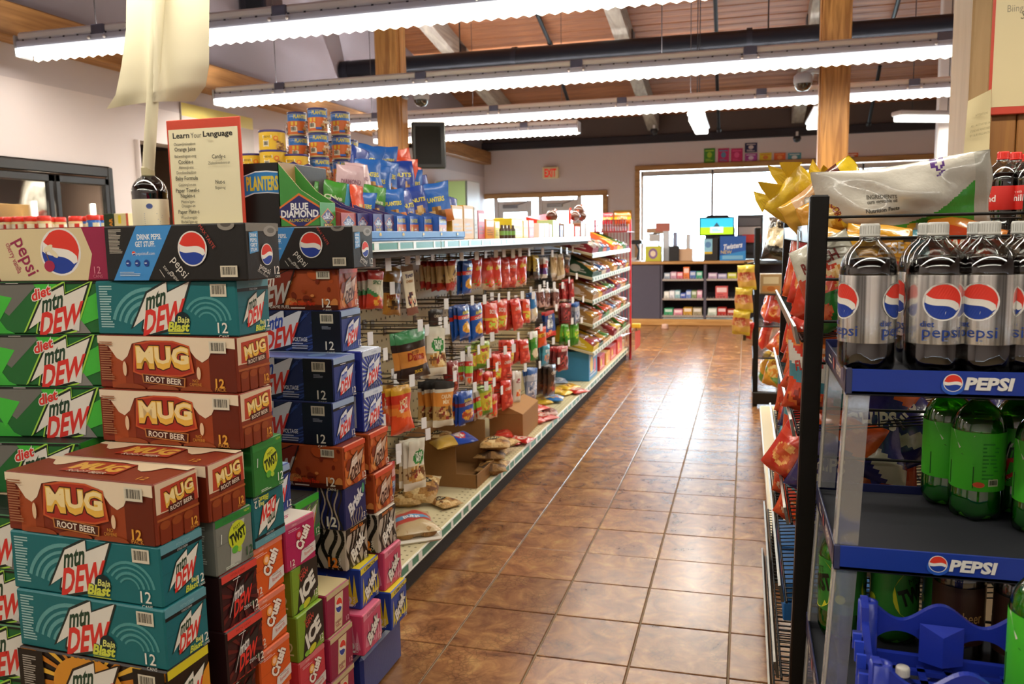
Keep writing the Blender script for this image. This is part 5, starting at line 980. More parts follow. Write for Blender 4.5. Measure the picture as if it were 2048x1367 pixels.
for ci, (px, Y, lift, lab) in enumerate(((598, 3.88, 6, 'first stack from the yellow cans'), (639, 3.80, 6, 'tall middle stack'), (684, 3.95, 6, 'third stack'), (672, 4.15, 5, 'rear stack between middle and third'), (698, 4.12, 5, 'rear stack nearest the wooden post'))):
    p = ony(px, 320, Y)
    for k in range(lift):
        if k == 0: continue
        place_can(CAN, p.x, p.y, GT+.0575+(k-1)*.1185, -1.9+rnd.uniform(-.15, .15)+(.5 if ci > 2 else 0), 'blue and orange nut can, %s layer up, %s' % (ORD[k-1], lab), 'blue and orange nut cans')
gbox('can_riser', .62, .42, .056, '#2a5aa4', 'flat blue cardboard riser under the nut can stacks', 'box', (ony(645, 400, 4.0).x, 3.98, GT))
for px, py, Y, lab in ((546, 307, 3.62, 'yellow nut can with purple lid on top of another yellow can'), (548, 346, 3.62, 'yellow nut can with purple lid under the topmost yellow can'), (507, 352, 3.7, 'yellow nut can half hidden behind the language sign display'), (592, 354, 3.68, 'yellow nut can with purple lid beside the blue can stack')):
    p = ony(px, py, Y); zz = GT+.105*round((p.z-GT)/.105) if 0 else p.z; place_can(YCAN, p.x, Y, zz-.0, -1.9, lab, 'yellow nut cans')
p = ony(548, 346, 3.62); gbox('can_riser', .40, .16, p.z-GT-.008, '#c9a02f', 'low yellow carton under the yellow nut cans', 'box', (ony(550, 380, 3.65).x, 3.66, GT))
# black display box with blue emblem
a, b = ony(477, 324, 2.80), ony(556, 331, 2.80)
def art_black(A):
    A.rect(0, 0, A.a, 1, '#191715')
    P = [(A.a*.0, .30), (A.a*.25, .345), (A.a*.6, .35), (A.a*.96, .33), (A.a*.96, .60), (A.a*.6, .625), (A.a*.3, .62), (A.a*.0, .57)]
    A.poly([(x, y+.28) for x, y in P], '#dfe2e4'); A.poly([(x*.985, (y-.47)*.9+.47+.28) for x, y in P], '#2c7ec0'); A.text('PLANTERS', A.a*.47, .755, .17, '#e0c63a', width=A.a*.82, bold=.04)
gbox('display_box', b.x-a.x, .34, a.z-GT-.006, '#191715', 'black snack display box with blue and yellow emblem behind the language sign', 'box', ((a.x+b.x)/2+.012, 2.98, GT), art=art_black)
# long blue tray with pouches in printed boxes
def art_tray(A):
    for i in range(5): A.ell(A.a*(.1+.2*i), .55, .35, .28, '#c9a83a', 14); A.rect(A.a*(.1+.2*i)-.25, .3, A.a*(.1+.2*i)+.25, .45, '#2a6a9a')
tr = thing('display_tray', 'long blue display tray full of nut pouches along the gondola edge', 'tray', (-1.45, 3.28, GT)); tl = 1.02
m = MB().box(-.3, -.56, 0, .165, .50, .012, '#2f66a6', b=.004); m.build('base', 'card', tr)
m = MB().box(.155, -.56, .01, .165, .50, .038, '#3a78b8', b=.003); m.build('front_lip', 'card', tr)
m = MB(); A = Art(m, (.1655, -.56, .008), (0, 1, 0), (0, 0, 1), 1.06, .03); art_tray(A); m.build('print', 'print', tr)
m = MB().box(-.3, .50, .012, .165, .505, .038, '#3a78b8'); m.build('end_lip', 'card', tr)
TZ = GT+.012
def dia(A, cx, cy, s, sub, c='#2a2a62', ex='#d8702c'):
    A.poly([(cx-s*1.12, cy), (cx, cy+s*.66), (cx+s*1.12, cy), (cx, cy-s*.66)], ex); A.poly([(cx-s, cy), (cx, cy+s*.58), (cx+s, cy), (cx, cy-s*.58)], c)
    A.text('BLUE', cx, cy+s*.2, s*.24, '#e6e4e0', width=s*.7, bold=.03); A.text('DIAMOND', cx, cy-s*.06, s*.26, '#e6e4e0', width=s*1.5, bold=.03); A.text('ALMONDS', cx, cy-s*.3, s*.12, '#d8c23a', width=s*.9)
    A.poly([(cx-s*.8, cy-s*.5), (cx+s*.8, cy-s*.5), (cx+s*.75, cy-s*.86), (cx-s*.75, cy-s*.86)], '#3a2418'); A.text(sub, cx, cy-s*.68, s*.26, '#d8a83a', width=s*1.2, bold=.04)
def snack_bin(y0, y1, col, art, label, h=.10, z=TZ, x1=-1.292, d=.26, hb=.22, front=None):
    """open printed box whose sides slope up to the back; printed end towards the aisle"""
    t = thing('snack_bin', label, 'box', (x1, y0, z), group='printed boxes holding nut pouches'); w = y1-y0
    MB().box(-.004, 0, 0, 0, w, h, col, b=.001).build('front_panel', 'card', t)
    for y in (0, w-.003): MB().add([(-d, y, 0), (0, y, 0), (0, y, h), (-d*.45, y, h*1.35), (-d, y, hb), (-d, y+.003, 0), (0, y+.003, 0), (0, y+.003, h), (-d*.45, y+.003, h*1.35), (-d, y+.003, hb)], [(0, 1, 2, 3, 4), (9, 8, 7, 6, 5), (2, 7, 8, 3), (3, 8, 9, 4)], [col, '#a88a58', '#b89a68', '#b89a68']).build('side_panel', 'card', t)
    MB().box(-d, 0, 0, -d+.004, w, hb, '#9c7c4c').build('back_panel', 'card', t); MB().box(-d, 0, 0, 0, w, .004, '#9c7c4c').build('bottom_panel', 'card', t)
    m = MB(); A = Art(m, (0, 0, 0), (0, 1, 0), (0, 0, 1), w, h); art(A); m.build('front_print', 'print', t)
    if front:
        m = MB(); A = Art(m, (-d, 0, 0), (1, 0, 0), (0, 0, 1), d, hb); front(A); m.build('side_print', 'print', t)
    return t
def bigside(A):
    dia(A, A.a*.50, .36, .36, 'BOLD'); A.text('Wasabi & Soy Sauce', A.a*.5, .05, .085, '#d8e0c0', width=A.a*.75)
snack_bin(2.78, 2.90, '#3f8a3a', lambda A: (dia(A, A.a/2, .62, A.a*.40, 'BOLD')), 'green almond box with big diamond emblem, nearest of the row in the blue tray', front=bigside, d=.165, hb=.285, h=.135, x1=-1.50)
snack_bin(2.905, 3.03, '#a8423a', lambda A: (dia(A, A.a/2, .62, A.a*.40, 'BOLD')), 'red almond box behind the green one in the blue tray', x1=-1.48)
snack_bin(3.035, 3.13, '#352c66', lambda A: (dia(A, A.a/2, .62, A.a*.40, 'SMOKE')), 'purple almond box, first of three in the blue tray', x1=-1.475)
snack_bin(3.135, 3.23, '#3d3470', lambda A: (dia(A, A.a/2, .62, A.a*.40, 'SALT')), 'purple almond box, middle of three in the blue tray', x1=-1.455)
snack_bin(3.235, 3.33, '#352c66', lambda A: (dia(A, A.a/2, .62, A.a*.40, 'OCEAN')), 'purple almond box, third of three in the blue tray', x1=-1.45)
def art_pl(A):
    A.rect(0, 0, A.a, .62, '#d0662c'); A.rect(0, .62, A.a, 1, '#2f5cae'); A.text('PLANTERS', A.a/2, .8, .17, '#d8c63a', width=A.a*.8, bold=.03); A.rect(A.a*.45, .2, A.a*.95, .5, '#c8785a'); A.lines(A.a*.5, .25, A.a*.9, .45, 2, '#f0e0d0')
    A.ell(A.a*.25, .32, A.a*.13, .2, '#d8b04a', 12)
for i in range(4): snack_bin(3.34+i*.108, 3.44+i*.108, '#3560ae', art_pl, 'blue and orange nut box, %s of four at the far end of the blue tray' % ORD[i], h=.095, hb=.16, x1=(-1.44, -1.425, -1.40, -1.37)[i])
def pouch(name, c1, c2, w=.12, h=.16, seed=1, txt='', tc='#e8d84a', mid=None): return bag_mesh(name, w, h, .03, [(.55, c1), (.68, mid or c1), (1.1, c2)], [(.5, .78, .34, .14, NUT)], [(txt, .5, .42, .16, tc, 0, .7)] if txt else (), seed, 'film', nx=9, ny=10)
PB = pouch('nut_pouch', '#2463b4', '#c8702c', txt='PLANTERS', seed=51); PG = pouch('nut_pouch', '#3f8a2c', '#c9b478', txt='Chive', tc='#d8e0c0', seed=52, mid='#2a2a62'); PR = pouch('nut_pouch', '#d84a22', '#c8602c', seed=53); PT = pouch('nut_pouch', '#4a94b8', '#b8783a', seed=54); PD = pouch('nut_pouch', '#1f3f98', '#2450a8', txt='NUTS', seed=55); PK = pouch('nut_pouch', '#c8a8ac', '#d8c0bc', txt='DIAMOND', tc='#8a5a6a', seed=56)
PO_ = [(PG, 606, 360, 2.86, -.25, 'green almond pouch leaning out of the green box', 1.1), (PG, 668, 362, 3.02, .1, 'green almond pouch standing in the red box', 1.05), (PT, 696, 368, 3.1, .3, 'teal nut pouch in the first purple box', 1), (PR, 712, 370, 3.14, .6, 'red and white pouch in the first purple box', .9), (PB, 728, 384, 3.2, -.3, 'blue nut pouch in the middle purple box', .95), (PG, 750, 372, 3.26, .2, 'bright green pouch in the middle purple box', 1.05), (PB, 782, 378, 3.36, -.2, 'blue nut pouch in the third purple box', 1), (PD, 806, 382, 3.44, .5, 'dark blue pouch in the first blue and orange box', 1.05), (PD, 828, 372, 3.5, .2, 'dark blue pouch in the second blue and orange box', 1), (PB, 866, 366, 3.64, -.7, 'tilted blue pouch in the third blue and orange box', 1.25), (PD, 886, 392, 3.72, .2, 'dark blue pouch in the fourth blue and orange box', .95), (PD, 902, 394, 3.74, .4, 'last dark blue pouch in the row', .9)]
for me, px, py, Y, rz, lab, s in PO_:
    X = -1.70+(px-606)*.0010; p = onx(px, py, X); tag(put('nut_pouch', me, None, p, rot=(rnd.uniform(-.2, .1), rnd.uniform(-.2, .2), .85+rz), scale=s*.95), lab, 'packet', 'nut pouches in the blue tray')
UP = [(PB, 760, 340, 'blue pouch on the upper step below the dome camera', .2), (PB, 752, 332, 'blue pouch behind another on the upper step', -.3), (PD, 790, 352, 'dark blue pouch in the middle of the upper step', .1), (PB, 820, 340, 'blue pouch at the far end of the upper step', -.1), (PD, 838, 352, 'dark blue pouch at the end of the upper step', .4), (PK, 700, 330, 'pale pink almond packet on the upper step', .0), (PK, 712, 326, 'second pale pink almond packet behind the first', .3),
      (PD, 722, 296, 'blue pouch at the top by the nut can stacks', .5), (PB, 745, 292, 'topmost blue pouch with orange foot', -.2), (PB, 770, 293, 'topmost blue pouch beside the wooden post', -.1), (PR, 800, 299, 'orange red pouch at the top by the wooden post', .3), (PR, 815, 316, 'orange red pouch below the topmost one', .2), (PR, 828, 330, 'orange red pouch leaning down the far side', .5), (PB, 735, 318, 'blue pouch between the top and middle steps', .1), (PB, 775, 322, 'blue and orange pouch between the top and middle steps', .2), (PD, 800, 322, 'dark blue pouch under the orange red ones', -.2)]
for me, px, py, lab, rz in UP:
    X = -1.66 if py > 315 else -1.76; p = onx(px, py, X); tag(put('nut_pouch', me, None, p, rot=(rnd.uniform(-.25, .1), rnd.uniform(-.25, .25), .8+rz), scale=1.08), lab, 'packet', 'nut pouches on the upper steps')
gbox('nut_display_riser', .22, .72, .24, '#8a6a3c', 'brown cardboard riser holding up the upper nut pouches', 'box', (-1.92, 3.42, GT+.0), art=None)
snack_bin(3.12, 3.24, '#352c66', lambda A: dia(A, A.a/2, .55, A.a*.42, 'ALMOND'), 'dark purple almond box raised on the upper step', z=GT+.17, x1=-1.72, h=.12, hb=.14, d=.16)
# small goods further along the top shelf
def top_box(px0, px1, py0, col, label, cat='box', X=-1.36, art=None, nm='snack_box', dd=.12, g=None, eart=None, z=None):
    a, b = onx(px0, 470, X), onx(px1, 470, X); p = onx((px0+px1)/2, py0, X); h = p.z-GT if z is None else z
    return gbox(nm, dd, max(.03, b.y-a.y), max(.03, h), col, label, cat, (X-dd/2, (a.y+b.y)/2, GT), eart=eart or (lambda A: (A.rect(A.a*.1, .62, A.a*.9, .9, mixc(col, '#ffffff', .5)), A.lines(A.a*.15, .15, A.a*.85, .5, 3, mixc(col, '#000000', .5)))), group=g)
TB = [(905, 927, 411, '#cf9a2c', 'tall golden cereal box nearest the blue tray'), (928, 948, 411, '#c8901f', 'tall golden cereal box, second from the blue tray'), (949, 956, 414, '#b8b4ac', 'narrow silver foil packet box beside the golden boxes'), (957, 970, 421, '#b8262a', 'dark red box stack beside the golden boxes'), (972, 989, 438, '#dc8f2a', 'low orange box pile past the red boxes'), (990, 1000, 442, '#e8d23a', 'yellow box standing beside the orange pile'), (1001, 1020, 450, '#dcc832', 'low yellow box before the taller yellow stack'), (1024, 1046, 436, '#e2cc34', 'tall yellow box stack in the middle of the top shelf'), (1047, 1057, 440, '#d8b42c', 'yellow box pile end with white tins'), (1058, 1068, 440, '#c83a2a', 'small red and yellow box past the white tins'), (1078, 1088, 446, '#d8cfca', 'white tin with pale label'), (1089, 1098, 446, '#e4e2de', 'white carton past the white tin'), (1099, 1104, 448, '#c8a8b0', 'pale pink tube box on the top shelf'), (1106, 1118, 440, '#b8cc8a', 'pale green and white upright box'), (1120, 1126, 450, '#5a3a78', 'small purple box beside the pale green one'), (1128, 1148, 447, '#b09a80', 'brown paper box under the red basket tray'), (1150, 1160, 452, '#d83a2c', 'red box at the end of the red basket tray'), (1162, 1170, 446, '#8a6a4a', 'little brown bottle carton'), (1172, 1180, 446, '#c8c8cc', 'silver little carton near the shelf end')]
for i, (a, b, y, c, lab) in enumerate(TB): top_box(a, b, y, c, lab, g='boxes along the top shelf')
for i, px in enumerate((1004, 1011, 1018, 1026)):
    p = onx(px, 466, -1.31); o = MB().lathe([(0, 0), (.014, 0), (.015, .004), (.015, .05), (.008, .06), (.008, .075), (0, .076)], '#4a3426', 12).build('tiny_bottle', 'plastic', None, (p.x, p.y, GT)); tag(o, 'tiny dark bottle on the top shelf edge, %s of four before the yellow boxes' % ORD[i], 'bottle', 'tiny bottles in front of the yellow boxes')
    MB().lathe([(.0155, .018), (.0155, .042)], '#7fae5a', 12).build('label', 'print', o)
p0 = onx(1122, 445, -1.5); t = thing('red_basket', 'bright red plastic basket tray with pointed side on the top shelf', 'basket', (-1.55, p0.y, GT))
m = MB(); a_ = 1.1
m.add([(-.1, -.6, .02), (.14, -.6, .10), (.14, .75, .06), (-.1, .75, .02), (-.1, -.6, .16), (-.1, .2, .2), (-.1, .75, .12), (.14, .1, .14)], [(0, 1, 2, 3), (0, 4, 5, 6, 3), (0, 1, 4)], '#e0341f').box(-.11, -.62, .0, .15, .78, .02, '#d8301c', b=.006).box(.13, -.6, .02, .15, .75, .06, '#e63a22', b=.006).tube([(.1, .12, .02), (.1, .12, .22), (.1, .16, .235)], .012, '#d8301c'); m.build('shell', 'plastic', t)
for i, (px, py) in enumerate(((1150, 432), (1158, 420), (1163, 432), (1104, 432))):
    p = onx(px, py, -1.48); o = MB().ball((0, 0, 0), .05, .06, .045, '#5a3526', 12, 8).build('wrapped_treat', 'foil', None, (p.x, p.y, p.z)); tag(o, 'brown wrapped treat lying %s in the red basket tray' % ('at the pointed side', 'on top', 'behind the others', 'alone at the low side')[i], 'treat')
    MB().tube([(0, .05, .02), (.01, .09, .05)], .012, '#b8482c', n=6).build('wrapper_twist', 'foil', o)

# ---------------------------------------------------------------- candy shelving beyond the peg hooks
cs = thing('candy_shelving', 'tiered candy shelves with green striped price rails beyond the peg hooks', 'shelving', (GX, GY1, 0))
def cpart(m, n, mt): return m.build(n, mt, cs, (-GX, -GY1, 0))
cpart(MB().box(GX-1.0, GY1+.004, .0, GX-.035, GY2, .105, '#2b2622', b=.004), 'kick_plate', 'matte')
cpart(MB().box(GX-.5, GY1+.004, .105, GX-.002, GY2, .15, '#d6cca6', b=.006), 'base_deck', 'plastic')
cpart(rail(GX, GY1+.004, GY2, .15, .045), 'price_rail', 'plastic')
cpart(MB().box(PX-.03, GY1+.004, .15, PX, GY2, 1.5, '#4a3c30', b=.004), 'back_panel', 'plastic')
cpart(MB().box(GX-1.0, GY1+.02, 1.30, PX-.03, GY2, 1.34, '#cfc49e', b=.004), 'rear_shelf', 'plastic')
SZ = [1.265, 1.06, .862, .655, .41]; SX = -1.262
mid = (GY1+GY2)/2
for i, z in enumerate(SZ):
    for y0, y1 in ((GY1+.02, mid-.01), (mid+.01, GY2-.02)):
        cpart(MB().add([(SX, y0, z), (SX, y1, z), (PX, y1, z+.13), (PX, y0, z+.13), (SX, y0, z-.02), (SX, y1, z-.02), (PX, y1, z+.11), (PX, y0, z+.11)], [(0, 1, 2, 3), (7, 6, 5, 4), (0, 4, 5, 1), (0, 3, 7, 4), (1, 5, 6, 2)], '#d6ccaa'), 'shelf', 'plastic')
        m = MB().box(SX-.003, y0, z-.035, SX+.002, y1, z+.008, '#c9d2cc', b=.001).box(SX+.0015, y0, z-.022, SX+.003, y1, z-.004, '#3a7a66')
        for k in range(9): m.box(SX+.002, y0+.04+k*.135, z-.026, SX+.004, y0+.10+k*.135, z-.002, '#e6ebe6')
        cpart(m, 'price_rail', 'plastic')
pp = thing('end_panel_rack', 'maroon wire rack with red side frame at the end of the candy shelves', 'rack', (-1.25, GY2+.06, 0))
for x in (-.02, -.42): MB().tube([(x, 0, 0), (x, 0, 1.60)], .016, '#b8323a', n=8).build('post', 'plastic', pp)
m = MB()
for i in range(12): m.tube([(-.42+i*.036, .005, .2), (-.42+i*.036, .005, 1.5)], .004, '#a82a34', n=5)
m.build('side_wire', 'plastic', pp)
MB().box(-.035, -.012, .08, -.018, .02, 1.56, '#d8d4d2', b=.003).build('white_edge', 'plastic', pp)
m = MB()
for i in range(18): m.box(-.46+i*.027, -.60, 1.46, -.45+i*.027, -.585, 1.58, '#8a2f34')
for z in (1.46, 1.52, 1.58): m.box(-.47, -.60, z-.004, .03, -.58, z+.004, '#8a2f34')
m.box(-.47, -.6, 1.45, .03, 0, 1.456, '#8a2f34'); m.build('top_basket', 'plastic', pp)
MB().add([(.06, -.2, .12), (.06, .3, .12), (.06, .3, .30), (.06, -.2, .34), (-.3, -.2, .2), (-.3, .3, .2)], [(0, 1, 2, 3), (3, 2, 5, 4)], '#c8342a').build('lower_bin', 'plastic', pp)
for px0, px1, c, lab in ((1205, 1226, '#d83a4a', 'pink red packet in the maroon wire basket'), (1228, 1262, '#e0762c', 'orange and yellow packet in the maroon wire basket')):
    a, b = ony(px0, 440, GY2-.35), ony(px1, 440, GY2-.35); o = put('top_packet', bag_mesh('top_packet', b.x-a.x, .12, .08, [(.4, c), (.6, '#e8c83a'), (1.1, c)], [], [('CHEWY', .5, .5, .2, '#f0e8e0', 0, .6)], 71, nx=8, ny=8), None, ((a.x+b.x)/2, GY2-.35, 1.66)); tag(o, lab, 'packet')
o = MB().box(-.05, -.03, 0, .05, .03, .05, '#e0c23a', b=.006).build('corner_bumper', 'plastic', None, (-1.2, GY2+.05, .36)); tag(o, 'yellow corner packet hanging at the foot of the maroon rack', 'packet'); MB().tube([(0, .0, 0), (0, .01, -.2)], .006, '#333').build('cord', 'plastic', o)
CC = ['#1f4a34', '#b8322a', '#d8a82c', '#d8641f', '#6a3a22', '#d8c83a', '#8a2430', '#c8582c', '#3a62a0', '#7a3a6a', '#cfa26a', '#4a8a3c', '#c8b49a']
for si, z in enumerate(SZ):
    y = GY1+.05; ci = 0; sl = .13/(SX-PX)
    while y < GY2-.2:
        w = rnd.choice((.17, .2, .24)) if y > GY1+.1 else .30
        if mid-.03-w < y < mid+.02: y = mid+.03
        c = CC[0] if (si == 1 and ci == 0) else ('#a9814c' if ci == 0 and si in (2, 3) else ('#dcc22f' if ci == 0 and si == 4 else rnd.choice(CC)))
        h = rnd.uniform(.055, .09) if ci else .095; d = .36
        nm = {'#1f4a34': 'dark green', '#b8322a': 'red', '#d8a82c': 'golden', '#d8641f': 'orange', '#6a3a22': 'brown', '#d8c83a': 'yellow', '#8a2430': 'maroon', '#c8582c': 'rust orange', '#3a62a0': 'blue', '#7a3a6a': 'plum', '#cfa26a': 'tan', '#4a8a3c': 'green', '#c8b49a': 'beige', '#a9814c': 'plain cardboard', '#dcc22f': 'bright yellow'}[c]
        t = thing('candy_tray', '%s candy tray, %s along the %s candy shelf from the top' % (nm, ORD[ci], ORD[si]), 'box', (SX-.012, y, z+.003), group='candy trays on the %s shelf from the top' % ORD[si], rot=(0, math.atan(sl), 0))
        m = MB().box(-d, 0, 0, 0, w, .004, c).box(-.004, 0, .004, 0, w, h*.5, c, b=.001).box(-d, 0, .004, -d+.004, w, h*1.5, c)
        m.build('tray_base', 'card', t)
        for yy in (0, w-.003): MB().add([(-d, yy, 0), (0, yy, 0), (0, yy, h*.5), (-d*.3, yy, h), (-d, yy, h*1.5), (-d, yy+.003, 0), (0, yy+.003, 0), (0, yy+.003, h*.5), (-d*.3, yy+.003, h), (-d, yy+.003, h*1.5)], [(0, 1, 2, 3, 4), (9, 8, 7, 6, 5)], [c, mixc(c, '#b09060', .6)]).build('tray_side', 'card', t)
        m = MB(); A = Art(m, (-d, 0, 0), (1, 0, 0), (0, 0, 1), d, h)
        A.ell(A.a*.55, .5, .5, .34, mixc(c, '#ffffff', .6), 16); A.rect(A.a*.2, .15, A.a*.4, .7, mixc(c, '#c8302a', .6)); A.lines(A.a*.62, .2, A.a*.85, .6, 2, mixc(c, '#ffffff', .5)); m.build('side_print', 'print', t)
        bc = rnd.choice(['#d8482c', '#c8962c', '#d86a2a', '#7a2a22', '#b8b0a4', '#e0c23a', '#4a8a3c', '#a82c3a', '#3f6aa8'])
        nb = 3
        for k in range(nb):
            m = MB().box(-d*.9, k*w/nb+.006, .006, -.02, (k+1)*w/nb-.004, h*.8+.01*(k % 2), mixc(bc, '#ffffff', .08*k), b=.008).box(-d*.55, k*w/nb+.004, h*.5, -d*.3, (k+1)*w/nb-.002, h*.8+.011+.01*(k % 2), mixc(bc, '#f0e0c0', .6), b=.004)
            m.build('bar', 'foil', t)
        y += w+.012; ci += 1
# base deck goods under the candy shelves
for i, (y, c, w, h, lab) in enumerate(((7.35, '#3a8ac0', .42, .26, 'blue upright display box at the start of the candy deck'), (7.85, '#c8342c', .3, .14, 'red box behind the blue display on the deck'), (8.2, '#e0a02c', .26, .12, 'orange box on the candy deck'), (8.55, '#c8302a', .4, .14, 'long red box on the candy deck'), (9.0, '#d83a2c', .36, .16, 'bright red box near the end of the candy deck'), (9.3, '#d8c8b4', .2, .1, 'pale box at the far end of the candy deck'))):
    gbox('candy_carton', .3, w, h, c, lab, 'box', (-1.46, y, .15), eart=lambda A, c=c: (A.ell(A.a*.3, .5, .3, .3, '#e8c83a', 14), A.ell(A.a*.7, .4, .2, .25, '#e86a8a', 12), A.lines(A.a*.1, .1, A.a*.9, .3, 2, mixc(c, '#ffffff', .6))))
for i in range(5): lay('bluelying', 0, 0, ('shiny blue packet on the deck, %s from the peg end' % ORD[i]), rz=.3*i, z=.15+.02*(i % 2)) if 0 else None
for i, (px, py) in enumerate(((1150, 738), (1162, 725), (1158, 742))): lay('bluelying', px, py, 'shiny blue packet, %s in the heap before the blue display box' % ORD[i], .5*i, 1.3, .15+.02*i)
# ---------------------------------------------------------------- checkout counter
CX0, CX1, CY = -1.72, .55, 13.2
ct = thing('checkout_counter', 'slate grey checkout counter with wooden top and open shelves', 'counter', (0, CY, 0))
MB().box(CX0-.1, -.04, .955, CX1, .7, 1.0, '#a97a42', b=.008).add([(CX0-.1, 0, .955), (CX0-.1, 2.3, .955), (CX0-.7, 2.3, .955), (CX0-.7, .7, .955), (CX0-.1, 0, 1.0), (CX0-.1, 2.3, 1.0), (CX0-.7, 2.3, 1.0), (CX0-.7, .7, 1.0)], [(4, 5, 6, 7), (0, 4, 7, 3), (3, 7, 6, 2)], '#c9b08a').build('worktop', 'wood_counter', ct)
MB().box(CX0, .0, .03, -1.27, .05, .955, '#4a4654', b=.006).add([(CX0, 0, .0), (CX0-.25, .45, .0), (CX0-.25, .45, .955), (CX0, 0, .955)], [(0, 1, 2, 3)], '#4a4654').build('front_panel', 'matte', ct)
MB().box(-1.27, .42, .08, CX1, .46, .955, '#34313a').build('back_panel', 'matte', ct)
MB().box(CX0-.02, -.05, .0, CX1, .03, .10, '#a97a42', b=.01).build('base_board', 'wood_counter', ct)
for x in (-1.27, -.60, .06): MB().box(x-.02, 0, .1, x+.02, .44, .955, '#4f4b58', b=.004).build('divider', 'matte', ct)
for zz in (.695, .395, .13):
    for x0, x1 in ((-1.25, -.62), (-.58, .04)):
        m = MB().box(x0, .0, zz, x1, .42, zz+.012, '#8f8d90').box(x0, -.012, zz, x1, .0, zz+.03, '#d2cfca', b=.003)
        for k in range(14): m.box(x0+(k+.5)*(x1-x0)/14-.003, -.014, zz+.0, x0+(k+.5)*(x1-x0)/14+.003, -.010, zz+.055, '#b9b6b2')
        m.build('shelf', 'metal', ct)
SH = {.695: (['#9aa6b8', '#c89ab0', '#d86a7a', '#e07a42', '#5a7ab8', '#4aa888'], ['#b89ab8', '#a8a0c8', '#c8c832', '#b8b02a']), .395: (['#e0dcd4', '#d8d8e0', '#9ac0c8', '#3f5ab8', '#7a92d0', '#8a9a6a', '#d89ab0'], ['#c85a5a']), .13: (['#3f9a6a', '#d88a9a', '#c8963a', '#a8987a'], ['#c8d0c0', '#b8322a', '#b03a2a', '#c8b83a'])}
CN = {}
for zz, (L1, L2) in SH.items():
    sh_ = {.695: 'top', .395: 'middle', .13: 'bottom'}[zz]
    for bay, (x0, x1, L) in enumerate(((-1.23, -.64, L1), (-.56, .02, L2))):
        st = (x1-x0)/len(L)
        if len(L) == 1: st = .2; x0 = -.45
        for i, c in enumerate(L):
            h = rnd.uniform(.09, .14) if not (c in ('#e07a42', '#c85a5a')) else .2
            gbox('shelf_packet', st*.92, .22, h, c, '%s-toned packet, %s on the %s shelf of the %s counter bay' % (({'#9a': 'pale', '#c8': 'rosy', '#d8': 'warm', '#e0': 'light', '#5a': 'deep', '#4a': 'sea', '#b8': 'muted', '#a8': 'dusty', '#7a': 'soft', '#8a': 'olive', '#3f': 'strong', '#b0': 'red'}).get(c[:3], 'plain'), ORD[i], sh_, ('first', 'second')[bay]), 'packet', (x0+st*(i+.5), CY+.14, zz+.012), group='packets on the counter shelves', art=lambda A, c=c: (A.rect(A.a*.1, .55, A.a*.9, .9, mixc(c, '#ffffff', .5)), A.lines(A.a*.15, .12, A.a*.85, .45, 2, mixc(c, '#000000', .45))))
# things standing on the counter
def oncounter(px0, px1, py0, col, name, label, cat, Y=13.45, art=None, d=.2, mt='card', z=1.0):
    a, b = ony(px0, py0, Y), ony(px1, py0, Y); return gbox(name, b.x-a.x, d, max(.05, a.z-z), col, label, cat, ((a.x+b.x)/2, Y+d/2, z), art=art, material=mt)
a, b = ony(1401, 437, 13.5), ony(1466, 468, 13.5); w = b.x-a.x
t = thing('checkout_screen', 'checkout screen showing cyan over lime green on a dark stand', 'screen', ((a.x+b.x)/2, 13.5, 1.0)); zc = (a.z+b.z)/2-1.0; hh = a.z-b.z
MB().box(-w/2-.02, 0, zc-hh/2-.02, w/2+.02, .06, zc+hh/2+.02, '#1d1c1f', b=.01).build('casing', 'plastic', t)
m = MB(); A = Art(m, (-w/2, 0, zc-hh/2), (1, 0, 0), (0, 0, 1), w, hh); A.rect(0, .45, A.a, 1, '#2fb8d8'); A.rect(0, 0, A.a, .45, '#a8d81f'); A.rect(A.a*.3, .1, A.a*.7, .48, '#c8e8ec'); A.poly([(A.a*.4, .48), (A.a*.6, .48), (A.a*.5, .75)], '#2a4a5a'); A.lines(A.a*.36, .18, A.a*.64, .38, 2, '#7ab0c0'); m.build('picture', 'screen', t)
MB().box(-.05, .06, 0, .05, .12, zc, '#1a191b', b=.01).box(-.14, -.04, 0, .14, .16, .03, '#1a191b', b=.01).build('stand', 'plastic', t)
oncounter(1408, 1436, 477, '#1b1a1c', 'card_reader', 'black register unit under the checkout screen', 'register', 13.35, lambda A: (A.rect(A.a*.0, .4, A.a*.6, .98, '#8fc8e0'), A.rect(A.a*.0, .3, A.a*.6, .4, '#d8b83a'), A.ell(A.a*.3, .72, .14, .14, '#5a8ac0', 14)))
oncounter(1440, 1492, 472, '#1d55a8', 'counter_poster_box', 'bright blue display box with white scrawl beside the checkout screen', 'box', 13.3, lambda A: (A.poly([(0, 0), (A.a, 0), (A.a, .4), (0, .2)], '#2f8ad0'), A.text('Twisters', A.a*.5, .6, .22, '#dfe8f2', rot=8, shear=.3, width=A.a*.75, bold=.03), A.rect(A.a*.1, .05, A.a*.9, .2, '#7ab4d8'), A.text('NEW', A.a*.25, .35, .14, '#e8c83a')))
oncounter(1436, 1470, 455, '#2a4a9a', 'counter_box', 'navy box behind the bright blue display box', 'box', 13.7)
oncounter(1338, 1358, 492, '#1c1b1d', 'coin_tray', 'black cup-shaped holder on the counter', 'holder', 13.3)
oncounter(1358, 1385, 497, '#c9a88a', 'tan_box', 'tan box beside the black holder on the counter', 'box', 13.35)
oncounter(1290, 1322, 492, '#b8b83a', 'lime_packet', 'lime yellow packet with purple centre on the counter corner', 'packet', 13.3, lambda A: (A.ell(A.a*.5, .5, .3, .35, '#7a5a8a', 14), A.ell(A.a*.5, .5, .18, .2, '#d8c8b0', 12)))
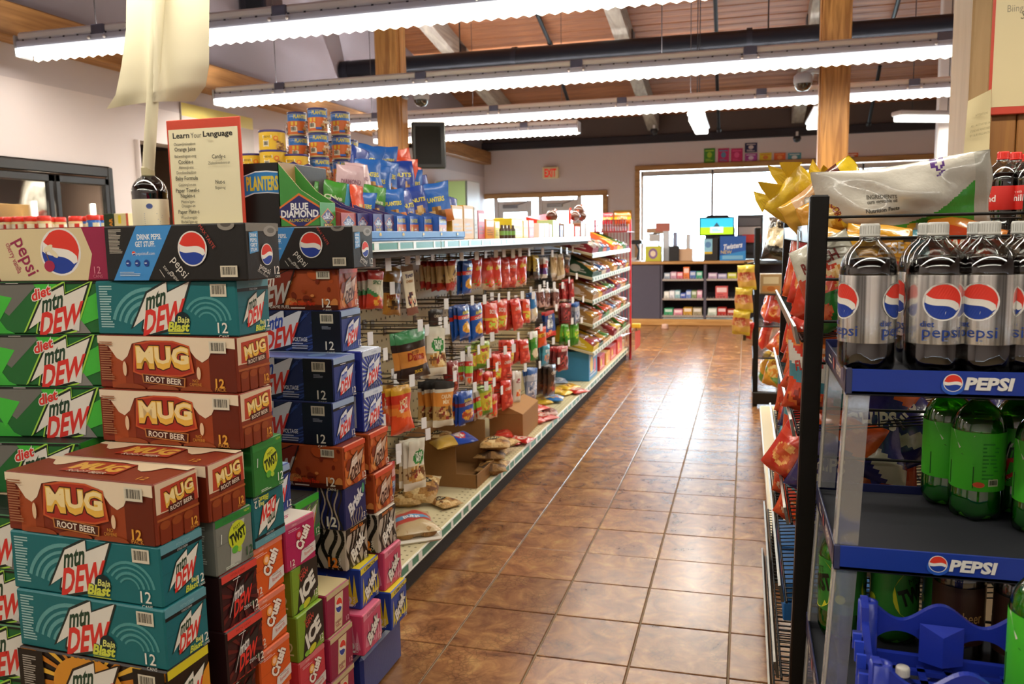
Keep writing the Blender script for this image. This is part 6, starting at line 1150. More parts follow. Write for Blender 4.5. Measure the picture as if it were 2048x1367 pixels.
oncounter(1326, 1338, 462, '#c8d0dc', 'white_bottle', 'pale tall bottle on the counter', 'bottle', 13.45); oncounter(1346, 1354, 464, '#8a92b0', 'blue_bottle', 'bluish tall bottle on the counter', 'bottle', 13.5); oncounter(1372, 1380, 468, '#d0d4da', 'clear_bottle', 'clear looking bottle beside the tan box', 'bottle', 13.5)
t = thing('display_stand', 'wire display stand with brown boxes seen against the bright window', 'stand', ony(1318, 470, 13.9)); t.location.z = 1.0
MB().tube([(0, 0, 0), (0, 0, .45)], .015, '#9a9aa0').tube([(-.2, 0, .42), (.22, 0, .45)], .012, '#8a8a90').build('pole', 'metal', t)
MB().box(-.2, -.05, .44, .08, .06, .52, '#b08a6a', b=.006).build('upper_box', 'card', t); MB().box(-.05, -.06, .46, .18, .05, .60, '#b86a5a', b=.006).build('second_box', 'card', t); MB().box(-.16, -.04, .30, .02, .05, .42, '#c8c4c8', b=.006).build('white_box', 'card', t)
t = thing('barcode_scanner', 'small black scanner on a crooked arm at the counter corner', 'scanner', ony(1275, 480, 14.2)); t.location.z = 1.0
MB().tube([(0, 0, 0), (.03, 0, .16), (-.02, 0, .27)], .02, '#26262a').build('arm', 'plastic', t); MB().box(-.1, -.05, .26, .08, .05, .33, '#1e1e22', b=.015).build('head', 'plastic', t)
t = thing('clerk_chair', 'dark chair back behind the checkout screen', 'chair', (ony(1435, 440, 14.6).x, 14.6, 0)); MB().box(-.2, -.04, 1.2, .2, .04, 1.72, '#2a2a30', b=.06).build('backrest', 'plastic', t); MB().tube([(0, 0, .0), (0, 0, 1.25)], .03, '#222').build('post', 'plastic', t); MB().box(-.25, -.25, .6, .25, .2, .68, '#2a2a30', b=.03).build('seat', 'plastic', t)
t = thing('brochure_rack', 'rack with grey, white and red leaflets standing beside the window', 'rack', (ony(1500, 480, 13.9).x, 13.9, 1.0))
for i, (z, c) in enumerate(((.52, '#6a6a70'), (.38, '#cfcac8'), (.26, '#d83a2c'), (.1, '#26242a'))): MB().box(-.18+.06*(i == 2), -.03*i, z, .16, .03-.03*i, z+.13, c, b=.004).build('leaflet', 'card', t)
MB().box(-.2, .03, 0, .2, .06, .7, '#3a3a40').build('back_plate', 'plastic', t)
p = onz(1330, 657, .0); o = MB().lathe([(0, 0), (.05, 0), (.055, .01), (.045, .06), (.02, .075), (0, .076)], '#c09a88', 12).build('crumpled_cup', 'paper', None, (p.x, p.y, 0)); tag(o, 'small pinkish crumpled cup on the floor before the counter', 'cup'); MB().lathe([(.05, .055), (.052, .065), (.045, .07)], '#d8b8a8', 12).build('rim', 'paper', o)
# ---------------------------------------------------------------- two-litre bottles
def bottle_parts(R, H, liquid, cap, lab_c, lab_art, fill=.775, lab=(.21, .66), shell='bottleclear', n=28):
    prof = [(.55, 0), (.80, .004), (.93, .02), (.985, .045), (1, .08), (1, .2), (.985, .21), (.985, .66), (1, .67), (.985, .71), (.93, .755), (.82, .80), (.66, .84), (.48, .87), (.36, .89), (.31, .905), (.30, .915)]
    def foot(m):   # five-lobed base
        for i, v in enumerate(m.v):
            z = v[2]/H
            if z < .075:
                a = math.atan2(v[1], v[0]); k = 1-.10*(1-z/.075)*(1-abs(math.cos(2.5*a))); m.v[i] = (v[0]*k, v[1]*k, v[2]+.016*(1-z/.075)*(1-abs(math.cos(2.5*a))))
        return m
    def at(z):
        for (r0, z0), (r1, z1) in zip(prof, prof[1:]):
            if z0 <= z <= z1: return r0+(r1-r0)*(z-z0)/(z1-z0)
        return prof[-1][0]
    body = foot(MB().lathe([(0, .004*H)]+[(r*R, z*H) for r, z in prof], '#ffffff', n)).mesh('bottle', shell)
    liq = foot(MB().lathe([(0, .006*H)]+[(r*R*(.965 if shell != 'cola' else .97), z*H+.001) for r, z in prof if z < fill]+[(at(fill)*R*.965, fill*H), (0, fill*H)], liquid, n)).mesh('liquid', 'cola') if liquid else None
    lm = MB().lathe([(R*1.004, lab[0]*H), (R*1.008, lab[0]*H+.001), (R*1.008, lab[1]*H-.001), (R*1.004, lab[1]*H)], lab_c[0], 40)
    label = lm.mesh('label', lab_c[1])
    pm = MB(); A = CylArt(pm, R*1.008, lab[0]*H, (lab[1]-lab[0])*H, 0); lab_art(A); pr = pm.mesh('label_print', 'print') if pm.f else None
    cr = R*.335; cm = MB().lathe([(cr*.98, .912*H), (cr*1.05, .915*H), (cr*1.05, .925*H), (cr*1.0, .93*H), (cr, .99*H), (cr*.9, H), (0, H)], cap, 24)
    for i in range(24):
        t = 2*PI*i/24; cm.box(cr*math.cos(t)-.0006, cr*math.sin(t)-.0006, .932*H, cr*math.cos(t)+.0006, cr*math.sin(t)+.0006, .985*H, mixc(cap, '#000000', .15))
    return body, liq, label, pr, cm.mesh('cap', 'plastic'), MB().lathe([(R*.30, .895*H), (R*.36, .9*H), (R*.36, .908*H), (R*.30, .912*H)], '#dfe3e0', 20).mesh('neck_ring', 'bottleclear')
BR, BHt = .0512, .277
def art_dp(A):
    for k in range(3):
        o = k*A.a/3
        A.globe(o, .62, .25, rot=-24, ring='#e8e6e0', sx=1); A.text('diet', o-.2, .30, .09, '#22408c', bold=.01); A.text('pepsi', o, .19, .17, '#22408c', width=.52, bold=.0); A.lines(o-.25, .04, o+.25, .08, 1, '#7a8298')
        if k == 1: A.lines(o+.45, .2, o+.7, .85, 12, '#5a6478', .4); A.ell(o+.6, .14, .06, .08, '#6a7488', 12)
def art_coke(A):
    for k, w in ((0, 'Friend'), (.34, 'Dad'), (.67, 'Familia')):
        o = A.a*k+.5; A.text('Share with', o, .75, .12, '#f0dcd4', width=.5); A.text(w, o, .5, .28, '#f2e6de', bold=.02)
def art_gd(A):
    for k in range(1):
        o = k*A.a*.5+.6
        A.poly([(o-.5, 1), (o-.1, .95), (o-.35, .7)], '#d8d4c8', False); A.poly([(o-.6, .55), (o-.1, .45), (o-.3, .62)], '#1c2a18', False); A.poly([(o-.55, .05), (o-.1, .05), (o-.1, .42), (o-.55, .45)], '#124a16', False)
        A.poly([(o+.2, .1), (o+.75, .2), (o+.6, .5)], '#1f5a20', False); dew(A, o+.95, .52, .8, dark='#182a18'); A.lines(o+.02, .2, o+.3, .85, 10, '#2a8a26', .4); A.barcode(o+.12, .1, o+.28, .22); A.ell(o-.02, .12, .09, .05, '#d8502c', 10)
def art_mist(A):
    for k in range(2):
        o = k*A.a*.5+.6; A.ell(o, .5, .42, .5, '#c8c82e', 22, -.3); A.text('MIST', o, .76, .12, '#16301a', rot=14); A.text('TWST', o, .5, .30, '#141c10', rot=18, width=.66, bold=.05); A.ell(o+.5, .3, .09, .09, '#b8c82e', 12)
def art_dark(A):
    for k in range(2): A.text('root beer', k*A.a*.5+.6, .5, .2, '#c8a060', width=.7)
DP = bottle_parts(BR, BHt, '#0a0505', '#cfcfc8', ('#dedbd2', 'painted_streak_foil'), art_dp)
CK = bottle_parts(BR, BHt*1.02, '#0a0504', '#d8342a', ('#cf2a22', 'print'), art_coke, lab=(.36, .62), fill=.77)
GD = bottle_parts(BR, BHt, None, '#3f9a2c', ('#46b82a', 'print'), art_gd, shell='greenplastic', lab=(.24, .68)); MI = bottle_parts(BR, BHt, None, '#2f7a26', ('#2f7a2c', 'print'), art_mist, shell='greenplastic', lab=(.24, .68)); DK = bottle_parts(BR, BHt, '#140805', '#d8d2c8', ('#3a2014', 'print'), art_dark)
gl = MB().lathe([(0, .01*BHt), (BR*.78, .012*BHt), (BR*.95, .1*BHt), (BR*.95, .66*BHt), (BR*.86, .76*BHt), (0, .765*BHt)], '#4aa81c', 24).mesh('liquid', 'cola')
MATS['greenliquid'] = None; del MATS['greenliquid']
mat('greenliquid', .05, spec=.7, coat=.5)
GLQ = MB().lathe([(0, .01*BHt), (BR*.74, .02*BHt), (BR*.94, .08*BHt), (BR*.94, .66*BHt), (BR*.84, .75*BHt), (0, .755*BHt)], '#4fb01c', 24).mesh('liquid', 'greenliquid')
def bottle(P, x, y, z, rz, label, grp=None, glq=False, s=1, nm='soda_bottle'):
    o = put(nm, P[0], None, (x, y, z), rz, scale=s); tag(o, label, 'bottle', grp)
    if P[1]: put('liquid', P[1], o)
    if glq: put('liquid', GLQ, o)
    put('label', P[2], o)
    if P[3]: put('label_print', P[3], o)
    put('cap', P[4], o); put('neck_ring', P[5], o); return o
# ---------------------------------------------------------------- tiered blue bottle rack
TR = [(.1805, 1.172), (.169, .835), (.154, .508), (.142, .18)]; RY0, RY1, RW = 1.62, 2.035, .62
pr_ = thing('bottle_rack', 'navy tiered soda bottle rack with lettered tray fronts and clear corner posts', 'rack', (TR[3][0], RY0, 0))
def rpart(m, n, mt, par=None): return m.build(n, mt, par or pr_, (-TR[3][0], -RY0, 0) if par is None else None)
for i, (x0, z) in enumerate(TR):
    x1 = x0+RW; th = .004; lp = .043
    m = MB().box(x0, RY0, z-lp-.006, x1, RY1, z-lp+.004, '#20242f', b=.002)
    m.box(x0, RY0, z-lp, x0+th, RY1, z, '#23284a', b=.001).box(x1-th, RY0, z-lp, x1, RY1, z, '#23284a', b=.001).box(x0, RY1-th, z-lp, x1, RY1, z+.004, '#1d2350', b=.001).box(x0, RY0, z-lp-.004, x1, RY0+th, z, '#1f3a96', b=.001).box(x0, RY0-.001, z-lp-.004, x0+.012, RY0+.012, z+.001, '#3a3d5a', b=.002)
    t = rpart(m, 'tray', 'plastic')
    # raised deck inside so that the bottles stand near the lip
    rpart(MB().box(x0+th, RY0+th, z-lp+.004, x1-th, RY1-th, z-.014, '#23252c', b=.002), 'tray_floor', 'matte')
    if i < 3:
        m = MB(); A = Art(m, (x0, RY0-.0012, z-lp), (1, 0, 0), (0, 0, 1), RW, lp); u = (.268-.1805+.095)/lp if 0 else (.3585-.1805)/lp if i == 0 else (.348-.169)/lp
        for k in range(2 if i == 0 else 1):
            A.ell(u, .38, .44, .36, '#2a58b8', 20)
            A.globe(u, .52, .34, rot=-10); A.text('PEPSI', u+1.35, .52, .50, '#e2e0da', shear=.18, width=1.75, bold=.045)
        rpart(m, 'front_lettering', 'print')
    m = MB(); A = Art(m, (x0-.0006, RY1, z-lp), (0, -1, 0), (0, 0, 1), RY1-RY0, lp)
    A.poly([(A.a*.62, .3), (A.a*.66, .9), (A.a*.93, .9), (A.a*.93, .3)], '#33355e'); A.text('PEPSI', A.a*.72, .5, .42, '#c8b8a8', width=1.9, bold=.03); A.ell(A.a*.50, .5, .3, .3, '#a84a4a', 14); A.lines(A.a*.25, .3, A.a*.42, .7, 2, '#c8b8a8'); rpart(m, 'side_lettering', 'print')
def post4(px, py, w, d):
    vs = []; 
    for (x0, z), nxt in zip(TR, TR[1:]):
        zt, zb = z-.045, nxt[1]; m = MB(); xa, xb = x0+px, nxt[0]+px
        m.add([(xb, py, zb), (xb+w, py, zb), (xa+w, py, zt), (xa, py, zt), (xb, py+.003, zb), (xb+w, py+.003, zb), (xa+w, py+.003, zt), (xa, py+.003, zt), (xb, py+d, zb), (xa, py+d, zt), (xb+.003, py+d, zb), (xa+.003, py+d, zt)], [(0, 1, 2, 3), (7, 6, 5, 4), (1, 5, 6, 2), (0, 3, 9, 8), (10, 11, 7, 4), (8, 9, 11, 10)], '#dfe0e0')
        rpart(m, 'clear_post', 'acrylic')
        rpart(MB().tube([(xb+.003, py+.002, zb), (xa+.003, py+.002, zt)], .0032, '#b9b2a6', n=6), 'post_edge', 'plastic')
post4(.001, RY0+.006, .042, .03); post4(.001, RY1-.04, .036, .03); post4(RW-.045, RY0+.006, .042, .03)
p = TR[3]; rpart(MB().box(p[0]+.02, RY0+.02, 0, p[0]+RW-.02, RY1-.02, p[1]-.048, '#1a2040', b=.01), 'plinth', 'plastic')
zt = TR[0][1]-.0135
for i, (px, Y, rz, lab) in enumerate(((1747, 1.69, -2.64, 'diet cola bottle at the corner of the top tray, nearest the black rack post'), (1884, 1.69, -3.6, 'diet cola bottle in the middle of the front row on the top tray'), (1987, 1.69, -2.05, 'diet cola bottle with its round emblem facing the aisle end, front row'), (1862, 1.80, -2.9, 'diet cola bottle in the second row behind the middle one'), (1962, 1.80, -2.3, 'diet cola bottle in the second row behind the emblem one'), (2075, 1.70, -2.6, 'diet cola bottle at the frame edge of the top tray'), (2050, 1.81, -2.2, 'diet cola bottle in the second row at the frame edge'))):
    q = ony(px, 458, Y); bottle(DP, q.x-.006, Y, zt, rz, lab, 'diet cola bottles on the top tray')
zt = TR[1][1]-.0135
for i, (x, y, rz, lab) in enumerate(((.474, 1.90, -3.1, 'green citrus soda bottle frontmost on the middle tray'), (.436, 1.985, -2.6, 'green citrus soda bottle just behind the frontmost one on the middle tray'), (.562, 1.95, -5.2, 'green citrus soda bottle with red lettering on the middle tray'), (.572, 1.82, -3.2, 'green citrus soda bottle at the frame edge of the middle tray'), (.67, 1.86, .8, 'green citrus soda bottle beyond the frame edge of the middle tray'), (.67, 1.975, .1, 'green citrus soda bottle at the back end of the middle tray'))): bottle(GD, x, y, zt, rz, lab, 'green citrus soda bottles on the middle tray', True)
zt = TR[2][1]-.0135
for P, x, y, rz, lab, g in ((MI, .226, 1.975, -1.2, 'green lemon-lime bottle at the corner of the lower tray', True), (MI, .338, 1.98, -2.2, 'green lemon-lime bottle with yellow emblem behind the clear post', True), (DK, .452, 1.90, 0, 'dark root beer bottle behind the blue crate', False), (DK, .56, 1.86, .5, 'dark root beer bottle with white cap at the lower tray', False), (MI, .45, 1.985, .6, 'green lemon-lime bottle behind the dark root beer bottle', True), (DK, .67, 1.9, .9, 'dark root beer bottle at the frame end of the lower tray', False)): bottle(P, x, y, zt, rz, lab, None, g)
o = carton('mug', .62, 1.66, TR[3][1]+.15, .1, 'small root beer carton standing on the bottom tray seen through the blue crate'); o.scale = (.8, .8, 1.3)
o.location = (.60, 1.68, TR[3][1]-.0135)
# ---------------------------------------------------------------- blue bottle crates, stacked
def crate(z, label):
    t = thing('bottle_crate', label, 'crate', (.19, 1.26, z), rz=-.05, group='blue bottle crates'); w, d, h, th = .255, .245, .118, .012; c = '#1d2f96'
    def wall_(n, P0, U, L, low=.0, hole=True, dips=2, inn=(0, 1, 0)):
        """crate wall with a wavy rim and big rounded openings: strips between the bottom and the rim"""
        P0, U, I = Vector(P0), Vector(U), Vector(inn); m = MB(); N = 40
        rim = lambda u: h*(.86+.14*math.cos(2*PI*u*dips))-(low if .15 < u < .85 else 0)
        def hole_(u):
            q = (u*dips) % 1; return max(0, 1-((q-.5)/.36)**2)**.5*h*.36 if hole else 0
        for i in range(N):
            u0, u1 = i/N, (i+1)/N
            for za, zb in (((0, 0), (.20*h, .20*h)), ((.20*h+hole_(u0), .20*h+hole_(u1)), (rim(u0), rim(u1)))):
                a, b = P0+U*(L*u0), P0+U*(L*u1); Z = Vector((0, 0, 1)); q = [a+Z*za[0], b+Z*za[1], b+Z*zb[1], a+Z*zb[0]]; r = [x+I*th for x in q]
                m.add(q+r, [(0, 1, 2, 3), (7, 6, 5, 4), (3, 2, 6, 7), (0, 4, 5, 1)], c)
        return m.build(n, 'plastic', t)
    wall_('long_wall', (0, 0, 0), (1, 0, 0), w, inn=(0, 1, 0)); wall_('long_wall', (0, d-th, 0), (1, 0, 0), w, inn=(0, 1, 0)); wall_('end_wall', (0, 0, 0), (0, 1, 0), d, inn=(1, 0, 0), dips=1, low=.02); wall_('end_wall', (w-th, 0, 0), (0, 1, 0), d, inn=(1, 0, 0), dips=1, low=.02)
    for x in (0, w):
        for y in (0, d):
            m = MB().lathe([(.017, 0), (.016, h-.004), (.008, h-.003), (.008, h-.02), (0, h-.02)], c, 14, (x+(.012 if x == 0 else -.012), y+(.012 if y == 0 else -.012), 0)); m.build('corner_column', 'plastic', t)
    for y in (0, d-.02):
        m = MB().add([(w/2-.034, y, h*.74), (w/2, y+(.03 if y == 0 else -.018), h*.62), (w/2+.034, y, h*.74), (w/2-.034, y, .02), (w/2, y+(.03 if y == 0 else -.018), .02), (w/2+.034, y, .02)], [(0, 1, 4, 3), (1, 2, 5, 4), (0, 2, 1), (3, 4, 5)], '#2034a4'); m.build('divider_fin', 'plastic', t)
    m = MB()
    for i in range(6): m.box(i*w/6+.006, 0, .0, i*w/6+.018, d, .008, c)
    for i in range(6): m.box(0, i*d/6+.006, .0, w, i*d/6+.018, .008, c)
    m.build('floor_grid', 'plastic', t)
    for i in range(4): MB().box(-.014, .04+i*.045, h*.50, .0, .065+i*.045, h*.62, '#15236e').box(-.016, .03+i*.045, h*.48, -.002, .036+i*.045, h*.80-.008*abs(i-1.5), '#2a42b8').build('side_rib', 'plastic', t)
zc = .672
crate(zc, 'topmost blue bottle crate with wavy rim in front of the bottle rack')
for i in range(5): crate(zc-.128*(i+1), 'blue bottle crate %s below the topmost one' % ORD[i])
bottle(GD, .432, 1.315, zc+.009, -3.3, 'big green citrus soda bottle standing in the near corner of the blue crate', None, True)
bottle(DK, .26, 1.42, zc-.135, .0, 'dark bottle lying low inside the blue crate', None, False, .62)
# ---------------------------------------------------------------- black wire chip rack
cr = thing('chip_rack', 'tall black wire chip rack with angled shelves and silver price channels', 'rack', (.15, 2.1, 0))
def kpart(m, n, mt): return m.build(n, mt, cr, (-.15, -2.1, 0))
K0, K1, KX1 = 2.10, 3.46, .60
for y in (K0, K1):
    for x, lean in ((.150, .026), (KX1, .02)):
        kpart(MB().box(-.021, -.021, 0, .021, .021, 1.507 if y == K0 else 1.46, '#15130f', b=.004).xf(Matrix.Translation((x, y, 0)) @ Matrix.Shear('XY', 4, (lean*.75, 0)) if 0 else Matrix.Translation((x-.012, y, 0)) @ Matrix.Rotation(.017, 4, 'Y')), 'post', 'blackmetal')
for z in (1.455, 1.405, 1.31, 1.21, 1.11, 1.0, .88, .76, .64, .5, .3):
    kpart(MB().tube([(.15, K0, z), (KX1, K0, z)], .0035, '#1a1814', n=6), 'side_wire', 'blackmetal'); 
    kpart(MB().tube([(.15, K1, z), (KX1, K1, z)], .0035, '#1a1814', n=6), 'side_wire', 'blackmetal')
KS = [(1.40, .146), (1.165, .134), (.935, .13), (.71, .12), (.505, .112), (.30, .104), (.10, .10)]
for i, (z, x0) in enumerate(KS):
    m = MB(); n = 44
    up = .05 if 0 < i < 5 else .0
    for k in range(n):
        y = K0+.02+(K1-K0-.04)*k/(n-1); m.tube([(x0, y, z), (KX1, y, z+up)], .002, '#1d1a15', n=4, cap=False)
    for x in (x0, (x0+KX1)/2, KX1): m.tube([(x, K0, z-.003+up*(x-x0)/(KX1-x0)), (x, K1, z-.003+up*(x-x0)/(KX1-x0))], .0035, '#1a1814', n=6)
    o = kpart(m, 'wire_shelf', 'blackmetal')
    if i == 0:
        kpart(MB().add([(x0-.004, K0+.05, z+.038), (x0-.004, K1, z+.038), (x0-.002, K1, z-.004), (x0-.002, K0+.05, z-.004), (x0+.004, K0+.05, z+.038), (x0+.004, K1, z+.038), (x0+.004, K1, z-.004), (x0+.004, K0+.05, z-.004)], [(3, 2, 1, 0), (0, 1, 5, 4), (4, 5, 6, 7), (0, 4, 7, 3)], '#9aa6ae'), 'price_channel', 'metal')
    else:
        kpart(MB().add([(x0-.02, K0+.02, z+.03), (x0-.02, K1, z+.03), (x0-.012, K1, z-.012), (x0-.012, K0+.02, z-.012), (x0-.014, K0+.02, z+.032), (x0-.014, K1, z+.032), (x0-.004, K1, z-.012), (x0-.004, K0+.02, z-.012)], [(3, 2, 1, 0), (0, 1, 5, 4), (4, 5, 6, 7), (0, 4, 7, 3)], '#8d8a82' if i < 4 else '#6a665e'), 'price_channel', 'metal')
kpart(MB().box(-.001, -.028, -.125, .001, .028, .0, '#c9d4dc').xf(Matrix.Translation((.138, 2.45, 1.425)) @ Matrix.Rotation(.12, 4, 'X')), 'hanging_tag', 'paper')
# chip bags
def chip(name, bands, blobs, texts, seed, w=.2, h=.28, t=.085, mt='foil'): return bag_mesh(name, w, h, t, bands, blobs, texts, seed, mt, nx=26, ny=36, crimp=.05, wave=.02)
CH = {'cheese': chip('chip_bag', [(.12, '#d8a02c'), (.42, '#e0a02a'), (.62, '#c8341f', .3), (.8, '#d8842a', .3), (1.1, '#c8341c')], [(.5, .62, .3, .18, ['#e08a2a', '#d86a1c', '#eca83a', '#b8481a'])], [('CHEESE', .5, .3, .17, '#f0e2d0', 10, .7)], 81),
 'green': chip('chip_bag', [(.3, '#c9c6b4'), (.45, '#d8d2bc', .2), (.6, '#c84a30'), (1.1, '#2f7a34')], [(.5, .45, .34, .14, ['#d8a45a', '#c8843a', '#e8c488', '#c8452c']), (.3, .8, .2, .1, ['#c8462c', '#d86a3c'])], [('RANCH', .5, .25, .17, '#7a2a22', 6, .6)], 82),
 'redwhite': chip('chip_bag', [(.14, '#c8321f'), (.34, '#d85a2c', .2), (.6, '#c8c0b4', .3), (.76, '#3f7a86', .3), (1.1, '#c8401f')], [(.5, .3, .34, .12, ['#d8742c', '#c8321f', '#e8c0a0']), (.5, .85, .4, .1, ['#c8401f', '#d86a2a', '#8a2414'])], [('FLAMIN', .5, .48, .15, '#a82a1c', 10, .6)], 83),
 'teal': chip('chip_bag', [(.3, '#3f7a86'), (.55, '#4a8892'), (.75, '#c8422a', .2), (1.1, '#d8502a')], [(.5, .8, .4, .14, ['#d84a22', '#e87a2c', '#b8301a', '#d8b090'])], [('HOT', .5, .4, .2, '#e8dcc8', 10, .4)], 84),
 'purple': chip('chip_bag', [(.12, '#c8501f'), (.26, '#d8622a', .3), (.72, '#2e2a66', .3), (.84, '#b9b29c', .5), (1.1, '#2a2660', .3)], [(.5, .15, .4, .1, ['#d86a2a', '#e0853c', '#c84a1c'])], [('CHIPS', .5, .55, .2, '#d8ccb8', 14, .6)], 85, .24, .32, .1),
 'red': chip('chip_bag', [(.4, '#c02a22'), (.5, '#d84a34'), (1.1, '#c8321f')], [(.5, .7, .36, .18, ['#d87a3c', '#e8a85a', '#c8502a'])], [('BBQ', .5, .3, .2, '#f0dcc8', -8, .45)], 86),
 'orange': chip('chip_bag', [(.14, '#d8822a'), (.6, '#cf4a22'), (1.1, '#d85a26')], [(.5, .6, .36, .2, ['#d8702a', '#c84a1c', '#e89a4a'])], [('NACHO', .5, .3, .18, '#f0dcc0', 8, .6)], 87),
 'blackcream': chip('chip_bag', [(.3, '#26241f'), (.7, '#b8a88a', .3), (1.1, '#1f1d1a')], [(.4, .5, .3, .22, ['#c8b898', '#a8946a', '#d8ccae'])], [('KETTLE', .5, .3, .16, '#c8b890', 90, .7)], 88, .26, .34, .14),
 'yellow': chip('chip_bag', [(.3, '#d8b83a'), (.6, '#c8902c', .3), (.8, '#5f8a34', .4), (1.1, '#d89a34')], [(.5, .55, .36, .2, ['#e0b04a', '#d88a34', '#e8cc7a'])], [('CORN', .5, .3, .18, '#8a2a1c', 6, .5)], 89), 'yellowsmall': chip('snack_packet', [(.12, '#d2b62c'), (.3, '#c9a83a'), (.62, '#c87a4a'), (.86, '#d0a04a'), (1.1, '#d4b82e')], [(.5, .52, .36, .16, ['#d89a5a', '#c8624a', '#e0b080'])], [('PUFFS', .5, .34, .18, '#a8302a', 0, .6)], 90, .15, .2, .06, 'film')}
def stand(k, x, y, z, face, label, tilt=.25, s=1.0, roll=0, cat='packet', grp=None, nm=None):
    """bag standing on its lower edge at x, y, z, leaning back by tilt; face: rotation about z (0 faces -Y)"""
    me = CH[k]; h = max(v.co.z for v in me.vertices)-min(v.co.z for v in me.vertices)
    R = Matrix.Rotation(face, 4, 'Z') @ Matrix.Rotation(-tilt, 4, 'X') @ Matrix.Rotation(roll, 4, 'Y')
    o = put(me.name, me, None, Vector((x, y, z))+R.to_3x3() @ Vector((0, 0, h*s)), rot=R.to_euler(), scale=s); return tag(o, label, cat, grp)
AW = -PI/2
bags = [ # level, kind, y, tilt, roll, dx, scale
 (1, 'cheese', 2.23, .5, .15, .02, 1.0, 'orange cheese snack bag leaning over the upper shelf lip'), (1, 'green', 2.16, .35, -.5, .11, .95, 'green and white chip bag slumped at the near end of the upper shelf'), (1, 'cheese', 2.5, .4, .1, .06, 1.0, 'orange cheese snack bag, second along the upper shelf'), (1, 'red', 2.78, .35, 0, .06, 1, 'red chip bag in the middle of the upper shelf'), (1, 'orange', 3.05, .35, 0, .06, 1, 'orange nacho bag towards the far end of the upper shelf'), (1, 'red', 3.3, .3, 0, .06, 1, 'red chip bag at the far end of the upper shelf'),
 (2, 'redwhite', 2.24, .5, -.1, .02, 1, 'red, white and teal chip bag leaning at the near end of the second shelf'), (2, 'redwhite', 2.46, .45, .1, .02, 1, 'red, white and teal chip bag behind the near one on the second shelf'), (2, 'orange', 2.72, .4, 0, .05, 1, 'orange nacho bag on the second shelf'), (2, 'redwhite', 2.98, .4, 0, .05, 1, 'red, white and teal chip bag in the middle of the second shelf'), (2, 'red', 3.25, .35, 0, .06, 1, 'red chip bag at the far end of the second shelf'),
 (3, 'red', 2.42, .75, .35, -.06, .9, 'red bag sticking out over the third shelf lip'), (3, 'purple', 2.22, .4, .2, .05, .9, 'purple and orange chip bag at the near end of the third shelf'), (3, 'teal', 2.7, .45, 0, .04, 1, 'teal and red bag on the third shelf'), (3, 'purple', 2.98, .4, 0, .06, .9, 'purple and orange chip bag in the middle of the third shelf'), (3, 'teal', 3.25, .4, 0, .05, 1, 'teal and red bag at the far end of the third shelf'),
 (4, 'teal', 2.62, .6, .2, .02, .95, 'teal bag with flame red foot on the fourth shelf'), (4, 'teal', 2.9, .5, -.1, .03, .95, 'teal bag behind the flame footed one on the fourth shelf'), (4, 'redwhite', 3.2, .5, 0, .04, 1, 'red, white and teal chip bag at the far end of the fourth shelf')]
for lv, k, y, tl_, ro, dx, s, lab in bags: stand(k, KS[lv][1]+.025+dx*.7, y, KS[lv][0]+.02, -.6+rnd.uniform(-.15, .15), lab, tl_*.3, s*.86, ro+.12)
for i, (k, x, y, z, tl_, ro, s, lab) in enumerate((('cheese', .30, 2.20, 1.205, .25, .1, .8, 'yellow and orange bag at the end of the upper shelf behind the corner bottle'), ('teal', .40, 2.22, 1.20, .3, -.2, .75, 'blue-green bag behind the corner bottle'), ('orange', .47, 2.28, 1.20, .3, .3, .9, 'red orange bag peeking between the first two bottles'),
    ('purple', .27, 2.19, .80, .25, .25, .95, 'big purple chip bag behind the clear posts on the upper level'), ('purple', .42, 2.22, .82, .3, -.45, .95, 'big purple chip bag tilted behind the clear posts'), ('purple', .54, 2.26, .80, .3, .3, .9, 'big purple chip bag near the green bottles'),
    ('purple', .24, 2.20, .545, .3, .2, .8, 'purple chip bag low behind the middle tray corner'), ('purple', .38, 2.22, .545, .35, -.15, .85, 'purple chip bag in the middle behind the middle tray'), ('purple', .52, 2.26, .545, .3, .2, .85, 'purple chip bag behind the middle tray by the green bottles'))):
    stand(k, x, y, z+.01, .1, lab, tl_, s, ro)
for i, (y, z) in enumerate(((2.55, .305), (2.55, .365), (2.85, .305), (2.85, .365))):
    o = gbox('wafer_box', .26, .24, .055, '#2c6aa8', 'blue wafer box with red writing, %s on the low wire shelf' % ('near lower', 'near upper', 'far lower', 'far upper')[i], 'box', (.24, y, z), rz=-PI/2, art=lambda A: (A.text('WAFERS', A.a*.4, .6, .4, '#c8302a', width=A.a*.5, bold=.04), A.rect(A.a*.1, .08, A.a*.4, .3, '#e0c83a')))
# goods lying on top of the chip rack
WBm = bag_mesh('chip_bag', .20, .42, .14, [(.10, '#b9b6aa'), (.26, '#3fa034', .9), (.34, '#c9c4b8', .9), (1.1, '#cfcabd')], [(.82, .75, .12, .1, ['#c8402c', '#d8a24a', '#cfcabd']), (.85, .5, .12, .2, ['#d8a83a', '#5aa83a', '#c8c0b0', '#d8923a']), (.06, .3, .1, .04, ['#5a3a7a', '#cfcabd'])], [('Nutrition Facts', .45, .62, .05, '#5a564e', 90, .4), ('INGREDIENTS', .3, .62, .045, '#6a665c', 90, .35), ('corn vegetable oil', .35, .62, .04, '#6a665c', 90, .35), ('S', .72, .90, .2, '#a83a24', 70)], 91, 'foil', nx=56, ny=80, crimp=.10, wave=.03, wr=1.9)
o = put('chip_bag', WBm, None, (.592, 2.38, 1.520), rot=(0, PI/2+.10, .0)); o.rotation_euler = (Matrix.Rotation(.0, 4, 'Z') @ Matrix.Rotation(.35, 4, 'X') @ Matrix.Rotation(PI/2-.10, 4, 'Y')).to_euler(); tag(o, 'big crumpled white and green chip bag lying on top of the chip rack', 'packet')
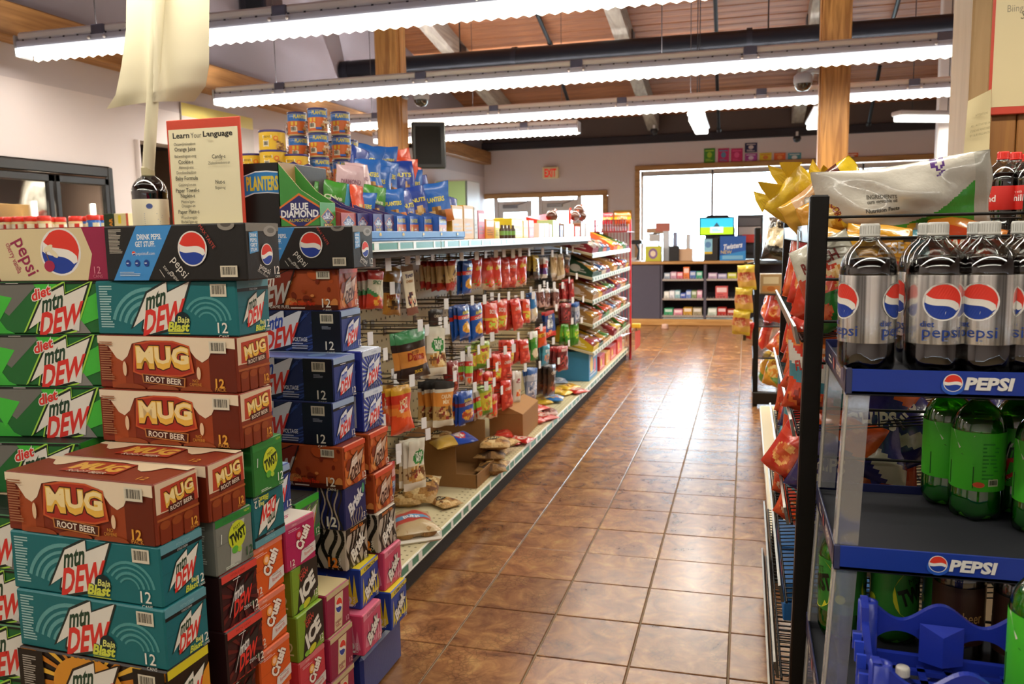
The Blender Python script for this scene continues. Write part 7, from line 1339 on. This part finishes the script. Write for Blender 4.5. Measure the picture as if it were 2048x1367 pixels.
o2 = put('chip_bag', chip('chip_bag', [(.2, '#c8c2b8'), (.8, '#cfc8be'), (.9, '#6a4a7a'), (1.1, '#d0cabd')], [], [], 92, .13, .36, .06), None, (.52, 2.52, 1.455), rot=(0, PI/2, 0)); tag(o2, 'second white chip bag with purple foot under the crumpled one', 'packet')
YM = chip('chip_bag', [(.5, '#e0bc2a'), (.62, '#c8842c', .2), (1.1, '#7a2418')], [(.5, .85, .44, .12, ['#8a2a1c', '#a8402a', '#5a1a14', '#c86a4a'])], [('Corn', .5, .35, .2, '#a83a1c', 20, .5)], 93, .26, .32, .10)
def yellow_bag(x, y, z, rot, label, s=1):
    o = put('chip_bag', YM, None, (x, y, z), rot=rot, scale=s); tag(o, label, 'packet', 'yellow bags on top of the chip rack')
    for i, (u, hh, tw) in enumerate(((-.10, .085, .5), (-.03, .105, -.3), (.045, .11, .35), (.105, .08, -.5))):
        m = MB().add([(-.05, 0, -.01), (.05, 0, -.01), (.012, .03*tw*2, hh*.75), (0, .045*tw*2, hh), (-.025, .02*tw*2, hh*.6)], [(0, 1, 2, 3, 4)], '#e2c02c'); m.add([(-.05, -.002, -.01), (.05, -.002, -.01), (.012, .03*tw*2-.002, hh*.75), (0, .045*tw*2-.002, hh), (-.025, .02*tw*2-.002, hh*.6)], [(4, 3, 2, 1, 0)], '#d8b428')
        for k in range(3): m.add([(-.02+k*.014, -.0045, .0), (-.018+k*.014, -.0045, .0), (-.008+k*.006, .03*tw-.006, hh*.55)], [(0, 1, 2)], '#b08a2a')
        m.build('torn_point', 'film', o, (u, .0, 0))
yellow_bag(.095, 2.66, 1.556, (.5, -.85, -.5), 'yellow snack bag with torn pointed top jutting over the aisle', .62)
yellow_bag(.185, 2.86, 1.585, (.3, -.15, -.2), 'yellow snack bag with torn pointed top standing behind the jutting one', .55)
o = put('chip_bag', chip('chip_bag', [(.16, '#d8b82a'), (.3, '#5a2a1c'), (.7, '#c89a6a'), (.8, '#d8b08a'), (1.1, '#d8a83a')], [(.5, .45, .2, .2, ['#4a2418', '#c8944a', '#d8b48a'])], [("'s", .5, .34, .2, '#2a1c14', 60)], 94, .10, .24, .06), None, (.30, 2.52, 1.59), rot=(.15, .95, -.1)); tag(o, 'brown and yellow snack bag lying slantwise between the yellow and white bags', 'packet')
o = put('chip_bag', CH['yellow'], None, (.27, 2.36, 1.49), rot=(.2, 1.2, 0), scale=.5); tag(o, 'small yellow bag under the slanting brown one on the rack top', 'packet')
# wire basket with cola bottles behind
wb = thing('wire_basket', 'low black wire basket shelf behind the bottles by the wood panelling', 'basket', (.655, 2.75, 1.375))
m = MB()
for i in range(26): m.tube([(-.03+i*.022, -.0, 0), (-.03+i*.022, 0, .075)], .0022, '#1c1a16', n=4, cap=False)
for z in (0, .04, .075): m.tube([(-.04, 0, z), (.55, 0, z)], .003, '#1c1a16', n=5)
m.tube([(-.04, 0, .075), (-.04, .5, .055)], .003, '#1c1a16', n=5); m.build('front_grid', 'blackmetal', wb)
m = MB()
for i in range(22): m.tube([(-.04, i*.024, 0), (-.04, i*.024, .07)], .002, '#1c1a16', n=4, cap=False)
m.build('side_grid', 'blackmetal', wb)
m = MB()
for i in range(14): m.tube([(-.04+i*.045, 0, 0), (-.04+i*.045, .55, 0)], .0022, '#1c1a16', n=4, cap=False)
m.build('base_grid', 'blackmetal', wb)
for x in (-.02, .5): MB().tube([(x, .3, -1.375), (x, .3, 0)], .014, '#16140f', n=8).build('leg', 'blackmetal', wb)
for i, (px, Y, rz, lab) in enumerate(((2007, 2.86, -2.6, 'red-capped cola bottle nearest the paper notice'), (2032, 2.90, -.9, 'red-capped cola bottle in the middle of the three'), (2062, 2.84, -.3, 'red-capped cola bottle at the frame edge'), (2045, 3.0, -.3, 'red-capped cola bottle in the back row'))):
    q = ony(px, 310, Y); bottle(CK, q.x, Y, 1.378, rz-.9, lab, 'red-capped cola bottles by the panelling', False, .96)
# right gondola beyond the chip rack
rg = thing('side_gondola', 'cream gondola with pale price rails behind the black chip rack', 'shelving', (.15, 3.56, 0))
MB().box(-.0, 0, 0, .6, 2.7, .12, '#3a3530').build('kick_plate', 'matte', rg); MB().box(-.035, -.01, .12, .62, 2.72, .16, '#d6ccaa', b=.005).build('base_deck', 'plastic', rg)
MB().box(.58, 0, .16, .6, 2.7, 1.36, '#b9ab82').build('back_panel', 'plastic', rg)
for z in (1.33, 1.10, .86, .62, .39):
    MB().box(.30, 0, z-.02, .6, 2.7, z, '#d2c8a6', b=.003).build('shelf', 'plastic', rg); MB().box(.296, 0, z-.036, .3, 2.7, z+.002, '#dfe3e0').build('price_rail', 'plastic', rg); MB().box(.14, -.006, z-.05, .6, 0, z+.01, '#e0d6a8', b=.002).build('end_rail', 'plastic', rg)
m = MB(); A = Art(m, (.15, -.0065, 1.285), (1, 0, 0), (0, 0, 1), .16, .03); A.poly([(0, .3), (A.a, .3), (A.a*.9, 1), (A.a*.1, 1)], '#3a4aa0'); A.text('SAVE', A.a*.5, .62, .5, '#c8cce0', width=A.a*.5); m.build('rail_flag', 'print', rg)
for i, (z, y) in enumerate(((.165, .3), (.165, .75), (.165, 1.2), (1.105, .4), (1.105, 1.0), (.865, .5), (.865, 1.2))):
    stand('yellowsmall' if i % 2 else 'orange', .27 if z < .2 else .52, 3.56+y, z, AW, 'snack bag on the %s of the side gondola, %s from the chip rack' % ({.165: 'base deck', 1.105: 'upper shelf', .865: 'middle shelf'}[z], {.3: 'closest', .75: 'next', 1.2: 'third', .4: 'close', 1.0: 'far', .5: 'near'}[y]), .25, .8)
# far chip rack at the aisle end
fr = thing('far_chip_rack', 'black wire chip rack with big bags standing at the far end of the aisle', 'rack', (.09, 7.05, 0))
for x in (0, .55):
    for y in (0, .8): MB().box(x-.02, y-.02, 0, x+.02, y+.02, 1.46, '#191612', b=.004).build('post', 'blackmetal', fr)
FZ = (1.17, .92, .66, .40, .12)
for z in FZ:
    m = MB()
    for k in range(16): m.tube([(-.02, k*.052, z), (.55, k*.052, z)], .003, '#1d1a15', n=4, cap=False)
    for x in (-.02, .27, .55): m.tube([(x, 0, z-.004), (x, .8, z-.004)], .005, '#1a1814', n=5)
    m.tube([(-.02, -.01, z+.0), (.55, -.01, z)], .006, '#1a1814', n=5); m.build('wire_shelf', 'blackmetal', fr)
MB().box(-.02, -.03, .02, .57, .0, .12, '#2a2520', b=.006).build('foot_board', 'blackmetal', fr)
for (k, x, y, z, f, lab, s, ro) in (('blackcream', .20, 7.16, 1.18, -.5, 'big black and cream bag standing on top of the far rack, nearest the aisle', 1.05, .05), ('blackcream', .38, 7.2, 1.18, -.3, 'big black and cream bag beside the other on the far rack', 1.05, -.05), ('blackcream', .17, 7.5, 1.18, AW, 'big black and cream bag behind the first on the far rack', 1.05, 0),
    ('red', .20, 7.15, .67, -.4, 'red chip bag on the middle shelf of the far rack, nearest the aisle', 1.0, .15), ('red', .38, 7.18, .67, -.2, 'red chip bag beside the first on the middle shelf of the far rack', 1.0, -.15), ('orange', .12, 7.4, .67, AW, 'orange chip bag facing the aisle on the middle shelf of the far rack', 1, 0),
    ('orange', .20, 7.15, .41, -.4, 'orange chip bag slanting on the low shelf of the far rack', 1.0, .55), ('orange', .36, 7.18, .41, -.2, 'orange chip bag slanting beside another on the low shelf of the far rack', 1.0, .5), ('red', .10, 7.45, .41, AW, 'red chip bag facing the aisle on the low shelf of the far rack', 1, 0),
    ('yellow', .18, 7.14, .14, -.5, 'yellow corn bag at the foot of the far rack', 1, .2), ('purple', .36, 7.16, .14, -.3, 'dark blue chip bag lying slantwise at the foot of the far rack', .8, .8), ('yellow', .10, 7.4, .14, AW, 'yellow corn bag facing the aisle at the foot of the far rack', 1, 0)): stand(k, x+.09-.05, y, z+.01, f, lab, .25, s, ro)
for i, x in enumerate((.20, .40)): gbox('cracker_box', .17, .12, .16, '#b39468', 'tan cracker box, %s on the second shelf of the far rack' % ('nearer the aisle', 'farther from the aisle')[i], 'box', (x, 7.14, .926), art=lambda A: (A.rect(A.a*.1, .1, A.a*.9, .4, '#c88a4a'), A.rect(A.a*.15, .5, A.a*.85, .85, '#d8c8a0'), A.ell(A.a*.5, .25, .2, .12, '#b86a2a', 12)))
st = thing('clip_strip', 'dark clip strip holding yellow packets on the aisle side of the far rack', 'strip', (-.0, 7.0, 1.17)); MB().box(-.012, -.004, -.62, .012, .004, .02, '#4a3a20').tube([(0, 0, .0), (.09, .05, .02)], .006, '#222', n=6).build('band', 'plastic', st)
for i, z in enumerate((1.165, .985, .80)):
    o = put('snack_packet', CH['yellowsmall'], None, (-.012*i-.0, 6.96, z), rot=(.05, .06*(i-1), -.35), scale=1.0); tag(o, 'yellow puffed snack packet, %s on the clip strip' % ('top one', 'middle one', 'bottom one')[i], 'packet', 'yellow packets on the clip strip')
o = stand('red', .02, 7.02, .56, -.9, 'dark red small packet under the yellow clip strip', .2, .5)
# ---------------------------------------------------------------- language sign, tall bottle, pole, paper banner
t = thing('language_sign', 'cream word-list sign with red border standing behind the black soda carton', 'sign', (-1.962, 2.77, GT))
sw, sh_ = .318, .468
MB().box(-sw/2, -.004, 0, sw/2, .004, sh_, '#c8442c', b=.002).build('board', 'card', t); MB().box(-.06, .004, 0, .06, .06, .01, '#c9c4b0').box(-.06, .004, 0, .06, .01, .2, '#c9c4b0').build('foot', 'plastic', t)
m = MB(); A = Art(m, (-sw/2, -.0045, 0), (1, 0, 0), (0, 0, 1), sw, sh_); A.rect(.018, .0, A.a-.022, .925, '#e6ddb8')
A.text('Learn', .135, .878, .045, '#1c1a16', bold=.025, width=.155); A.text('Your', .275, .875, .043, '#4a463c', width=.1); A.text('Language', .475, .88, .045, '#1c1a16', bold=.025, width=.27)
for i, (s_, y, big) in enumerate((('Ozaawijiminaaboo', .81, 0), ('Orange Juice', .77, 1), ('Bakwezhigaan-oog', .715, 0), ('Cookie-s', .67, 1), ('Abinooji-ens', .625, 0), ('Doodooshaaboo', .585, 0), ('Baby Formula', .54, 1), ("Giziininji'on-an", .487, 0), ('Paper Towel-s', .443, 1), ('Napkin-s', .40, 1), ("Mazina'igan-", .352, 0), ('Onaagan-an', .318, 0), ('Paper Plate-s', .272, 1), ('Waasikwegat-', .225, 0), ("Badaki'igan-ag", .19, 0), ('Plastic Fork-s', .145, 1))): A.text(s_, .165, y, .033 if big else .025, '#1c1a15' if big else '#4a4538', sx=.84 if big else .80, bold=.008 if big else 0)
for s_, y, big in (('Candy-s', .70, 1), ('Ziizibaakwadoons-an', .65, 0), ('Nut-s', .50, 1), ('Bagaan-ag', .455, 0)): A.text(s_, .475, y, .033 if big else .024, '#1c1a15' if big else '#4a4538', sx=.84 if big else .72, bold=.008 if big else 0)
A.band([(.38, .86), (.41, .84), (.43, .845)], .012, '#e6ddb8'); m.build('printed_words', 'print', t)
def art_big(A):
    for k in range(1):
        o = .25; A.lines(o, .1, o+.42, .7, 14, '#8a90a4', .35); A.ell(o+.12, .84, .07, .06, '#4a5a90', 12); A.barcode(o+.28, .03, o+.42, .15); A.poly([(o+.66, 0), (o+1.2, 0), (o+1.2, .95), (o+.9, .95), (o+.66, .6)], '#d8382a', False); A.ell(o+.98, .5, .26, .2, '#e6e6e4', 18); A.text('PEPSI', o+.98, .5, .17, '#22408c', width=.42, bold=.04); A.poly([(o+.8, .3), (o+1.15, .3), (o+1.0, .1)], '#16204a', False)
BG = bottle_parts(.0665, .318, '#0a0505', '#d8d0b0', ('#d9d0b4', 'print'), art_big, fill=.80, lab=(.0+.06, .60))
bp_ = ony(300, 400, 2.80); bottle(BG, bp_.x, 2.80, GT-.012, -1.9, 'large cola display bottle with cream label carrying the tall pole', None, False, 1.0, 'display_bottle')
zb = GT+.30; pt = thing('sign_pole', 'cream paper pole rising from the cap of the display bottle', 'pole', (bp_.x, 2.80, zb))
top = ony(319, -25, 2.80)-Vector((bp_.x, 2.80, zb)); MB().tube([(0, 0, -.02), top], .0225, '#cfc6a8', n=16).build('tube', 'paper', pt); MB().tube([(0, 0, -.03), (0, 0, .0)], .0245, '#b9ae88', n=16).build('collar', 'paper', pt)
mb = MB(); nx, ny = 24, 16; vs = []
L_ = [(253, -30), (252, 60), (243, 130), (231, 190), (213, 218)]; R_ = [(419, -30), (418, 60), (418, 130), (411, 172), (388, 203)]
def along(P, t):
    t *= len(P)-1; i = min(int(t), len(P)-2); f = t-i; return (P[i][0]*(1-f)+P[i+1][0]*f, P[i][1]*(1-f)+P[i+1][1]*f)
for j in range(ny+1):
    a, b = along(L_, j/ny), along(R_, j/ny); yb = j/ny
    for i in range(nx+1):
        u = i/nx; px = a[0]+(b[0]-a[0])*u; py = a[1]+(b[1]-a[1])*u-6*math.sin(PI*u)*yb
        pole_u = (310-a[0])/(b[0]-a[0]); bulge = math.exp(-((u-pole_u)/.06)**2)
        vs.append(ony(px, py, 2.80+.03-.058*bulge+.10*yb*(abs(u-.4)*2)**2*(-1 if u < .4 else .6)))
fs = [(j*(nx+1)+i, (j+1)*(nx+1)+i, (j+1)*(nx+1)+i+1, j*(nx+1)+i+1) for j in range(ny) for i in range(nx)]
n0 = len(vs); vs2 = [v+Vector((0, .0012, 0)) for v in vs]
mb.add(vs, fs, '#d6cdb0', True); mb.add(vs2, [f[::-1] for f in fs], '#d6cdb0', True)
o = mb.build('paper_banner', 'paper'); tag(o, 'curled cream paper banner fixed along the pole above the display bottle', 'banner')
# ---------------------------------------------------------------- second gondola by the cooler wall with jars
lg = thing('rear_gondola', 'second gondola by the cooler wall carrying the red-lidded jars', 'shelving', (-4.6, 4.5, 0))
LZ = 1.505
MB().box(-.3, 0, 0, 1.3, 1.2, .12, '#2b2622').build('kick_plate', 'matte', lg); MB().box(.42, 0, .12, .46, 1.2, LZ, '#b9ab82').build('back_panel', 'plastic', lg)
for z in (.16, .6, 1.05, LZ): MB().box(-.3, 0, z-.03, 1.3, 1.2, z, '#d6ccaa', b=.004).build('shelf', 'plastic', lg)
JM = (MB().lathe([(0, 0), (.043, 0), (.046, .006), (.046, .08), (.038, .092), (0, .093)], '#c8ae7c', 18).lathe([(.0465, .012), (.0465, .07)], lambda u: '#d8cfb8' if (u*4) % 1 < .6 else '#b8302a', 18).mesh('peanut_jar', 'plastic'), MB().lathe([(.042, .088), (.045, .09), (.045, .118), (.04, .123), (0, .123)], '#d8352a', 18).mesh('lid', 'plastic'))
JB = MB().lathe([(0, 0), (.043, 0), (.046, .006), (.046, .08), (.038, .092), (0, .093)], '#2f62b0', 18).lathe([(.0465, .012), (.0465, .07)], lambda u: '#d8cfb8' if (u*4) % 1 < .5 else '#2f62b0', 18).mesh('peanut_jar', 'plastic')
for i, (px, py, Y) in enumerate(((14, 446, 4.75), (38, 444, 4.75), (62, 443, 4.75), (88, 441, 4.75), (70, 437, 5.0), (96, 434, 5.0), (118, 431, 5.05), (150, 431, 4.95), (176, 431, 5.05), (186, 432, 4.85), (204, 432, 4.95))):
    p = ony(px, py, Y); o = put('peanut_jar', JB if i >= 8 else JM[0], None, (p.x, Y, LZ), rnd.uniform(0, 6)); put('lid', JM[1], o)
    tag(o, '%s peanut jar with red lid, %s along the second gondola top' % ('blue-labelled' if i >= 8 else 'tan', ORD[i]), 'jar', 'red-lidded jars on the second gondola')
a = ony(224, 432, 4.8); gbox('cocoa_box', .075, .08, .125, '#2a3a26', 'dark green box with orange letters beside the red-lidded jars', 'box', (a.x, 4.8, LZ), art=lambda A: A.text('BAR', A.a*.78, .45, .2, '#d88a2c', rot=90, width=.6, bold=.04))
a = ony(250, 432, 4.8); gbox('tea_box', .115, .08, .125, '#d3c79c', 'cream box with yellow mark between the green box and the display bottle', 'box', (a.x, 4.8, LZ), art=lambda A: (A.rect(A.a*.3, .45, A.a*.5, .9, '#d8c42c'), A.rect(A.a*.85, 0, A.a, 1, '#c85a4a')))
# ---------------------------------------------------------------- cooler in the wall
ck = thing('glass_door_cooler', 'black framed glass door cooler set into the pale wall', 'cooler', (-5.0, 4.6, .25))
MB().box(.0, -1.15, 0, .03, 1.18, .07, '#1c1a19').box(.0, -1.15, 1.71, .03, 1.18, 1.79, '#23201e', b=.008).box(.0, 1.12, 0, .035, 1.18, 1.79, '#201d1b', b=.008).box(.0, -1.15, 0, .035, -1.09, 1.79, '#201d1b', b=.008).build('frame', 'plastic', ck)
for y0, y1 in ((-1.08, -.24), (-.24, .55), (.57, 1.12)):
    if y0 < -.5: y1 = -.26
    d = MB().box(.0, y0, .07, .04, y0+.05, 1.70, '#1e1b1a', b=.008).box(0, y1-.05, .07, .04, y1, 1.70, '#1e1b1a', b=.008).box(0, y0, 1.64, .04, y1, 1.70, '#1e1b1a', b=.008).box(0, y0, .07, .04, y1, .13, '#1e1b1a', b=.008).build('door', 'plastic', ck)
    MB().box(.012, y0+.05, .13, .018, y1-.05, 1.64, '#fff').build('pane', 'glass', d); MB().tube([(.06, y0+.03, .7), (.06, y0+.03, 1.1)], .01, '#2a2826').build('handle', 'plastic', d)
MB().box(-1.2, -1.1, 0, -1.15, 1.18, 1.78, '#6a5f5a').box(-1.2, -1.1, -.05, 0, 1.18, 0, '#8a847c').box(-1.2, 1.16, 0, -.02, 1.18, 1.78, '#8a7060').box(-1.2, -1.12, 0, -.02, -1.1, 1.78, '#8a7060').box(-1.2, -1.1, 1.78, -.0, 1.18, 1.8, '#a89c90').build('lining', 'plastic', ck)
for y in (.46, 1.04): MB().tube([(-.06, y, .1), (-.06, y, 1.5)], .018, '#fff6e4', n=8).build('light_tube', 'coolerglow', ck)
L = bpy.data.lights.new('cooler_lamp', 'AREA'); L.shape = 'RECTANGLE'; L.size = 1.9; L.size_y = .1; L.energy = 22; L.color = (1, .96, .88)
lo_ = bpy.data.objects.new('cooler_lamp', L); C.objects.link(lo_); lo_.parent = ck; lo_.location = (-.12, 0, 1.72); lo_.rotation_euler = (0, -.5, PI/2) if 0 else (0, 0, PI/2)
for z in (.5, 1.0): MB().box(-.9, -1.05, z, -.12, 1.14, z+.02, '#b9b2a8').build('shelf', 'metal', ck)
gbox('stock_box', .5, .38, .46, '#b88a4c', 'tan shipping carton with white label behind the first cooler door', 'box', (-5.36, 5.0-.12, 1.27), rz=PI/2, material='cardboard', art=lambda A: (A.rect(A.a*.3, .45, A.a*.72, .78, '#d8d8c0'), A.lines(A.a*.34, .5, A.a*.68, .74, 3, '#7a7a70')))
gbox('stock_box', .3, .3, .22, '#a87c40', 'small tan shipping carton low behind the second cooler door', 'box', (-5.45, 5.5, 1.27), rz=PI/2, material='cardboard', art=lambda A: A.lines(A.a*.2, .3, A.a*.7, .7, 2, '#6a4a24'))
o = put('ice_bag', chip('ice_bag', [(.3, '#cfc4b4'), (1.1, '#c4b8a8')], [(.4, .7, .2, .12, ['#c86a5a', '#cfc4b4'])], [], 97, .34, .42, .2), None, (-5.3, 5.42, 1.93), rot=(.1, .25, PI/2)); tag(o, 'crumpled pale plastic bag hanging inside the second cooler door', 'packet')
# fruit banner on the wall
a, b = onx(358, 203, -4.97), onx(500, 432, -4.97); W_, H_ = 1.16, 1.0
t = thing('fruit_banner', 'white wall banner with yellow top strip and a heap of painted fruit', 'banner', (-4.995, 6.724, 1.70))
MB().box(0, 0, 0, .012, W_, H_, '#cfc9c6', b=.002).build('sheet', 'paper', t)
m = MB(); A = Art(m, (.0124, 0, 0), (0, 1, 0), (0, 0, 1), W_, H_); A.rect(0, .88, A.a, 1, '#d8c86a')
r = random.Random(3)
for c, x0, x1, y0, y1, n, s in (('#c83a2c', .02, .25, .62, .8, 9, .06), ('#d8b83a', .08, .35, .7, .86, 8, .07), ('#4f8a34', .2, .55, .72, .86, 7, .06), ('#6a2a5a', .3, .52, .64, .82, 9, .05), ('#c84a30', .1, .5, .55, .68, 10, .06), ('#2f5a30', .48, .62, .66, .78, 5, .05), ('#d88a2c', .04, .2, .58, .7, 5, .06)):
    for i in range(n): A.ell(r.uniform(x0, x1), r.uniform(y0, y1), s*r.uniform(.6, 1.1), s*r.uniform(.6, 1.0), mixc(c, '#ffffff', r.uniform(0, .25)), 12, r.uniform(0, 3))
A.lines(.75, .3, 1.05, .5, 2, '#9aa0b8'); A.text('Fresh', .9, .6, .13, '#b8bcd0', width=.4); m.build('printed_fruit', 'print', t)
# ---------------------------------------------------------------- framed sign and paper notice on the panelling
a, b = ony(1990, -60, 3.56), ony(2130, 221, 3.56)
t = thing('framed_sign', 'cream sign in a red border high on the wood panelling', 'sign', (a.x, 3.585, b.z)); w = b.x-a.x; h = a.z-b.z
MB().box(0, 0, 0, w, .015, h, '#c0402c', b=.003).build('frame', 'card', t); m = MB(); A = Art(m, (0, -.0005, 0), (1, 0, 0), (0, 0, 1), w, h); A.rect(.03, .055, A.a-.03, .97, '#d3c398'); A.text('Biingiz N', .2, .74, .05, '#8a8068', sx=.8); A.text('Sense', .27, .69, .06, '#6a6048', shear=.2, sx=.8); m.build('printed_words', 'print', t)
P4 = [(1936, 202), (1983, 178), (1978, 318), (1925, 330)]; vs = []; m = MB(); nx = ny = 8
for j in range(ny+1):
    for i in range(nx+1):
        u, v = i/nx, j/ny; px = (P4[0][0]*(1-u)+P4[1][0]*u)*(1-v)+(P4[3][0]*(1-u)+P4[2][0]*u)*v; py = (P4[0][1]*(1-u)+P4[1][1]*u)*(1-v)+(P4[3][1]*(1-u)+P4[2][1]*u)*v
        vs.append(ony(px, py, 3.57-.03*(1-u)*(.4+.6*v)-.006*math.sin(v*5+u*3)))
fs = [(j*(nx+1)+i, (j+1)*(nx+1)+i, (j+1)*(nx+1)+i+1, j*(nx+1)+i+1) for j in range(ny) for i in range(nx)]
m.add(vs, fs, '#d2c398', True); m.add([v+Vector((0, .001, 0)) for v in vs], [f[::-1] for f in fs], '#cbbb90', True)
o = m.build('paper_notice', 'paper'); tag(o, 'creased typed paper notice taped to the edge of the wood panelling', 'notice')
O_ = vs[ny*(nx+1)]; U_ = (vs[ny*(nx+1)+nx]-O_); V_ = (vs[0]-O_); m = MB(); A = Art(m, O_+Vector((0, -.012, 0)), U_.normalized(), V_.normalized(), U_.length, V_.length, .002)
for s_, y in (('ATTENTION', .74), ('ALL ACTIVITIES IN', .58), ('STORE ARE MONITORED', .50), ('BY SURVEILLANCE', .43)): A.text(s_, A.a*.52, y, .035, '#8a7c58', width=A.a*(.45 if y > .7 else .74))
m.build('typed_words', 'print', o)
t = thing('wall_speaker', 'black speaker box fixed high on the cooler wall', 'speaker', (-4.8, 7.9, 3.62)); MB().box(-.18, -.15, 0, .12, .2, .3, '#24232a', b=.015).build('cabinet', 'plastic', t); MB().box(-.1, -.156, .05, .08, -.15, .25, '#15151a').build('grille_cloth', 'matte', t)
